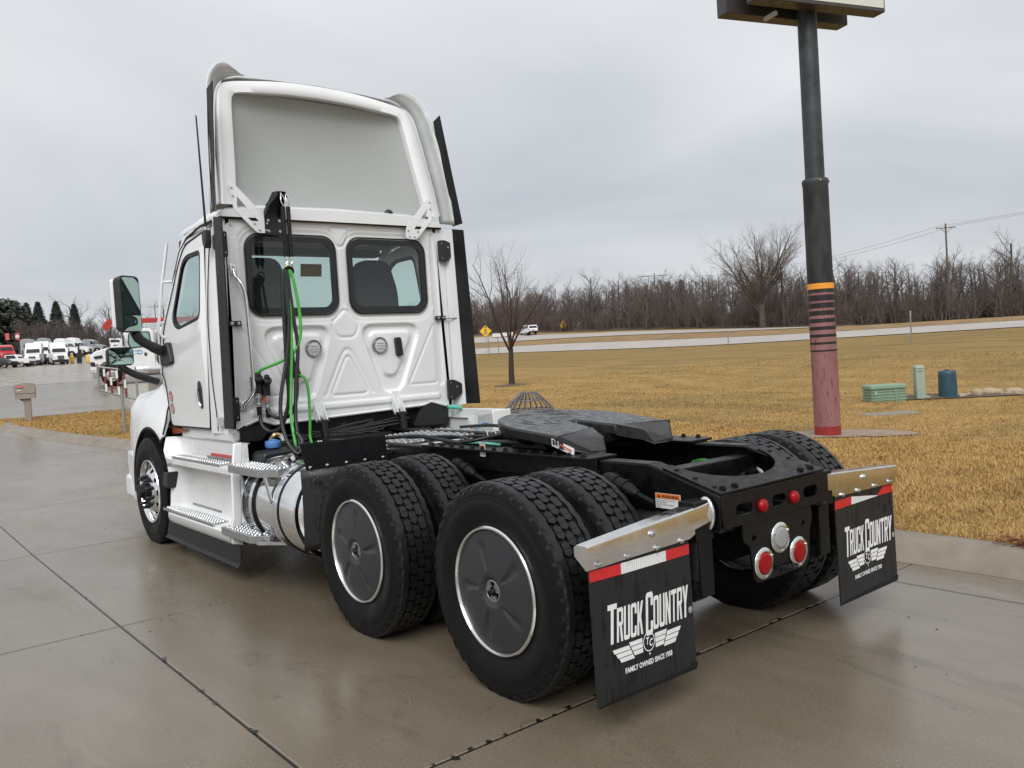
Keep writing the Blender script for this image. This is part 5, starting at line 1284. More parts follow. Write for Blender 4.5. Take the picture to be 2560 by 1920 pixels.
for y in (.02, .46):
    m = MB(); m.bar((-.30, y+.03, .24), (-.312, y-.10, .07), .03, .012, up=(1, 0, 0)); m.build('upper_brace', 'aluminium', tk)
for y in (.16, .46):
    m = MB(); m.bar((-.24, y, -.20), (-.285, y-.03, -.08), .035, .010, up=(0, 1, 0)); m.build('lower_brace', 'aluminium', tk)
    m = MB(); m.bar((-.34, y, -.238), (-.03, y-.25, -.26), .03, .02); m.build('step_rail', 'aluminium', tk)
m = MB(); m.lathe([(0, .055), (.02, .062), (.05, .060), (.055, .04), (.055, 1e-4)], (-.86, 3.20, .985), 'z', 16); m.box((-.875, 3.15, 1.035), (-.845, 3.25, 1.05)); fc = part(m, 'filler_cap', 'blue_cap', bev=.006)
m = MB(); m.prism(rpoly([(-1.05, .68), (-.62, .68), (-.62, .98), (-1.02, .97)], .04), 3.02, 3.24, lambda u, v, w: (u, w, v)); part(m, 'fluid_tank', 'black_plastic', bev=.02)
m = MB(); m.box((-.62, 2.92, .96), (-.58, 3.0, 1.02)); m.cyl((-.60, 2.90, 1.0), (-.60, 2.86, 1.0), .012); part(m, 'mount_clip', 'stainless')

# ------------------------------------------------ step fairing below the door
def arch_y(z): return 5.377-math.sqrt(max(0.0, .60**2-(z-.53)**2)) if abs(z-.53) < .60 else 5.377
for s in (-1, 1):
    prof = [(1.03, 1.035), (1.05, 1.03), (1.055, .92), (1.05, .875), (1.075, .868), (1.185, .862), (1.205, .852), (1.205, .815), (1.175, .795), (1.125, .775), (1.105, .70), (1.10, .58), (1.105, .46), (1.12, .425), (1.15, .412), (1.255, .402), (1.275, .385), (1.268, .33), (1.235, .292), (1.12, .285)]
    NS = 14; m = MB(); n = len(prof)
    for i in range(NS):
        t = i/(NS-1)
        for (x, z) in prof:
            y1 = min(arch_y(z)-.012, 4.97); y0 = 3.235-.10*(1-(z-.285)/.75); y = y0+(y1-y0)*t
            k = float(smooth(.90, 1.0, t)); kb = float(smooth(.93, 1.0, 1-t)) if False else 0
            xs_ = x*(1-k)+(1.195-.05*float(smooth(.9, 1.04, z))+.02*float(smooth(.6, .3, z)))*k
            m.v.append((s*xs_, y, z))
    m.f = [(i*n+k, i*n+k+1, (i+1)*n+k+1, (i+1)*n+k) for i in range(NS-1) for k in range(n-1)]
    sf = part(m, 'step_fairing', 'white_plastic', sm=35)
    m = MB(); m.prism([(1.095, 1.05), (1.165, 1.045), (1.195, .87), (1.21, .80), (1.235, .5), (1.27, .40), (1.262, .31), (1.18, .285), (1.185, .40), (1.165, .5), (1.14, .80), (1.115, .9)], 0, .03, lambda u, v, w: (s*u, 3.215-.10*(1-(v-.285)/.75)+w, v)); part(m, 'fairing_end', 'white_plastic', sf, bev=.008)
    tread_plate('upper_tread', 3.46, 4.66, *sorted((s*1.20, s*1.08)), .878, 0, sf, ny_=22, nx_=4, lip=.020); tread_plate('lower_tread', 3.50, 4.78, *sorted((s*1.272, s*1.14)), .418, 0, sf, ny_=24, nx_=4, lip=.022)
    m = MB(); m.box((min(s*1.106, s*1.112), 3.75, .452), (max(s*1.106, s*1.112), 4.45, .470)); part(m, 'kick_strip', 'aluminium', sf)
    m = MB(); m.box((min(s*1.052, s*1.058), 3.55, .900), (max(s*1.052, s*1.058), 4.05, .925)); part(m, 'reflector_strip', 'tape_red', sf)
    m = MB(); m.box((min(s*1.052, s*1.057), 3.55, .875), (max(s*1.052, s*1.057), 4.15, .899)); part(m, 'tread_strip', 'aluminium', sf)
    m = MB(); m.prism(rpoly([(4.72, .585), (4.88, .605), (4.83, .725), (4.70, .735)], .015), 1.10, 1.235, lambda u, v, w: (s*w, u, v)); part(m, 'side_marker', 'black_plastic', sf, bev=.010)
    m = MB(); m.add([(s*1.20, 3.12, .295), (s*1.20, 4.86, .295), (s*1.225, 4.86, .160), (s*1.225, 3.09, .150), (s*1.245, 4.86, .135), (s*1.245, 3.09, .125)], [(0, 1, 2, 3), (3, 2, 4, 5)]); part(m, 'rubber_skirt', 'black_rubber', sf, sm=0, solid=.006)

# ------------------------------------------------ hood, fenders and front
for s in (-1, 1):
    def fx(y, z):
        r_ = math.hypot(y-5.377, z-.50)
        lip = .06*float(smooth(.86, .63, r_))
        return 1.125+lip-.20*float(smooth(1.18, 1.60, z))**1.5-.12*float(smooth(6.1, 6.75, y))
    out = [(4.955, 1.05), (5.0, 1.02)]+[(5.377+.615*math.cos(a), .50+.615*math.sin(a)) for a in np.linspace(R(125), R(10), 18)]+[(6.60, .60), (6.72, .75), (6.72, 1.05), (6.55, 1.28), (6.2, 1.42), (5.7, 1.47), (5.32, 1.60), (5.12, 1.74), (4.958, 1.72)]
    inn = [(y, z) for y in np.linspace(5.05, 6.65, 15) for z in np.linspace(1.0, 1.7, 9)]
    inn = [p for p in inn if sd_poly(np.array([p[0]]), np.array([p[1]]), out)[0] < -.03]
    m = MB(); m.plate(out, [], 0, .02, lambda u, v, w: (s*(fx(u, v)-w), u, v), inner=inn); fd = part(m, 'fender', 'white_paint', sm=60)
    m = MB(); m.tube([(s*(fx(5.377+.61*math.cos(a), .50+.61*math.sin(a))-.01), 5.377+.61*math.cos(a), .50+.61*math.sin(a)) for a in np.linspace(R(128), R(-5), 24)], .016, 8); part(m, 'arch_trim', 'black_rubber', fd)
    m = MB(); m.tube([(s*(fx(4.96, z)+.002), 4.952, z) for z in np.linspace(1.06, 1.70, 12)], .008, 6); part(m, 'hood_seam', 'seam', fd)
    # splash liner over the tyre
    m = MB(); aa = np.linspace(R(200), R(-20), 24); m.grid(24, 2, lambda i, j: (s*(1.165 if j else .62), 5.377+.606*math.cos(aa[i]), .505+.606*math.sin(aa[i]))); part(m, 'splash_liner', 'black_plastic', sm=180, solid=.01)
    m = MB(); m.prism([(5.377+.60*math.cos(a), .505+.60*math.sin(a)) for a in np.linspace(R(200), R(-20), 20)], .60, .62, lambda u, v, w: (s*w, u, v)); part(m, 'inner_guard', 'black_plastic')
    # lower corner of the bumper ahead of the wheel
    m = MB(); m.prism(rpoly([(6.02, .28), (6.9, .28), (6.9, .80), (6.25, .80), (6.06, .50)], .06), .92, 1.12, lambda u, v, w: (s*(w-.16*max(0, u-6.2)), u, v)); part(m, 'bumper_corner', 'white_paint', bev=.02)
m = MB(); rows = []
for y, h, w in ((4.99, 1.78, 1.04), (5.3, 1.68, .99), (5.7, 1.56, .96), (6.2, 1.47, .93), (6.55, 1.36, .86), (6.75, 1.1, .80)):
    rows.append([(-w, y, h-.14), (-w+.06, y, h-.05), (-w+.25, y, h+.0), (0, y, h+.05), (w-.25, y, h+.0), (w-.06, y, h-.05), (w, y, h-.14)])
n = 7; m.v = [p for r_ in rows for p in r_]; m.f = [(i*n+k, i*n+k+1, (i+1)*n+k+1, (i+1)*n+k) for i in range(len(rows)-1) for k in range(n-1)]
part(m, 'hood', 'white_paint', sm=60)
m = MB(); m.box((-.62, 6.70, .55), (.62, 6.76, 1.2)); part(m, 'grille', 'black_plastic', bev=.02)
m = MB(); m.box((-1.05, 6.60, .28), (1.05, 6.92, .55)); part(m, 'bumper', 'white_paint', bev=.05)
m = MB(); m.box((-.5, 5.0, .6), (.5, 6.5, 1.35)); part(m, 'engine', 'cast_black', bev=.05)
m = MB(); m.cyl((-.98, 5.377, ZC), (.98, 5.377, ZC), .06); part(m, 'steer_axle', 'cast_black')
m = MB(); m.prism([(4.96, 1.62), (5.02, 1.62), (5.0, 1.98), (4.95, 1.98)], 1.02, 1.10, lambda u, v, w: (-w, u, v)); part(m, 'door_jamb', 'galv')
m = MB(); m.prism(rpoly([(5.02, 1.55), (5.14, 1.50), (5.12, 1.76), (5.02, 1.80)], .03), 1.03, 1.085, lambda u, v, w: (-w, u, v)); part(m, 'cowl_panel', 'white_plastic', bev=.01)
# door mirror (flat over convex glass), hood mirror, wind deflector
mr = empty('door_mirror', (-1.425, 4.70, 2.24), R(27), T)
m = MB(); m.prism(rrect(-.112, .105, -.25, .25, .05), 0.0, .10, lambda u, v, w: (u*(1-w*1.2), w, v*(1-w*.5))); m.build('housing', 'black_plastic', mr, bev=.012)
m = MB(); m.prism(rrect(-.10, .095, -.215, .225, .03), .085, .14, lambda u, v, w: (u-.012, w, v)); m.build('shell', 'white_paint', mr, bev=.03)
m = MB(); m.prism(rrect(-.095, .088, -.085, .232, .030), -.004, .002, lambda u, v, w: (u, w, v)); m.build('flat_glass', 'mirror_glass', mr, sm=20)
m = MB(); m.grid(9, 7, lambda i, j: (-.095+.183*i/8, -.004-.010*(1-((i-4)/4)**2)*(1-((j-3)/3)**2), -.235+.135*j/6)); m.build('convex_glass', 'mirror_glass', mr, sm=180)
m = MB(); m.tube(spline([(-1.40, 4.74, 1.99), (-1.36, 4.76, 1.93), (-1.25, 4.78, 1.86), (-1.13, 4.80, 1.80), (-1.08, 4.82, 1.77)], 5), [.045]*5+[.042]*5+[.046]*5+[.052]*5+[.06], 12); am = part(m, 'mirror_arm', 'black_plastic', sm=60)
m = MB(); m.prism(rpoly([(4.60, 1.70), (4.90, 1.68), (4.92, 1.86), (4.70, 1.90)], .04), 1.05, 1.165, lambda u, v, w: (-w, u, v)); part(m, 'mirror_base', 'black_plastic', am, bev=.02)
hm = empty('hood_mirror', (-1.32, 5.60, 1.81), R(14), T)
m = MB(); m.prism(rrect(-.135, .135, -.092, .092, .045), 0, .06, lambda u, v, w: (u*(1-w*1.5), w, v*(1-w*1.5))); m.build('housing', 'black_plastic', hm, bev=.012)
m = MB(); m.grid(13, 9, lambda i, j: (-.118+.236*i/12, -.004-.022*(1-((i-6)/6)**2)*(1-((j-4)/4)**2), -.075+.150*j/8)); m.build('convex_glass', 'mirror_glass', hm, sm=180)
m = MB(); m.tube(spline([(-1.33, 5.64, 1.73), (-1.27, 5.66, 1.68), (-1.15, 5.64, 1.61), (-.98, 5.62, 1.54)], 5), .034, 10); part(m, 'hood_mirror_arm', 'black_plastic', sm=60)
m = MB(); m.tube(spline([(-1.04, 4.85, 2.80), (-1.075, 4.86, 2.6), (-1.11, 4.87, 2.4), (-1.15, 4.88, 2.1), (-1.16, 4.88, 2.0), (-1.12, 4.87, 1.94)], 5), .014, 8); m.cyl((-1.10, 4.87, 2.45), (-.98, 4.78, 2.45), .012); m.cyl((-1.15, 4.88, 2.08), (-1.05, 4.88, 2.08), .012); part(m, 'grab_rail', 'white_plastic', sm=60)
# ================================================================== things on the grass to the right
mat('pole_dark', (0.030, 0.036, 0.042), 0.55, var=0.5, scale=3.0, rvar=0.15)
def stripe_pole():
    """weathered pole: dark above, pink below with dark bands, red primer at the foot, flaking"""
    m, nt, b, vec = new_mat('pole_painted')
    sp = nt.nodes.new('ShaderNodeSeparateXYZ'); nt.links.new(vec, sp.inputs[0])
    z = nt.nodes.new('ShaderNodeMath'); z.operation = 'DIVIDE'; z.inputs[1].default_value = 5.0; nt.links.new(sp.outputs[2], z.inputs[0])
    flake = _tex(nt, 'ShaderNodeTexNoise', 16.0, _map(nt, vec, (1.6, 1.6, 0.30)), 7.0, 0.72, 0.6)
    blot = _tex(nt, 'ShaderNodeTexNoise', 2.2, _map(nt, vec, (1.4, 1.4, 0.5)), 5.0, 0.6)
    pink = _mixc(nt, _ramp(nt, blot.outputs['Fac'], ((0.35, 0.0), (0.7, 1.0))), (0.250, 0.110, 0.116), (0.315, 0.158, 0.165))
    dark = _mixc(nt, _ramp(nt, blot.outputs['Fac'], ((0.40, 0.0), (0.66, 1.0))), (0.014, 0.017, 0.020), (0.050, 0.055, 0.058))
    pink = _mixc(nt, _ramp(nt, flake.outputs['Fac'], ((0.56, 0.0), (0.62, 0.9))), pink, (0.10, 0.028, 0.026))
    low = 1.60
    stops = [(0.0, (0.26, 0.024, 0.020)), (0.15/5, (0.26, 0.024, 0.020)), (0.17/5, None)]
    wob = _mixc(nt, 0.02, z.outputs[0], flake.outputs['Fac'])
    c = _mixc(nt, _ramp(nt, wob, ((0.040, 1.0), (0.042, 0.0)), 'CONSTANT'), pink, (0.27, 0.022, 0.020))
    c = _mixc(nt, _ramp(nt, z.outputs[0], ((0.0, 0.0), (2.30/5, 1.0)), 'CONSTANT'), c, dark)
    nt.links.new(c, b.inputs['Base Color']); b.inputs['Roughness'].default_value = 0.55
    bump(nt, b, flake.outputs['Fac'], 0.25, 0.004)
stripe_pole()
mat('cabinet_dark', (0.045, 0.042, 0.042), 0.45, var=0.2, scale=3); mat('cabinet_face', (0.62, 0.65, 0.58), 0.5, var=0.04, scale=2)
mat('orange_band', (0.85, 0.34, 0.03), 0.45, var=0.05); mat('band_black', (0.012, 0.010, 0.011), 0.5)
SX, SY = 8.95, 4.36; sz = gz(SX, SY)
sg = thing('pole_sign', 'tall dark sign pole with pink striped foot and box sign on top', 'sign', (SX, SY, sz))
m = MB(); m.lathe([(-.1, .204), (4.02, .196), (4.05, .205), (4.10, .205), (4.12, .19), (4.12, .14)], axis='z', n=40); m.build('lower_pole', 'pole_painted', sg, sm=40)
m = MB(); m.lathe([(4.05, .150), (7.6, .146)], axis='z', n=36); m.build('upper_pole', 'pole_dark', sg)
m = MB(); m.lathe([(2.365, .2035), (2.365, .2055), (2.455, .2055), (2.455, .2035)], axis='z', n=40); m.build('orange_band', 'orange_band', sg)
for k in range(8):
    z1 = 2.268-k*.125; h = .090-.0092*k
    m = MB(); m.lathe([(z1-h, .2030), (z1-h, .2045), (z1, .2045), (z1, .2030)], axis='z', n=40); m.build('black_band', 'band_black', sg)
ROTS = math.atan2(-.30, .953); Ms = Matrix.Rotation(ROTS, 4, 'Z')
m = MB(); m.box((-1.28, -.42, 6.70), (1.20, -.17, 8.4), Ms); cb1 = m.build('front_cabinet', 'cabinet_dark', sg, bev=.01)
m = MB(); m.box((-1.24, -.425, 6.76), (1.17, -.4205, 8.4), Ms); m.build('sign_face', 'cabinet_face', cb1)
m = MB(); m.box((-1.40, .16, 6.70), (.98, .41, 8.3), Ms); m.build('rear_cabinet', 'cabinet_dark', sg, bev=.01)
m = MB(); V_, F_, w_ = text_mesh('SERVICE', .16, lambda u, v: tuple(Ms @ Vector((.43+u, -.4275, 6.925+v))), bold=.006, align='RIGHT'); m.add(V_, F_); m.build('sign_lettering', 'print_black', cb1, sm=0)
m = MB(); m.box((-.75, -.16, 6.60), (-.70, .12, 6.66), Ms); m.build('sign_strut', 'galv', sg)
for bx, bz in ((0, 4.07),): bolts('bolt', [(-.12, -.165, bz), (.12, -.165, bz)], 'y', sg, .015, -.02)
# storm drain with a beehive grate
mat('riser_concrete', (0.27, 0.225, 0.175), 0.8, var=0.2, scale=4, bmp=0.5, bscale=30); mat('grate_iron', (0.15, 0.15, 0.15), 0.5, metal=0.3, var=0.2, scale=20)
DX, DY = 7.36, 9.96; dz = gz(DX, DY)
dr = thing('storm_drain', 'round concrete storm drain with conical iron grate in the grass', 'drain', (DX, DY, dz)); top_ = .44-dz
m = MB(); m.lathe([(-.2, .565), (top_, .565), (top_, .49), (-.2, .49)], axis='z', n=44); m.build('concrete_riser', 'riser_concrete', dr, sm=40)
m = MB(); m.lathe([(top_-.10, .49), (top_-.10, 1e-4)], axis='z', n=32); m.build('drain_floor', 'seam', dr)
m = MB(); m.tube([(.50*math.cos(a), .50*math.sin(a), top_+.025) for a in np.linspace(0, 6.2832, 40, endpoint=False)], .016, 6, closed=True); gr_ = m.build('grate_ring', 'grate_iron', dr)
for k in range(24):
    a = 6.2832*k/24; m = MB(); m.tube([(.495*math.cos(a), .495*math.sin(a), top_+.03), (.33*math.cos(a), .33*math.sin(a), top_+.22), (.165*math.cos(a), .165*math.sin(a), top_+.37)], .0125, 5); m.build('grate_bar', 'grate_iron', gr_)
for r_, z_ in ((.33, .22), (.165, .37)):
    m = MB(); m.tube([(r_*math.cos(a), r_*math.sin(a), top_+z_) for a in np.linspace(0, 6.2832, 30, endpoint=False)], .011, 6, closed=True); m.build('grate_hoop', 'grate_iron', gr_)
# utility boxes
mat('pale_green', (0.20, 0.31, 0.215), 0.5, var=0.1, scale=4); mat('mint', (0.30, 0.375, 0.305), 0.5, var=0.08); mat('steel_blue', (0.020, 0.062, 0.090), 0.45, var=0.15, scale=5)
RU = -0.675
def onb(x, y): return (x, y, gz(x, y))
ub = thing('utility_box', 'low pale green ribbed utility box on the grass', 'utility box', onb(16.32, 7.25), RU)
m = MB(); m.prism(rpoly([(-.42, -.27), (.42, -.27), (.42, .27), (-.42, .27)], .06), -.05, .30, lambda u, v, w: (u*(1-.06*w), v*(1-.06*w), w)); m.build('body', 'pale_green', ub, bev=.01)
m = MB(); m.prism(rpoly([(-.45, -.30), (.45, -.30), (.45, .30), (-.45, .30)], .08), .30, .40, lambda u, v, w: (u*(1-.45*max(0, w-.35)), v*(1-.45*max(0, w-.35)), w)); m.build('lid', 'pale_green', ub, bev=.02)
for k in range(4):
    m = MB(); m.box((-.435, -.285, .03+.07*k), (.435, -.27, .05+.07*k)); m.box((-.435, -.28, .03+.07*k), (-.42, .27, .05+.07*k)); m.build('rib', 'pale_green', ub, bev=.003)
for x in (-.33, .15):
    m = MB(); m.box((x-.012, -.292, .0), (x+.012, -.27, .30)); m.build('post_rib', 'pale_green', ub)
m = MB(); m.box((-.36, -.30, .17), (-.29, -.285, .25)); m.build('latch', 'mint', ub, bev=.004)
pd = thing('utility_pedestal', 'slim mint green telecom pedestal between box and blue drum', 'pedestal', onb(16.98, 6.70), RU)
m = MB(); m.prism(rpoly([(-.115, -.10), (.115, -.10), (.115, .10), (-.115, .10)], .03), -.05, .74, lambda u, v, w: (u*(1-.04*w), v*(1-.04*w), w)); m.build('post', 'mint', pd, bev=.006)
m = MB(); m.prism(rpoly([(-.12, -.105), (.12, -.105), (.12, .105), (-.12, .105)], .04), .74, .82, lambda u, v, w: (u*(1-3.2*max(0, w-.76)), v*(1-3.2*max(0, w-.76)), w)); m.build('cap', 'mint', pd, bev=.02)
m = MB(); m.box((-.07, -.108, .68), (.02, -.10, .71)); m.build('plate', 'pale_green', pd)
bd_ = thing('pipe_cover', 'dark blue plastic drum cover standing beside the rocks', 'cover', onb(17.52, 6.28), RU)
m = MB(); m.lathe([(-.05, .215), (.58, .200), (.64, .195), (.66, .175), (.665, .10), (.65, 1e-4)], axis='z', n=36); m.build('drum', 'steel_blue', bd_, sm=50)
m = MB(); m.lathe([(0, .215), (0, .255), (.04, .255), (.05, .215)], axis='z', n=36); m.build('flange', 'steel_blue', bd_, sm=40)
m = MB(); m.box((-.05, -.03, .66), (.05, .03, .69)); m.build('knob', 'steel_blue', bd_, bev=.01)
mat('rock', (0.38, 0.30, 0.21), 0.8, var=0.3, scale=5, bmp=0.6, bscale=14)
def rock_mesh(seed):
    r_ = np.random.default_rng(seed); m = MB(); m.sphere((0, 0, 0), 1.0, 9, 6)
    ph = r_.uniform(0, 6, 6)
    m.v = [tuple(np.array(p)*(1+.18*math.sin(3*p[0]+ph[0])+.15*math.sin(4*p[1]+ph[1])+.14*math.sin(5*p[2]+ph[2])+.1*math.sin(7*p[0]*p[1]+ph[3]))) for p in m.v]; me = m.mesh('rock'); me.materials.append(MATS['rock']); return me
RK = [rock_mesh(k) for k in range(4)]
rk_lab = ['pale angular rock beside the blue drum cover', 'flat pale rock next to the smallest stones by the drum', 'small tan stone half sunk at the ditch edge', 'large tan rock at the ditch edge, first of the big pair', 'large tan rock at the ditch edge, second of the big pair', 'low pale rock just past the big pair of rocks', 'round tan rock near the picture edge by the ditch', 'broad pale rock at the picture edge by the ditch', 'small pale stone in front of the edge rocks', 'thin flat stone between pedestal and blue drum']
for k, (px, s_) in enumerate(((2388, .13), (2412, .16), (2430, .12), (2452, .24), (2484, .27), (2500, .16), (2536, .22), (2556, .26), (2528, .12), (2325, .13))):
    t = (px-2372)/2115*20.5; x = 17.52+t*.78+.10*random.uniform(-1, 1); y = 6.28-t*.625+.05
    o = link('rock', RK[k % 4], None, None, 60, loc=(x, y, gz(x, y)+s_*.2)); o.scale = (s_*.78, s_*.65, s_*.5); o.rotation_euler = (0, 0, k*1.3); tag(o, rk_lab[k], 'rock', 'pale rocks lining the ditch')
m = MB(); m.prism(rrect(-.55, .55, -.30, .30, .05), -.05, .02); o = m.build('concrete_pad', 'kerb_concrete', None, bev=.01, loc=onb(13.6, 5.75), rot=(0, 0, RU)); tag(o, 'flat concrete pad sunk in the grass near the green box', 'pad')
# buried board near the drain, twig litter on the kerb
mat('board', (0.06, 0.05, 0.042), 0.8, var=0.3); m = MB(); m.box((-.30, -.12, 0), (.30, .12, .06)); o = m.build('timber_board', 'board', None, bev=.005, loc=(9.4, 9.9, gz(9.4, 9.9)-.01), rot=(0, -.10, -.6)); tag(o, 'dark weathered board lying in the grass behind the fifth wheel', 'board')
mat('leaf_red', (0.16, 0.035, 0.02), 0.8, var=0.4, scale=40); mat('dead_leaf', (0.09, 0.06, 0.035), 0.8, var=0.4, scale=40)
m = MB()
for k in range(260):
    x, y = 2.43+random.gauss(0, .05), -0.95+random.gauss(0, .10); a = random.uniform(0, 6.3); L_ = random.uniform(.02, .07)
    z = gz(x, y)+.02+random.random()*.03; m.bar((x, y, z), (x+L_*math.cos(a), y+L_*math.sin(a), z+random.uniform(-.01, .015)), .004, .003)
tag(tag(m.build('pine_litter', 'leaf_red', sm=0), 'rusty red clump of dead needles at the grass edge', kind='stuff'), cat='litter')
m = MB()
for k in range(46):
    x, y = 2.10+random.gauss(0, .05), .05+random.gauss(0, .09); a = random.uniform(0, 6.3); L_ = random.uniform(.02, .08)
    z = .025+random.random()*.02; m.bar((x, y, z), (x+L_*math.cos(a), y+L_*math.sin(a), z), .003, .003)
tag(tag(m.build('twig_litter', 'dead_leaf', sm=0), 'small tangle of dark twigs against the kerb', kind='stuff'), cat='litter')

# ================================================================== roadside: signs, posts, poles, vehicles
mat('sign_yellow', (0.80, 0.48, 0.02), 0.45, var=0.05); mat('sign_white', (0.72, 0.72, 0.70), 0.5); mat('sign_back', (0.42, 0.43, 0.43), 0.45, metal=0.4); mat('post_steel', (0.30, 0.30, 0.29), 0.5, metal=0.4); mat('wood_pole', (0.115, 0.085, 0.065), 0.8, var=0.2, scale=2)
mat('lamp_green', (0.04, 0.35, 0.10), 0.5); mat('lamp_amber2', (0.75, 0.45, 0.05), 0.5)
VIEW = math.atan2(-.625, .78)      # boards that face the camera side of the road
def diamond(x, y, h, legs, label):
    t = thing('warning_sign', label, 'sign', onb(x, y), VIEW+.12)
    a = .86
    for k, lx in enumerate(legs): m = MB(); m.box((lx-.04, -.02, -.1), (lx+.04, .02, h)); m.build('sign_post', 'post_steel', t)
    m = MB(); m.prism(rpoly([(0, -a), (a, 0), (0, a), (-a, 0)], .08), -.03, -.022, lambda u, v, w: (u, w, v+h+.30)); bd = m.build('sign_board', 'sign_yellow', t)
    m = MB(); m.plate(rpoly([(0, -a*.97), (a*.97, 0), (0, a*.97), (-a*.97, 0)], .08), [rpoly([(0, -a*.93), (a*.93, 0), (0, a*.93), (-a*.93, 0)], .07)], -.036, -.031, lambda u, v, w: (u, w, v+h+.30)); m.build('sign_border', 'print_black', bd)
    m = MB(); m.prism(rrect(-.17, .17, -.42, .26, .05), -.040, -.031, lambda u, v, w: (u, w, v+h+.30)); m.build('signal_symbol', 'print_grey', bd)
    m = MB(); m.prism([(-.06, .34), (.06, .34), (.06, .50), (.16, .50), (0, .68), (-.16, .50), (-.06, .50)], -.040, -.031, lambda u, v, w: (u, w, v+h+.30)); m.build('arrow_symbol', 'print_black', bd)
    for vz, mt_ in ((.14, 'tape_red'), (-.08, 'lamp_amber2'), (-.30, 'lamp_green')):
        m = MB(); m.prism(circ(0, vz, .085, 14), -.045, -.041, lambda u, v, w: (u, w, v+h+.30)); m.build('signal_disc', mt_, bd)
diamond(66.0, 88.8, 2.85, (-.0,), 'yellow signal-ahead diamond sign on one post left of the young tree')
diamond(104.5, 115.3, 6.3-gz(104.5, 115.3), (-.55, .55), 'yellow signal-ahead diamond sign on two posts past the white car')
t = thing('guide_sign', 'long white roadside board with black edges behind the young tree', 'sign', onb(59.2, 76.6), VIEW-.5)
for lx in (-.6, 1.1): m = MB(); m.box((lx-.04, -.04, -.1), (lx+.04, .04, 2.85)); m.build('sign_post', 'post_steel', t)
m = MB(); m.box((-1.3, -.08, 2.35), (1.7, -.05, 2.82)); bd = m.build('sign_board', 'sign_white', t)
m = MB(); m.box((-1.3, -.10, 2.28), (1.7, -.05, 2.35)); m.build('sign_edge', 'print_black', bd); m = MB(); m.box((-1.3, -.10, 2.82), (1.7, -.05, 2.89)); m.build('sign_edge', 'print_black', bd)
for x, y, h, lb in ((60.6, 81.2, 2.4, 'short dark delineator post in the median by the guide sign'), (48.3, 22.1, 2.0, 'grey marker post on the grassy slope below the highway'), (68, 50.5, 1.4, 'thin marker post at the highway edge left of the pole sign')):
    t = thing('marker_post', lb, 'post', onb(x, y)); m = MB(); m.box((-.05, -.03, -.1), (.05, .03, h)); m.build('post', 'post_steel', t, bev=.008); m = MB(); m.box((-.055, -.036, h-.35), (.055, -.031, h-.05)); m.build('reflector', 'sign_back', t)
def utility_pole(x, y, ztop, label, arm=2.4, rz=0.0, cross=True):
    zb = gz(x, y); t = thing('utility_pole', label, 'utility pole', (x, y, zb), rz); h = ztop-zb
    m = MB(); m.tube([(0, 0, -.3), (0, 0, h)], [.15, .10], 10); m.build('pole', 'wood_pole', t)
    m = MB(); m.box((-arm/2, -.05, h-.60), (arm/2, .05, h-.50)); ca = m.build('crossarm', 'wood_pole', t)
    for sx in (-1, 1): m = MB(); m.bar((0, -.08, h-1.25), (sx*arm*.30, -.08, h-.60), .05, .05); m.build('brace', 'wood_pole', t)
    for sx in (-.46, .46, .03): m = MB(); m.lathe([(0, .05), (.12, .06), (.2, .03), (.22, 1e-4)], (sx*arm, 0, h-.48 if abs(sx) > .1 else h), 'z', 8); m.build('insulator', 'sign_back', t)
    return np.array((x, y, ztop-.3))
# tops from the picture
pA = utility_pole(112.2, 48.0, 15.2, 'tall wooden utility pole at the wood edge near the picture edge', 2.6, VIEW)
pB = utility_pole(131.0, 115.5, 16.6, 'wooden utility pole rising from the middle of the bare wood', 5.2, VIEW)
pC = utility_pole(166.0, 198.0, 22.2, 'small distant utility pole behind the young tree', 5.0, VIEW)
mat('wire', (0.30, 0.305, 0.315), 0.6)
def wire(a, b, sag, lab):
    m = MB(); n = 24; m.tube([np.array(a)*(1-k/n)+np.array(b)*k/n-np.array((0, 0, sag*4*(k/n)*(1-k/n))) for k in range(n+1)], .022, 4); return tag(m.build('power_line', 'wire', sm=0), lab, 'power line', 'power lines above the wood')
for d in (-1.2, 1.2):
    off = np.array((.78*d, -.625*d, 0)); wn_lab = 'first' if d < 0 else 'second'
    wire(pC+off, pB+off*1.5, 2.2, f'{wn_lab} thin power line between the distant pole and the mid wood pole')
    wire(pB+off*1.5, pA+off, 2.4, f'{wn_lab} thin power line between the mid wood pole and the tall pole')
    wire(pA+off, (118, -60, 24), 2.0, f'{wn_lab} thin power line leaving the tall pole out of the picture')

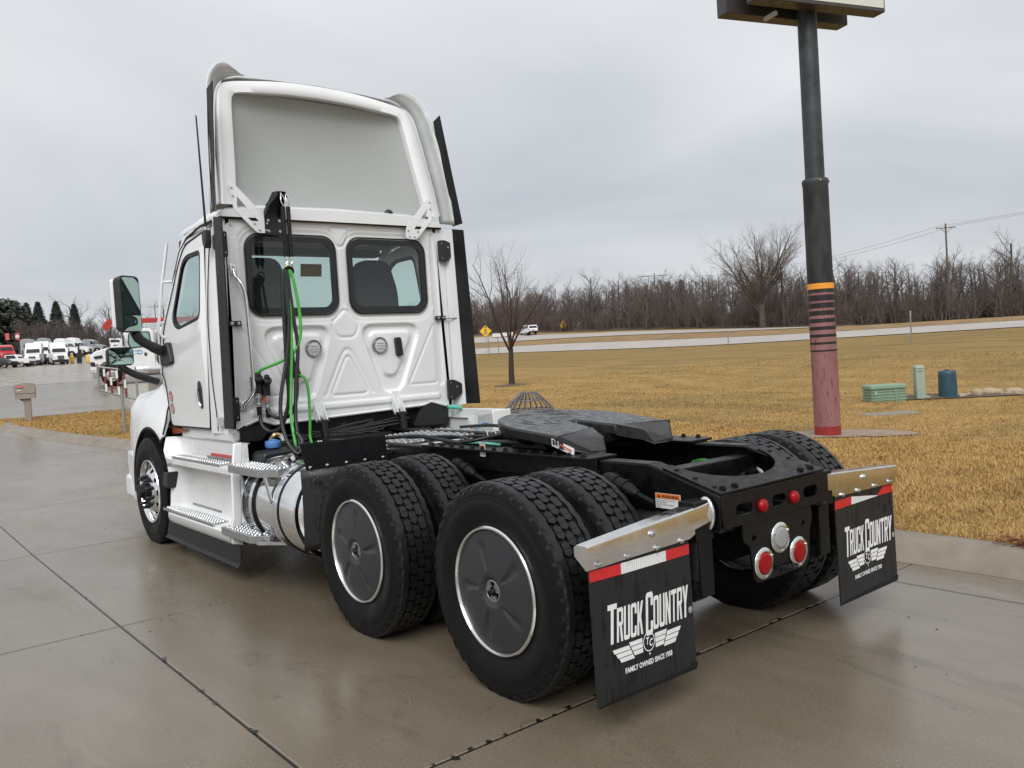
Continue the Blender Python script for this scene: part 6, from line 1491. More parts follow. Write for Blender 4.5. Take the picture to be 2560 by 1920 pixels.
# white pickup with a canopy on the far carriageway, and a white car entering at the edge
mat('car_white', (0.78, 0.78, 0.78), 0.25, var=0.03, coat=0.5); mat('car_glass', (0.02, 0.025, 0.028), 0.08, var=0.1); mat('tail_red', (0.35, 0.01, 0.012), 0.3)
def car_wheel(par, x, y, r_=.40, w=.24, rim='aluminium'):
    wh = empty('wheel', (x, y, r_), 0, par); s = -1 if x < 0 else 1
    m = MB(); m.lathe([(-w/2, r_*.62), (-w/2, r_*.93), (-w*.35, r_), (w*.35, r_), (w/2, r_*.93), (w/2, r_*.62)], axis='x', n=22); m.build('tyre', 'tyre_rubber', wh, sm=50)
    m = MB(); m.lathe([(s*w*.42, r_*.63), (s*w*.30, r_*.5), (s*w*.40, r_*.2), (s*w*.44, 1e-4)], axis='x', n=18); m.build('rim', rim, wh, sm=50)
def canopy_pickup(root):
    side = [(-2.75, .62), (-2.80, 1.05), (-2.62, 1.62), (-2.45, 1.84), (.55, 1.90), (.95, 1.80), (1.55, 1.22), (2.75, 1.10), (2.95, .85), (2.92, .50), (-2.7, .50)]
    def bm(u, v, w): return (w*(1-.13*max(0, (v-1.1)/.8)), u, v)
    m = MB(); m.prism(rpoly(side, .10), -.97, .97, bm); m.build('body', 'car_white', root, bev=.04)
    for s in (-1, 1):
        for P_ in ([(.0, 1.25), (1.25, 1.25), (.80, 1.74), (.05, 1.78)], [(-1.15, 1.27), (-.12, 1.25), (-.08, 1.76), (-1.12, 1.76)], [(-2.50, 1.30), (-1.35, 1.28), (-1.35, 1.74), (-2.38, 1.70)]):
            m = MB(); m.prism(rpoly(P_, .06), .972, .982, lambda u, v, w: bm(u, v, s*w)); m.build('side_window', 'car_glass', root)
        for y in (-1.65, 1.85): car_wheel(root, s*.82, y, .39)
        m = MB(); m.prism(rrect(-.985, -.86, .92, 1.18, .02), -2.83, -2.80, lambda u, v, w: (s*u, w, v)); m.build('tail_lamp', 'tail_red', root)
    m = MB(); m.prism(rpoly([(-.80, 1.28), (.80, 1.28), (.70, 1.66), (-.70, 1.66)], .06), -2.80, -2.64, lambda u, v, w: (u, w+.20*(v-1.1), v)); m.build('rear_window', 'car_glass', root)
    m = MB(); m.box((-.93, -2.92, .48), (.93, -2.76, .70)); m.build('rear_bumper', 'cast_black', root, bev=.04)
    m = MB(); m.prism(rpoly([(-.75, 1.25), (.75, 1.25), (.62, 1.70), (-.62, 1.70)], .05), 1.0, 1.5, lambda u, v, w: (u, 1.58-(v-1.22)*1.05+.012, v)); 
    m = MB(); m.box((-.25, -2.83, .80), (.25, -2.81, .93)); m.build('number_plate', 'sign_back', root)
pk = thing('pickup_truck', 'white pickup with canopy driving on the far carriageway', 'car', (99.3, 119.5, float(field(97.6, 120.5))+.07), R(-20)); canopy_pickup(pk)
sv = thing('suv', 'white car entering at the picture edge on the far carriageway', 'car', (97.5, 29.2, float(field(97.5, 29.2))+.07), R(2)); canopy_pickup(sv)

# ================================================================== island: mailbox, gate, bin
mat('slat_red', (0.20, 0.02, 0.025), 0.5); mat('box_taupe', (0.275, 0.240, 0.205), 0.55, var=0.08, scale=6); mat('label_pink', (0.60, 0.10, 0.12), 0.5)
mx, my = .95, 25.6; mb = thing('mailbox', 'taupe plastic mailbox on a post at the island nose', 'mailbox', (mx, my, gz(mx, my)-.05), R(-14))
m = MB(); m.prism(rpoly([(-.10, 0), (.075, 0), (.085, .55), (.085, .72), (-.20, .72), (-.20, .68), (-.10, .60)], [0, 0, .02, 0, 0, .02, .10]), -.085, .085, lambda u, v, w: (u+.03, w, v)); m.build('post', 'box_taupe', mb, bev=.01)
m = MB(); m.prism(rpoly([(-.265, .70), (.245, .70), (.255, 1.02), (.22, 1.15), (.02, 1.18), (-.30, 1.12), (-.30, 1.08)], [.02, .02, .04, .08, .06, .03, .03]), -.16, .16, lambda u, v, w: (u, w*(1 if v < 1.1 else .85), v)); bx_ = m.build('box', 'box_taupe', mb, bev=.02)
m = MB(); m.box((-.275, -.163, .855), (.252, .163, .862)); m.build('box_seam', 'board', bx_)
m = MB(); m.prism(rrect(-.235, -.055, 1.03, 1.095, .03), -.170, -.160, lambda u, v, w: (u, w, v)); m.build('red_label', 'label_pink', bx_)
m = MB(); m.tube([(-.21+.02*k, -.171, 1.055+.012*math.sin(k*2.1)) for k in range(8)], .004, 4); m.build('script_mark', 'sticker_white', bx_)
m = MB(); V_, F_, w_ = text_mesh('2241', .075, lambda u, v: (-.225+u, -.1665, .935+v), bold=.002, sx=.85); m.add(V_, F_); m.build('house_number', 'sticker_white', bx_, sm=0)
m = MB(); m.prism(rpoly([(-.20, -.15), (.30, -.15), (.36, .15), (-.18, .15)], .06), -.02, .05); m.build('base_plate', 'cast_black', mb, bev=.01)
gt = thing('striped_gate', 'grey pipe gate with red and white slats behind the tractor hood', 'gate', (1.65, 17.68, gz(1.65, 17.68)), R(-20))
gz0 = gz(1.65, 17.68)
m = MB(); m.cyl((0, 0, -.05), (0, 0, 1.0), .035); m.build('post', 'post_steel', gt)
m = MB(); m.bar((.0, 0, .62), (.42, 0, .22), .05, .05); m.build('brace', 'post_steel', gt)
for a, b_ in (((-.46, 0, 1.53), (.60, 0, 1.33)), ((-.46, 0, 1.00), (.60, 0, .62))): m = MB(); m.tube([a, b_], .022, 8); m.build('rail', 'post_steel', gt)
for x, z0, z1 in ((-.46, .99, 1.60), (.33, .70, 1.47)): m = MB(); m.tube([(x, 0, z0), (x, 0, z1)], .026, 8); m.build('upright', 'post_steel', gt)
for k, x in enumerate((-.34, -.22, -.08, .07)):
    zt, zb_ = 1.50-.19*(x+.46), 1.0-.36*(x+.46)
    for j in range(3):
        a, b_ = zb_+(zt-zb_)*j/3, zb_+(zt-zb_)*(j+1)/3; m = MB(); m.box((x-.022+.03*(1-j/3), -.03, a), (x+.022+.03*(1-j/3), -.022, b_)); m.build('slat', 'slat_red' if (j+k) % 2 else 'sign_white', gt)
bn = thing('waste_bin', 'grey lidded bin half hidden behind the hood', 'bin', (3.3, 22.1, gz(3.3, 22.1)), VIEW)
m = MB(); m.prism(rpoly([(-.32, -.3), (.32, -.3), (.32, .3), (-.32, .3)], .08), 0, 1.0, lambda u, v, w: (u*(.8+.2*w), v*(.8+.2*w), w)); m.build('body', 'galv', bn, bev=.02)
m = MB(); m.box((-.36, -.34, 1.0), (.36, .34, 1.08)); m.build('lid', 'print_grey', bn, bev=.02)

# ================================================================== parked trucks up the lot
mat('red_paint', (0.52, 0.015, 0.025), 0.28, var=0.05, coat=0.4); mat('silver_paint', (0.34, 0.36, 0.38), 0.3, metal=0.3, var=0.05); mat('crane_red', (0.42, 0.035, 0.03), 0.4, var=0.1); mat('dark_trim', (0.02, 0.021, 0.022), 0.4); mat('decal_blue', (0.12, 0.38, 0.70), 0.4)
def truck_wheel(par, x, y, r_=.52, w=.28, rim='aluminium', dual=False):
    wh = empty('wheel', (x, y, r_), 0, par); s = -1 if x < 0 else 1
    m = MB(); m.lathe([(-w/2, r_*.58), (-w/2, r_*.92), (-w*.38, r_), (w*.38, r_), (w/2, r_*.92), (w/2, r_*.58)], axis='x', n=28); m.build('tyre', 'tyre_rubber', wh, sm=50)
    m = MB(); m.lathe([(s*w*.46, r_*.60), (s*w*.25, r_*.54), (s*w*.35, r_*.30), (s*w*.55, r_*.22), (s*w*.58, 1e-4)], axis='x', n=24); m.build('rim', rim, wh, sm=40)
def sleeper_truck(root, paint, high=True):
    """long-nose highway tractor, origin at the front axle; +y is forward"""
    top = 3.65 if high else 3.05
    side = [(-3.1, .95), (-3.1, top-.35), (-2.7, top-.05), (-1.9, top), (-1.3, top-.18), (-.95, 2.75), (-.72, 2.62), (-.28, 1.92), (.95, 1.62), (1.12, 1.30), (1.15, .75), (.75, .62), (.55, 1.0), (.3, 1.13), (-.3, 1.13), (-.6, .85), (-.75, .45), (-2.9, .45)]
    def bm(u, v, w):
        k = 1-.16*float(smooth(-.3, 1.1, u))*float(smooth(.9, 1.5, v))-.05*float(smooth(2.4, 3.6, v)); return (w*k, u, v)
    m = MB(); m.prism(rpoly(side, .08), -1.18, 1.18, bm); body = m.build('cab_body', paint, root, bev=.05)
    m = MB(); m.prism(rpoly([(-1.0, 1.98), (1.0, 1.98), (.90, 2.60), (-.90, 2.60)], .08), 0, 1, lambda u, v, w: (u, -.28-(v-1.92)*.63+.012+.02*w, v)); m.build('windscreen', 'car_glass', root)
    m = MB(); m.prism(rpoly([(-.42, .75), (.42, .75), (.50, 1.40), (-.50, 1.40)], .08), 1.13, 1.19, lambda u, v, w: (u, w, v)); g = m.build('grille', 'dark_trim', root)
    for z in (.88, 1.0, 1.12, 1.24): m = MB(); m.box((-.44, 1.19, z), (.44, 1.20, z+.02)); m.build('grille_bar', 'chrome', g)
    m = MB(); m.prism(rpoly([(-1.15, .32), (1.15, .32), (1.18, .62), (-1.18, .62)], .05), .85, 1.32, lambda u, v, w: (u, w-.25*abs(u/1.15)**3, v)); m.build('bumper', 'dark_trim' if paint != 'red_paint' else paint, root, bev=.03)
    for s in (-1, 1):
        m = MB(); m.prism(rpoly([(.58, .92), (.98, .98), (1.02, 1.22), (.72, 1.16)], .06), 1.02, 1.12, lambda u, v, w: (s*u, w-.35*(u-.6), v)); m.build('headlight', 'lens_clear', root)
        m = MB(); m.prism(rpoly([(-1.25, 1.95), (-.50, 1.92), (-.80, 2.55), (-1.22, 2.58)], .06), 1.185, 1.195, lambda u, v, w: bm(u, v, s*w)); m.build('side_window', 'car_glass', root)
        if high: m = MB(); m.prism(rpoly([(-2.5, 2.0), (-2.15, 2.0), (-2.15, 2.5), (-2.5, 2.5)], .05), 1.185, 1.195, lambda u, v, w: bm(u, v, s*w)); m.build('sleeper_window', 'car_glass', root)
        m = MB(); m.box((min(s*1.36, s*1.52), -.38, 1.85), (max(s*1.36, s*1.52), -.28, 2.50)); m.bar((s*1.15, -.4, 1.95), (s*1.45, -.35, 1.92), .06, .06); m.build('mirror', 'dark_trim', root, bev=.02)
        m = MB(); m.box((min(s*.7, s*1.18), -3.0, .32), (max(s*.7, s*1.18), -.85, .46)); m.build('side_skirt', 'dark_trim', root, bev=.02)
        truck_wheel(root, s*1.03, 0); truck_wheel(root, s*1.0, -4.3, w=.5); truck_wheel(root, s*1.0, -5.6, w=.5)
    m = MB(); m.box((-.45, -6.2, .75), (.45, -3.0, 1.0)); m.build('chassis', 'dark_trim', root)
def heading(hx, hy): return math.atan2(-hx, hy)
def place(name, lab, x, y, hx, hy, paint, high=True, grp='highway trucks parked up the lot'):
    t = thing(name, lab, 'truck', (x, y, float(Hy(y))+.01), heading(hx, hy), grp); sleeper_truck(t, paint, high); return t
place('parked_truck', 'white sleeper truck facing the viewer, nearer the red one', 21.6, 149.9, -.30, -.95, 'white_paint')
place('parked_truck', 'white sleeper truck facing the viewer, beside the bollard row', 25.1, 148.2, -.05, -1, 'white_paint')
place('parked_truck', 'white truck squeezed behind the pair facing the viewer', 24.4, 158.0, -.12, -1, 'white_paint')
place('parked_truck', 'red sleeper truck facing the viewer at the picture edge', 20.4, 166.0, .10, -1, 'red_paint', False)
place('parked_truck', 'white streamlined truck side on, in front of its twin', 32.3, 173.0, .80, -.60, 'white_paint')
place('parked_truck', 'white streamlined truck side on, behind its twin', 35.0, 177.0, .80, -.60, 'white_paint')
place('parked_truck', 'silver truck side on behind the red truck', 28.2, 182.0, .86, -.5, 'silver_paint')
place('parked_truck', 'silver truck side on behind the white twins, second silver one', 32.0, 188.0, .86, -.5, 'silver_paint')
place('parked_truck', 'silver truck side on past the yellow bollards', 40.7, 190.5, .80, -.6, 'silver_paint', False)
place('parked_truck', 'small white truck far beyond the silver one', 47.5, 205.0, -.2, -1, 'white_paint', False)
place('parked_truck', 'distant white cab between far silver truck and day cabs', 54.0, 200.0, -.9, -.4, 'white_paint', False)
def small_car(root, paint, pickup=False):
    side = [(-2.2, .40), (-2.3, .95), (-1.7, 1.02), (-1.2, 1.45), (.25, 1.48), (.95, 1.0), (2.1, .88), (2.25, .6), (2.15, .38)] if not pickup else [(-2.8, .55), (-2.8, 1.12), (-.9, 1.12), (-.75, 1.85), (.75, 1.88), (1.3, 1.25), (2.7, 1.12), (2.85, .8), (2.8, .5)]
    def bm(u, v, w): return (w*(1-.15*float(smooth(1.0, 1.8, v))), u, v)
    m = MB(); m.prism(rpoly(side, .08), -.92, .92, bm); m.build('body', paint, root, bev=.05)
    w0 = .98 if not pickup else 1.28; y0 = .93 if not pickup else 1.25; dy = -.62 if not pickup else -.5; dz_ = .42 if not pickup else .52
    m = MB(); m.add([(-.78, y0+.02, w0+.03), (.78, y0+.02, w0+.03), (.70, y0+dy+.02, w0+dz_), (-.70, y0+dy+.02, w0+dz_)], [(0, 1, 2, 3)]); m.build('windscreen', 'car_glass', root, solid=.02)
    m = MB(); m.box((-.6, side[-2][0]-.04, .55), (.6, side[-2][0]+.03, .78)); m.build('grille', 'dark_trim', root)
    for s in (-1, 1):
        P_ = [(-1.1, 1.02), (.75, 1.02), (.25, 1.40), (-1.0, 1.40)] if not pickup else [(-.6, 1.28), (1.0, 1.28), (.65, 1.76), (-.6, 1.76)]
        m = MB(); m.prism(rpoly(P_, .05), .925, .935, lambda u, v, w: bm(u, v, s*w)); m.build('side_window', 'car_glass', root)
        for y in (-1.4, 1.4) if not pickup else (-1.75, 1.75): car_wheel(root, s*.80, y, .33 if not pickup else .40)
        m = MB(); m.box((min(s*.62, s*.88), side[-2][0]-.12, .62), (max(s*.62, s*.88), side[-2][0]+.02, .80)); m.build('headlight', 'lens_clear', root)
t = thing('pickup_truck', 'white pickup parked in front of the red truck', 'car', (17.6, 141.5, float(Hy(141.5))), heading(.75, -.6)); small_car(t, 'car_white', True)
t = thing('parked_car', 'small white car beside the white pickup at the picture edge', 'car', (19.3, 145.0, float(Hy(145.0))), heading(-.15, -1)); small_car(t, 'car_white')
t = thing('parked_car', 'dark car at the edge beside the white pickup', 'car', (15.6, 138.0, float(Hy(138.0))), heading(.6, -.8)); small_car(t, 'dark_trim')
# day cab work trucks nearer by
def work_truck(root, boom=False, decal=False):
    side = [(-2.15, .95), (-2.15, 2.75), (-1.95, 2.90), (-.95, 2.88), (-.78, 2.80), (-.42, 2.05), (.72, 1.80), (.95, 1.60), (.98, .80), (.62, .80), (.58, 1.0), (.3, 1.22), (-.3, 1.22), (-.6, 1.0), (-.72, .80), (-.85, .62), (-2.1, .62)]
    def bm(u, v, w): return (w*(1-.18*float(smooth(-.45, -.2, u))-.05*float(smooth(-.2, 1.0, u))-.05*float(smooth(2.0, 2.9, v))), u, v)
    WP = [rpoly([(-1.95, 2.02), (-1.02, 1.92), (-.92, 2.15), (-.98, 2.60), (-1.10, 2.68), (-1.90, 2.68)], .10)]
    m = MB(); m.prism(rpoly(side, .06), -1.12, 1.12, bm); m.build('cab_body', 'white_paint', root, bev=.04)
    m = MB(); m.prism(rpoly([(-.92, 2.10), (.92, 2.10), (.86, 2.74), (-.86, 2.74)], .08), 0, .02, lambda u, v, w: (u, -.42-(v-2.05)*.47+.012+w, v)); m.build('windscreen', 'cab_teal', root)
    for s in (-1, 1):
        m = MB(); m.prism(WP[0], 1.125, 1.135, lambda u, v, w: bm(u, v, s*w)); sw = m.build('side_window', 'cab_teal', root)
        big = [(-1.43+(a+1.43)*1.12, 2.30+(b-2.30)*1.14) for a, b in WP[0]]; m = MB(); m.plate(big, [WP[0]], 1.122, 1.140, lambda u, v, w: bm(u, v, s*w)); m.build('window_seal', 'dark_trim', sw)
        m = MB(); m.lathe([(s*.70, .66), (s*1.10, .66), (s*1.14, .63), (s*1.14, .57)], (0, 0, .52), 'x', 26, 0, 180); m.build('wheel_arch', 'dark_trim', root, sm=40)
        m = MB(); m.prism(rpoly([(.35, 1.45), (.75, 1.42), (.78, 1.55), (.38, 1.60)], .03), .90, .93, lambda u, v, w: (s*w, u, v)); m.build('hood_vent', 'dark_trim', root)
        m = MB(); m.prism(rpoly([(.70, 1.02), (.96, 1.05), (.96, 1.28), (.75, 1.25)], .04), .60, .90, lambda u, v, w: (s*w, u, v)); m.build('headlight', 'dark_trim', root, bev=.02)
        m = MB(); m.prism(rrect(-1.75, -1.63, 1.45, 1.62, .03), 1.12, 1.14, lambda u, v, w: (s*w, u, v)); m.build('door_handle', 'dark_trim', root)
        m = MB(); m.lathe([(0, .30), (.1, .31), (1.3, .31), (1.4, .30)], (s*.85, -2.6, .72), 'y', 22); m.build('fuel_tank', 'polished', root, sm=40)
        m = MB(); m.box((min(s*1.18, s*1.38), -.70, 2.0), (max(s*1.18, s*1.38), -.62, 2.55)); m.bar((s*1.1, -.7, 2.6), (s*1.28, -.66, 2.5), .04, .04); m.build('mirror', 'dark_trim', root, bev=.02)
        truck_wheel(root, s*1.02, 0); truck_wheel(root, s*1.0, -4.2, w=.5); truck_wheel(root, s*1.0, -5.5, w=.5)
        m = MB(); m.cyl((s*1.02, -2.38, .9), (s*1.02, -2.38, 3.2), .08); m.build('exhaust_stack', 'chrome', root)
        if decal:
            m = MB(); m.prism(rrect(-1.45, -.80, 1.55, 1.60, .02), 1.123, 1.127, lambda u, v, w: (s*w, u, v)); m.prism(rrect(-1.45, -.90, 1.72, 1.76, .02), 1.123, 1.127, lambda u, v, w: (s*w, u, v)); m.plate(circ(-1.42, 1.655, .12, 18), [circ(-1.42, 1.655, .085, 18)], 1.123, 1.127, lambda u, v, w: (s*w, u, v)); m.build('door_decal', 'decal_blue', root)
    m = MB(); m.box((-.55, .95, .95), (.55, 1.02, 1.70)); m.build('grille', 'chrome', root, bev=.03)
    m = MB(); m.prism(rpoly([(-1.12, .42), (1.12, .42), (1.15, .78), (-1.15, .78)], .04), .80, 1.12, lambda u, v, w: (u, w-.15*abs(u)**3, v)); m.build('bumper', 'stainless', root, bev=.03)
    m = MB(); m.box((-.45, -6.3, .80), (.45, -2.1, 1.02)); m.build('chassis', 'dark_trim', root)
    m = MB(); m.box((-1.2, -7.2, 1.05), (1.2, -2.75, 3.05)); m.build('body_box', 'white_paint', root, bev=.06)
    m = MB(); m.box((-.95, -2.70, .9), (.95, -2.45, 2.4)); m.build('headboard', 'dark_trim', root)
    if boom:
        m = MB(); m.box((-.24, -7.5, 3.40), (.24, .10, 3.70)); b_ = m.build('crane_boom', 'crane_red', root, bev=.03); m = MB(); m.prism([(.0, 3.20), (.35, 2.98), (.55, 3.25), (.20, 3.70), (.0, 3.70)], -.3, .3, lambda u, v, w: (w, u, v)); m.build('boom_head', 'crane_red', b_, bev=.02)
        m = MB(); m.box((-.3, -4.2, 3.0), (.3, -3.6, 3.4)); m.build('boom_rest', 'crane_red', b_)
glass_mat('cab_teal_clear', (0.6, 0.8, 0.77)); mat('cab_teal', (0.20, 0.33, 0.30), 0.08, var=0.4, scale=1.2)
t = thing('work_truck', 'white day cab work truck with blue door decal, seen side on', 'truck', (8.05, 45.2, float(Hy(45.2))), heading(-.97, .24)); work_truck(t, False, True)
t = thing('work_truck', 'white day cab truck with red crane boom behind the decal truck', 'truck', (10.4, 54.2, float(Hy(54.2))), heading(-.97, .24)); work_truck(t, True)
# bollards, red signs, lamp post
mat('bollard_yellow', (0.78, 0.47, 0.02), 0.45, var=0.08)
for x, y, lb in ((27.5, 151.4, 'yellow bollard on the near side of the dark post'), (29.6, 150.0, 'yellow bollard on the far side of the dark post')):
    t = thing('bollard', lb, 'bollard', (x, y, float(Hy(y))), 0, 'yellow bollards'); m = MB(); m.lathe([(0, .30), (1.15, .30), (1.28, .22), (1.32, 1e-4)], axis='z', n=16); m.build('post', 'bollard_yellow', t, sm=50); m = MB(); m.lathe([(0, .36), (.05, .36), (.05, .3)], axis='z', n=16); m.build('collar', 'kerb_concrete', t)
t = thing('pump_post', 'dark service post between the yellow bollards', 'post', (28.5, 150.9, float(Hy(150.9)))); m = MB(); m.box((-.35, -.3, 0), (.35, .3, 1.35)); m.build('cabinet', 'dark_trim', t, bev=.05); m = MB(); m.box((-.12, -.1, 1.35), (.12, .1, 3.2)); m.build('mast', 'dark_trim', t)
for x, y, lb, mid in ((24.0, 190.0, 'red board sign on a post in front of the pines, first of two', False), (25.6, 189.0, 'red and white board sign on a post in front of the pines', True)):
    t = thing('board_sign', lb, 'sign', (x, y, float(Hy(y))), VIEW+.3, 'red boards before the pines'); m = MB(); m.box((-.06, -.06, 0), (.06, .06, 3.6)); m.build('post', 'dark_trim', t)
    m = MB(); m.box((-.34, -.1, 3.4), (.34, .1, 4.75)); bd = m.build('board', 'label_pink', t, bev=.02)
    if mid: m = MB(); m.box((-.33, -.12, 3.8), (.33, -.102, 4.35)); m.build('white_panel', 'sign_white', bd)
# house and barn behind the trees
mat('siding', (0.40, 0.38, 0.36), 0.8, var=0.1); mat('shingle', (0.13, 0.115, 0.105), 0.9, var=0.2, scale=1.5)
def house(name, lab, x, y, z, w, d, h, rh, rz, wallm='siding', windows=3):
    t = thing(name, lab, 'house', (x, y, z), rz)
    m = MB(); m.prism([(-w/2, 0), (w/2, 0), (w/2, h), (0, h+rh), (-w/2, h)], -d/2, d/2, lambda u, v, q: (u, q, v)); m.build('wall', wallm, t)
    for s in (-1, 1): m = MB(); m.add([(0, -d/2-.4, h+rh+.15), (0, d/2+.4, h+rh+.15), (s*(w/2+.4), d/2+.4, h-.15), (s*(w/2+.4), -d/2-.4, h-.15)], [(0, 1, 2, 3)]); m.build('roof', 'shingle', t, sm=0, solid=.15)
    for k in range(windows):
        xx = -w/2+w*(k+.5)/windows; m = MB(); m.box((xx-.5, -d/2-.06, h*.35), (xx+.5, -d/2+.02, h*.75)); wn = m.build('window', 'sign_white', t); m = MB(); m.box((xx-.42, -d/2-.08, h*.38), (xx+.42, -d/2-.061, h*.72)); m.build('pane', 'car_glass', wn)
house('house', 'grey gabled house behind the parked trucks and bare trees', 50.0, 249.0, 10.0, 8, 7, 3.0, 3.4, VIEW, 'siding', 3)
house('house', 'house with dark shingle roof and white windows beyond the work trucks', 70.0, 240.0, 9.6, 10, 8, 3.0, 3.0, VIEW+1.2, 'siding', 3)
# ================================================================== trees
mat('bark_dark', (0.040, 0.027, 0.022), 0.85, var=0.3, scale=8, bmp=0.4, bscale=40); mat('twig_red', (0.085, 0.050, 0.043), 0.85, var=0.25, scale=4)
mat('bark_grey', (0.085, 0.068, 0.056), 0.9, var=0.25, scale=1.5); mat('twig_grey', (0.125, 0.098, 0.080), 0.9, var=0.25, scale=0.6)
mat('twig_brown', (0.130, 0.106, 0.095), 0.9, var=0.35, scale=0.12); mat('twig_rust', (0.125, 0.094, 0.081), 0.9, var=0.3, scale=0.2)  # twig colours lightened in place of distance haze
mat('needle', (0.070, 0.082, 0.064), 0.8, var=0.35, scale=0.5); mat('needle_dark', (0.052, 0.064, 0.054), 0.8, var=0.3, scale=0.6)  # far haze painted into the needle colours, lighter and greyer
def unit(v): return v/(np.linalg.norm(v)+1e-12)
def branch(rs, p, d, L, r0, r1, n, wob, up):
    P_ = [np.array(p, float)]; d = unit(np.array(d, float)); Rr = [r0]
    for k in range(n):
        d = unit(d+rs.normal(0, wob, 3)+np.array((0, 0, up))); P_.append(P_[-1]+d*L/n); Rr.append(r0+(r1-r0)*(k+1)/n)
    return P_, Rr, d
def grow(rs, levels, thick, thin, p, d, L, r0, lev=0):
    """levels: per level dict(n children, len ratio, angle, wobble, up, segs, from)"""
    q = levels[lev]; P_, Rr, dend = branch(rs, p, d, L, r0, r0*q['tip'], q['seg'], q['wob'], q['up'])
    tgt = thick if lev <= q.get('tl', 1) and r0 > levels[0].get('cut', 0.02) else thin
    tgt.tube(P_, Rr, q['sides'], caps=False)
    if lev+1 >= len(levels): return
    c = levels[lev+1]
    for i in range(c['n']):
        f = c['from']+(1-c['from'])*(i+rs.uniform(.1, .9))/c['n']; s_ = f*(len(P_)-1); k = min(int(s_), len(P_)-2); t = s_-k
        b0 = P_[k]*(1-t)+P_[k+1]*t; ax = unit(P_[k+1]-P_[k]); rad = (Rr[k]*(1-t)+Rr[k+1]*t)
        e1 = unit(np.cross(ax, (0.3, 0.2, 1) if abs(ax[2]) < .9 else (1, 0, 0))); e2 = np.cross(ax, e1); a = rs.uniform(0, 6.283) if not c.get('fan') else 6.283*i/c['n']+rs.uniform(-.4, .4)
        an = R(c['ang'])*rs.uniform(.7, 1.3); dd = ax*math.cos(an)+(e1*math.cos(a)+e2*math.sin(a))*math.sin(an)
        grow(rs, levels, thick, thin, b0, dd, L*c['len']*rs.uniform(.7, 1.25)*(1-.45*(f-c['from'])), rad*c['rr'], lev+1)
# young tree standing in the field
rs = np.random.default_rng(21); TK, TN = MB(), MB()
LV = [dict(n=1, tip=.72, seg=5, wob=.03, up=.0, sides=12, cut=.014, tl=0), dict(n=6, len=2.2, ang=25, tip=.22, seg=8, wob=.09, up=.05, sides=7, rr=.50, tl=1, fan=True, **{'from': .82}),
      dict(n=8, len=.50, ang=36, tip=.25, seg=6, wob=.11, up=.07, sides=5, rr=.55, tl=1, **{'from': .22}), dict(n=6, len=.50, ang=36, tip=.3, seg=4, wob=.12, up=.08, sides=4, rr=.6, **{'from': .2}), dict(n=3, len=.5, ang=34, tip=.4, seg=3, wob=.12, up=.1, sides=3, rr=.65, **{'from': .25})]
grow(rs, LV, TK, TN, (0, 0, -.05), (0.02, 0, 1), 1.62, .135)
TK.tube([(0, 0, -.1), (0, 0, .12)], [.19, .132], 12)
sp_ = thing('young_tree', 'young bare tree with dark trunk standing alone in the field', 'tree', onb(19.34, 25.43)); TK.build('trunk', 'bark_dark', sp_, sm=60); tag(TN.build('crown', 'twig_red', sp_, sm=60), kind='stuff')
# broad old tree behind the highway
rs = np.random.default_rng(5); TK, TN = MB(), MB()
LV = [dict(n=1, tip=.8, seg=4, wob=.03, up=0, sides=10, cut=.10, tl=0), dict(n=13, len=1.78, ang=33, tip=.16, seg=9, wob=.06, up=.03, sides=6, rr=.48, fan=True, tl=1, **{'from': .42}),
      dict(n=11, len=.48, ang=38, tip=.2, seg=6, wob=.09, up=.05, sides=4, rr=.52, tl=1, **{'from': .20}), dict(n=9, len=.46, ang=36, tip=.25, seg=3, wob=.12, up=.05, sides=3, rr=.58, **{'from': .15}), dict(n=6, len=.5, ang=36, tip=.5, seg=2, wob=.13, up=.05, sides=3, rr=.8, **{'from': .15})]
grow(rs, LV, TK, TN, (0, 0, -.3), (0, 0, 1), 5.6, .46)
TN.v = [tuple(p) for p in TN.v]
bt = thing('old_tree', 'broad round-crowned bare tree in front of the wood', 'tree', (101.5, 69.5, float(field(101.5, 69.5)))); TK.build('trunk', 'bark_grey', bt, sm=60); tag(TN.build('crown', 'twig_grey', bt, sm=60), kind='stuff')
# trees of the wood edge: a few models, every one placed singly
def wood_tree(seed, kind):
    rs = np.random.default_rng(seed); a, b = MB(), MB()
    LV = [dict(n=1, tip=.35, seg=7, wob=.05, up=.02, sides=6, cut=.05, tl=0), dict(n=11 if kind else 9, len=.48, ang=34 if kind else 46, tip=.25, seg=5, wob=.10, up=.06, sides=4, rr=.5, tl=0, **{'from': .22}),
          dict(n=7, len=.48, ang=36, tip=.3, seg=3, wob=.12, up=.06, sides=3, rr=.6, **{'from': .15}), dict(n=5, len=.48, ang=36, tip=.5, seg=2, wob=.14, up=.05, sides=3, rr=.7, **{'from': .15})]
    grow(rs, LV, a, b, (0, 0, -.3), (rs.normal(0, .06), rs.normal(0, .06), 1), 8.2, .17 if kind else .22)
    A, B_ = a.mesh('trunk'), b.mesh('crown'); A.materials.append(MATS['bark_grey']); B_.materials.append(MATS['twig_brown' if seed % 3 else 'twig_rust']); return A, B_
WT = [wood_tree(100+k, k % 2) for k in range(7)]
ADJ = ['slim', 'tall', 'spindly', 'forked', 'leaning', 'stout', 'bushy']
ORD = ['first', 'second', 'third', 'fourth', 'fifth', 'sixth', 'seventh', 'eighth', 'ninth', 'tenth', 'eleventh', 'twelfth', 'thirteenth', 'fourteenth', 'fifteenth', 'sixteenth', 'seventeenth', 'eighteenth', 'nineteenth', 'twentieth', 'twenty-first', 'twenty-second', 'twenty-third', 'twenty-fourth', 'twenty-fifth', 'twenty-sixth']
rs = np.random.default_rng(77)
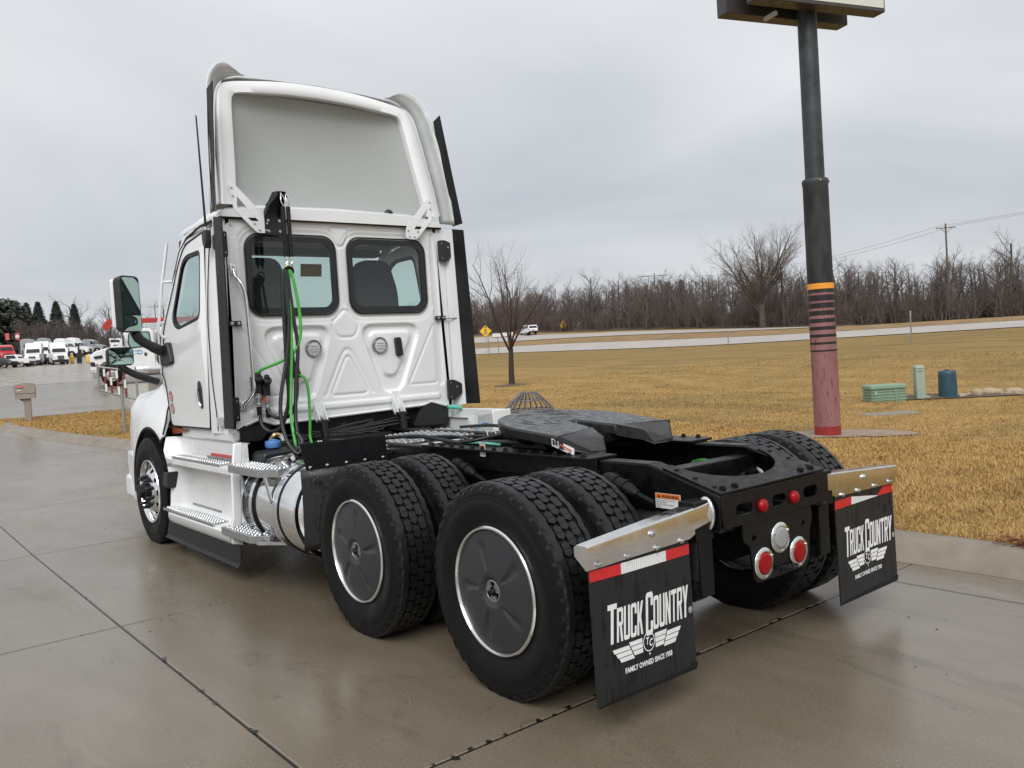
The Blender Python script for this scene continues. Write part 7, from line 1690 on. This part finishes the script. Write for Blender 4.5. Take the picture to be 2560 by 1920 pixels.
spots = sorted([(104+rs.uniform(0, 6), y+rs.uniform(-2.5, 2.5)) for y in np.linspace(8, 150, 24)], key=lambda p: -p[1]/p[0])
for k, (x, y) in enumerate(spots):
    t = thing('wood_tree', f'{ADJ[k % 7]} bare tree at the wood edge, {ORD[k]} counting from the cab towards the picture edge', 'tree', (x, y, float(field(x, y))), rs.uniform(0, 6.28), 'bare trees at the wood edge')
    s_ = rs.uniform(.78, 1.12); t.scale = (s_, s_, s_*rs.uniform(.92, 1.12))
    link('trunk', WT[k % 7][0], None, t, 60); tag(link('crown', WT[k % 7][1], None, t, 60), kind='stuff')
# the mass of the wood behind them: one far thicket
def light_tree(seed):
    rs = np.random.default_rng(seed); a = MB()
    LV = [dict(n=1, tip=.3, seg=4, wob=.05, up=.02, sides=4, tl=9), dict(n=12, len=.46, ang=42, tip=.3, seg=3, wob=.1, up=.05, sides=3, rr=.45, **{'from': .10}), dict(n=8, len=.46, ang=38, tip=.4, seg=2, wob=.12, up=.05, sides=3, rr=.6, **{'from': .12}), dict(n=5, len=.5, ang=38, tip=.5, seg=1, wob=.12, up=.04, sides=3, rr=.7, **{'from': .2})]
    grow(rs, LV, a, a, (0, 0, -.3), (0, 0, 1), 8.0, .24); return np.array(a.v), np.array([f for f in a.f if len(f) == 4])
LT = [light_tree(300+k) for k in range(6)]
def scatter(name, protos, pts, mt, label, cat, zf=lambda x, y: float(field(x, y))):
    """one object that plants copies of a few models over the land (geometry nodes)"""
    colm = bpy.data.collections.new(name+'_models')
    for k, (V, F) in enumerate(protos):
        me = np_mesh(f'{name}_model', V, F); me.materials.append(MATS[mt]); ob = bpy.data.objects.new(f'{name}_model_{k}', me); colm.objects.link(ob)
    pm = bpy.data.meshes.new(name); pm.from_pydata([(x, y, zf(x, y)) for x, y, *_ in pts], [], [])
    for an, ty, dat in (('turn', 'FLOAT_VECTOR', [c for p in pts for c in (0, 0, p[3])]), ('size', 'FLOAT', [p[2] for p in pts]), ('model', 'INT', [p[4] for p in pts])):
        at = pm.attributes.new(an, ty, 'POINT'); at.data.foreach_set('vector' if ty == 'FLOAT_VECTOR' else 'value', dat)
    ng = bpy.data.node_groups.new(name+'_planting', 'GeometryNodeTree')
    ng.interface.new_socket('Geometry', in_out='INPUT', socket_type='NodeSocketGeometry'); ng.interface.new_socket('Geometry', in_out='OUTPUT', socket_type='NodeSocketGeometry')
    N = ng.nodes.new; gi, go = N('NodeGroupInput'), N('NodeGroupOutput'); ip, ci = N('GeometryNodeInstanceOnPoints'), N('GeometryNodeCollectionInfo')
    ci.inputs['Collection'].default_value = colm; ci.inputs['Separate Children'].default_value = True; ci.inputs['Reset Children'].default_value = True
    ip.inputs['Pick Instance'].default_value = True
    def attr(an, ty):
        n = N('GeometryNodeInputNamedAttribute'); n.data_type = ty; n.inputs['Name'].default_value = an; return n.outputs['Attribute']
    L = ng.links.new; L(gi.outputs[0], ip.inputs['Points']); L(ci.outputs[0], ip.inputs['Instance']); L(attr('model', 'INT'), ip.inputs['Instance Index']); L(attr('turn', 'FLOAT_VECTOR'), ip.inputs['Rotation']); L(attr('size', 'FLOAT'), ip.inputs['Scale']); L(ip.outputs[0], go.inputs[0])
    o = bpy.data.objects.new(name, pm); COL.objects.link(o); pm.materials.append(MATS[mt]); md = o.modifiers.new('planting', 'NODES'); md.node_group = ng
    return tag(tag(o, label, kind='stuff'), cat=cat)
rs = np.random.default_rng(9)
pts = [(rs.uniform(108, 142), rs.uniform(-25, 250), rs.uniform(.62, 1.10), rs.uniform(0, 6.3), int(rs.integers(0, 6))) for _ in range(900)]
scatter('woods', LT, pts, 'twig_brown', 'brown leafless wood massed behind the highway', 'wood')
def thicket(seed):
    rs = np.random.default_rng(seed); a = MB()
    LV = [dict(n=1, tip=.4, seg=3, wob=.10, up=.03, sides=3, tl=9), dict(n=6, len=.5, ang=40, tip=.4, seg=2, wob=.14, up=.05, sides=3, rr=.6, **{'from': .15}), dict(n=4, len=.5, ang=40, tip=.5, seg=1, wob=.14, up=.05, sides=3, rr=.7, **{'from': .15})]
    for _ in range(12):
        x, y = rs.normal(0, .9, 2); grow(rs, LV, a, a, (x, y, -.1), (rs.normal(0, .28), rs.normal(0, .28), 1), rs.uniform(1.4, 3.6), .05)
    V = np.array(a.v); return V, np.array([f for f in a.f if len(f) == 4])
TH = [thicket(500+k) for k in range(4)]
pts = [(rs.uniform(103.5, 122), rs.uniform(-25, 230), rs.uniform(.7, 1.25), rs.uniform(0, 6.3), int(rs.integers(0, 4))) for _ in range(700)]
scatter('undergrowth', TH, pts, 'twig_rust', 'rusty brown brush along the foot of the wood', 'brush')
# two small dark spruces peeping over the wood
def conifer(seed, h, w, n, cone=True, start=.08):
    rs = np.random.default_rng(seed); V = []; F = []
    for _ in range(n):
        f = rs.uniform(start, 1.0)**(.8 if cone else 1.0); rr = w*((1-f)**.9 if cone else math.sqrt(max(0.02, 1-((f-.55)/.5)**2)))*rs.uniform(.35, 1.05)
        a = rs.uniform(0, 6.283); p = np.array((rr*math.cos(a), rr*math.sin(a), f*h-rr*.22))
        if not cone: p = p+rs.normal(0, .35, 3)
        out = np.array((math.cos(a), math.sin(a), -.35+rs.normal(0, .3))); L_ = rs.uniform(.35, .75)*(1 if cone else 1.45); side = unit(np.cross(out, (0, 0, 1))+rs.normal(0, .3, 3))*L_*.32
        k = len(V); V += [p-out*L_*.3, p+side, p+out*L_, p-side]; F.append((k, k+1, k+2, k+3))
    return np.array(V), np.array(F)
def conifer_tree(lab, x, y, z, seed, h, w, n, mt, cone=True, grp='evergreens behind the lot'):
    t = thing('evergreen_tree', lab, 'tree', (x, y, z), 0, grp); V, F = conifer(seed, h, w, n, cone)
    m = MB(); m.tube([(0, 0, -.5), (0, 0, h*.5), (0, 0, h*.97)], [w*.075, w*.05, .02], 8); m.build('trunk', 'bark_dark', t)
    tag(link('crown', np_mesh('crown', V, F), mt, t, 0), kind='stuff')
conifer_tree('small dark spruce top beside the mid wood utility pole', 134, 114.5, 8.0, 1, 6.6, 1.7, 1200, 'needle_dark', True, 'spruces in the wood')
conifer_tree('second small spruce top showing above the wood by the pole', 137, 113.5, 7.8, 2, 7.2, 1.9, 1000, 'needle_dark', True, 'spruces in the wood')
for x, y, h, w, n, cone, mt_, lab in ((17.5, 214, 13.4, 5.4, 6000, False, 'needle', 'large dark pine at the picture edge behind the red truck'), (23.5, 216, 13.2, 5.0, 6000, False, 'needle', 'large pine behind the red board signs'), (28.2, 218, 12.8, 4.8, 5500, False, 'needle', 'broad pine with browned top next to the spruces'), (33.2, 224, 12.4, 3.8, 3600, True, 'needle_dark', 'low spruce between the pines and the pointed pair'),
                                      (37.2, 233, 13.0, 4.3, 4200, True, 'needle_dark', 'pointed spruce, the tallest of the left pair'), (40.8, 231, 13.0, 4.3, 4200, True, 'needle_dark', 'pointed spruce in the middle of the evergreen row'), (44.4, 229, 12.2, 3.4, 3200, True, 'needle_dark', 'narrow pointed spruce at the end of the evergreen row')):
    conifer_tree(lab, x, y, float(Hy(y))-.3, int(x*10), h, w, n, mt_, cone)
# bare trees and brush behind the lot
lot_lab = ['bare tree rising over the spruces behind the lot', 'spreading bare tree above the grey house', 'bare tree right of the house roof behind the lot', 'bare tree over the work truck cab', 'bare tree behind the door mirror', 'bare tree between the mirror and the hood', 'bare tree just above the red crane boom', 'low bare tree beside the cab edge']
for k, (x, y, s_) in enumerate(((45.5, 236, 1.65), (53.5, 238, 1.55), (58.5, 240, 1.5), (62.5, 236, 1.5), (67.0, 234, 1.45), (74.0, 232, 1.3), (80.0, 228, 1.25), (85.0, 226, 1.2))):
    t = thing('bare_tree', lot_lab[k], 'tree', (x, y, float(Hy(y))-1), k*1.1, 'bare trees behind the lot'); t.scale = (s_*1.15, s_*1.15, s_)
    link('trunk', WT[(k+2) % 7][0], None, t, 60); tag(link('crown', WT[(k+2) % 7][1], None, t, 60), kind='stuff')
pts = [(rs.uniform(28, 48), rs.uniform(204, 214), rs.uniform(.62, .95), rs.uniform(0, 6.3), int(rs.integers(0, 6))) for _ in range(50)]+[(rs.uniform(44, 110), rs.uniform(216, 226), rs.uniform(.4, .7), rs.uniform(0, 6.3), int(rs.integers(0, 6))) for _ in range(70)]
scatter('brush', LT, pts, 'twig_brown', 'brown leafless brush behind the parked trucks', 'brush', lambda x, y: float(Hy(y)))
pts = [(rs.uniform(20, 120), rs.uniform(222, 234), rs.uniform(.9, 1.6), rs.uniform(0, 6.3), int(rs.integers(0, 4))) for _ in range(110)]
scatter('hedgerow', TH, pts, 'twig_brown', 'low brown thicket at the far end of the lot', 'brush', lambda x, y: float(Hy(y)))
utility_pole(64.0, 230.0, 20.8, 'utility pole among the bare trees behind the lot', 4.0, VIEW)

# ================================================================== dead grass blades
def blades(name, N, box, Lr, wr, label, seed, dens=None, avoid=()):
    r_ = np.random.default_rng(seed); x = r_.uniform(box[0], box[1], N); y = r_.uniform(box[2], box[3], N)
    ok = x > BX(y)-.02+r_.uniform(0, .10, N)
    ok &= y < 26.75
    d = np.hypot(x-CAM[0], y-CAM[1])
    if dens: ok &= r_.uniform(0, 1, N) < np.clip(dens/d, 0, 1)**1.6
    for ax, ay, rx, ry in avoid: ok &= ((x-ax)/rx)**2+((y-ay)/ry)**2 > r_.uniform(.55, 1.1, N)
    x, y, d = x[ok], y[ok], d[ok]; n = len(x)
    cl_ = np.sin(x*3.1+1.7*np.sin(y*2.3))*np.sin(y*2.7+1.3*np.sin(x*1.9))
    L = r_.uniform(*Lr, n)*(1+.35*cl_); el = np.clip(r_.normal(.55, .33, n), .08, 1.4); az = r_.uniform(0, 6.283, n)+.5*cl_
    w = r_.uniform(*wr, n)*(.55+d/14)
    z = ground(x, y)-.004; dx, dy = np.cos(az), np.sin(az)
    mid = np.stack([x+dx*L*.55*np.cos(el*1.15), y+dy*L*.55*np.cos(el*1.15), z+L*.55*np.sin(el*1.15)], 1); tip = np.stack([x+dx*L*np.cos(el), y+dy*L*np.cos(el), z+L*np.sin(el)*.9], 1)
    sx, sy = -dy*w/2, dx*w/2
    V = np.stack([np.stack([x-sx, y-sy, z], 1), np.stack([x+sx, y+sy, z], 1), mid+np.stack([sx, sy, 0*sx], 1)*.8, tip, mid-np.stack([sx, sy, 0*sx], 1)*.8], 1).reshape(-1, 3)
    b_ = np.arange(n)[:, None]*5; F = np.concatenate([b_+np.array([[0, 1, 2]]), b_+np.array([[0, 2, 4]]), b_+np.array([[4, 2, 3]])], 0)
    return tag(tag(link(name, np_mesh(name, V, F), 'grass_blade', sm=0), label, kind='stuff'), cat='grass')
AV = ((9.7, 4.35, 1.5, .9), (19.2, 5.6, 3.2, 1.0), (7.36, 9.96, .6, .6), (13.6, 5.75, .6, .5))
blades('grass', 420000, (2.2, 9.5, -4.0, 9.5), (.04, .09), (.003, .0055), 'dead straw grass along the kerb', 3, 6.5, AV)
blades('meadow_grass', 420000, (6.0, 36, -6, 30), (.045, .085), (.0035, .006), 'dead straw grass further out over the field', 4, 15.0, AV)
blades('island_grass', 110000, (0.2, 6.5, 9.5, 26.8), (.04, .075), (.003, .005), 'dead straw grass on the kerbed island', 5, None, ())
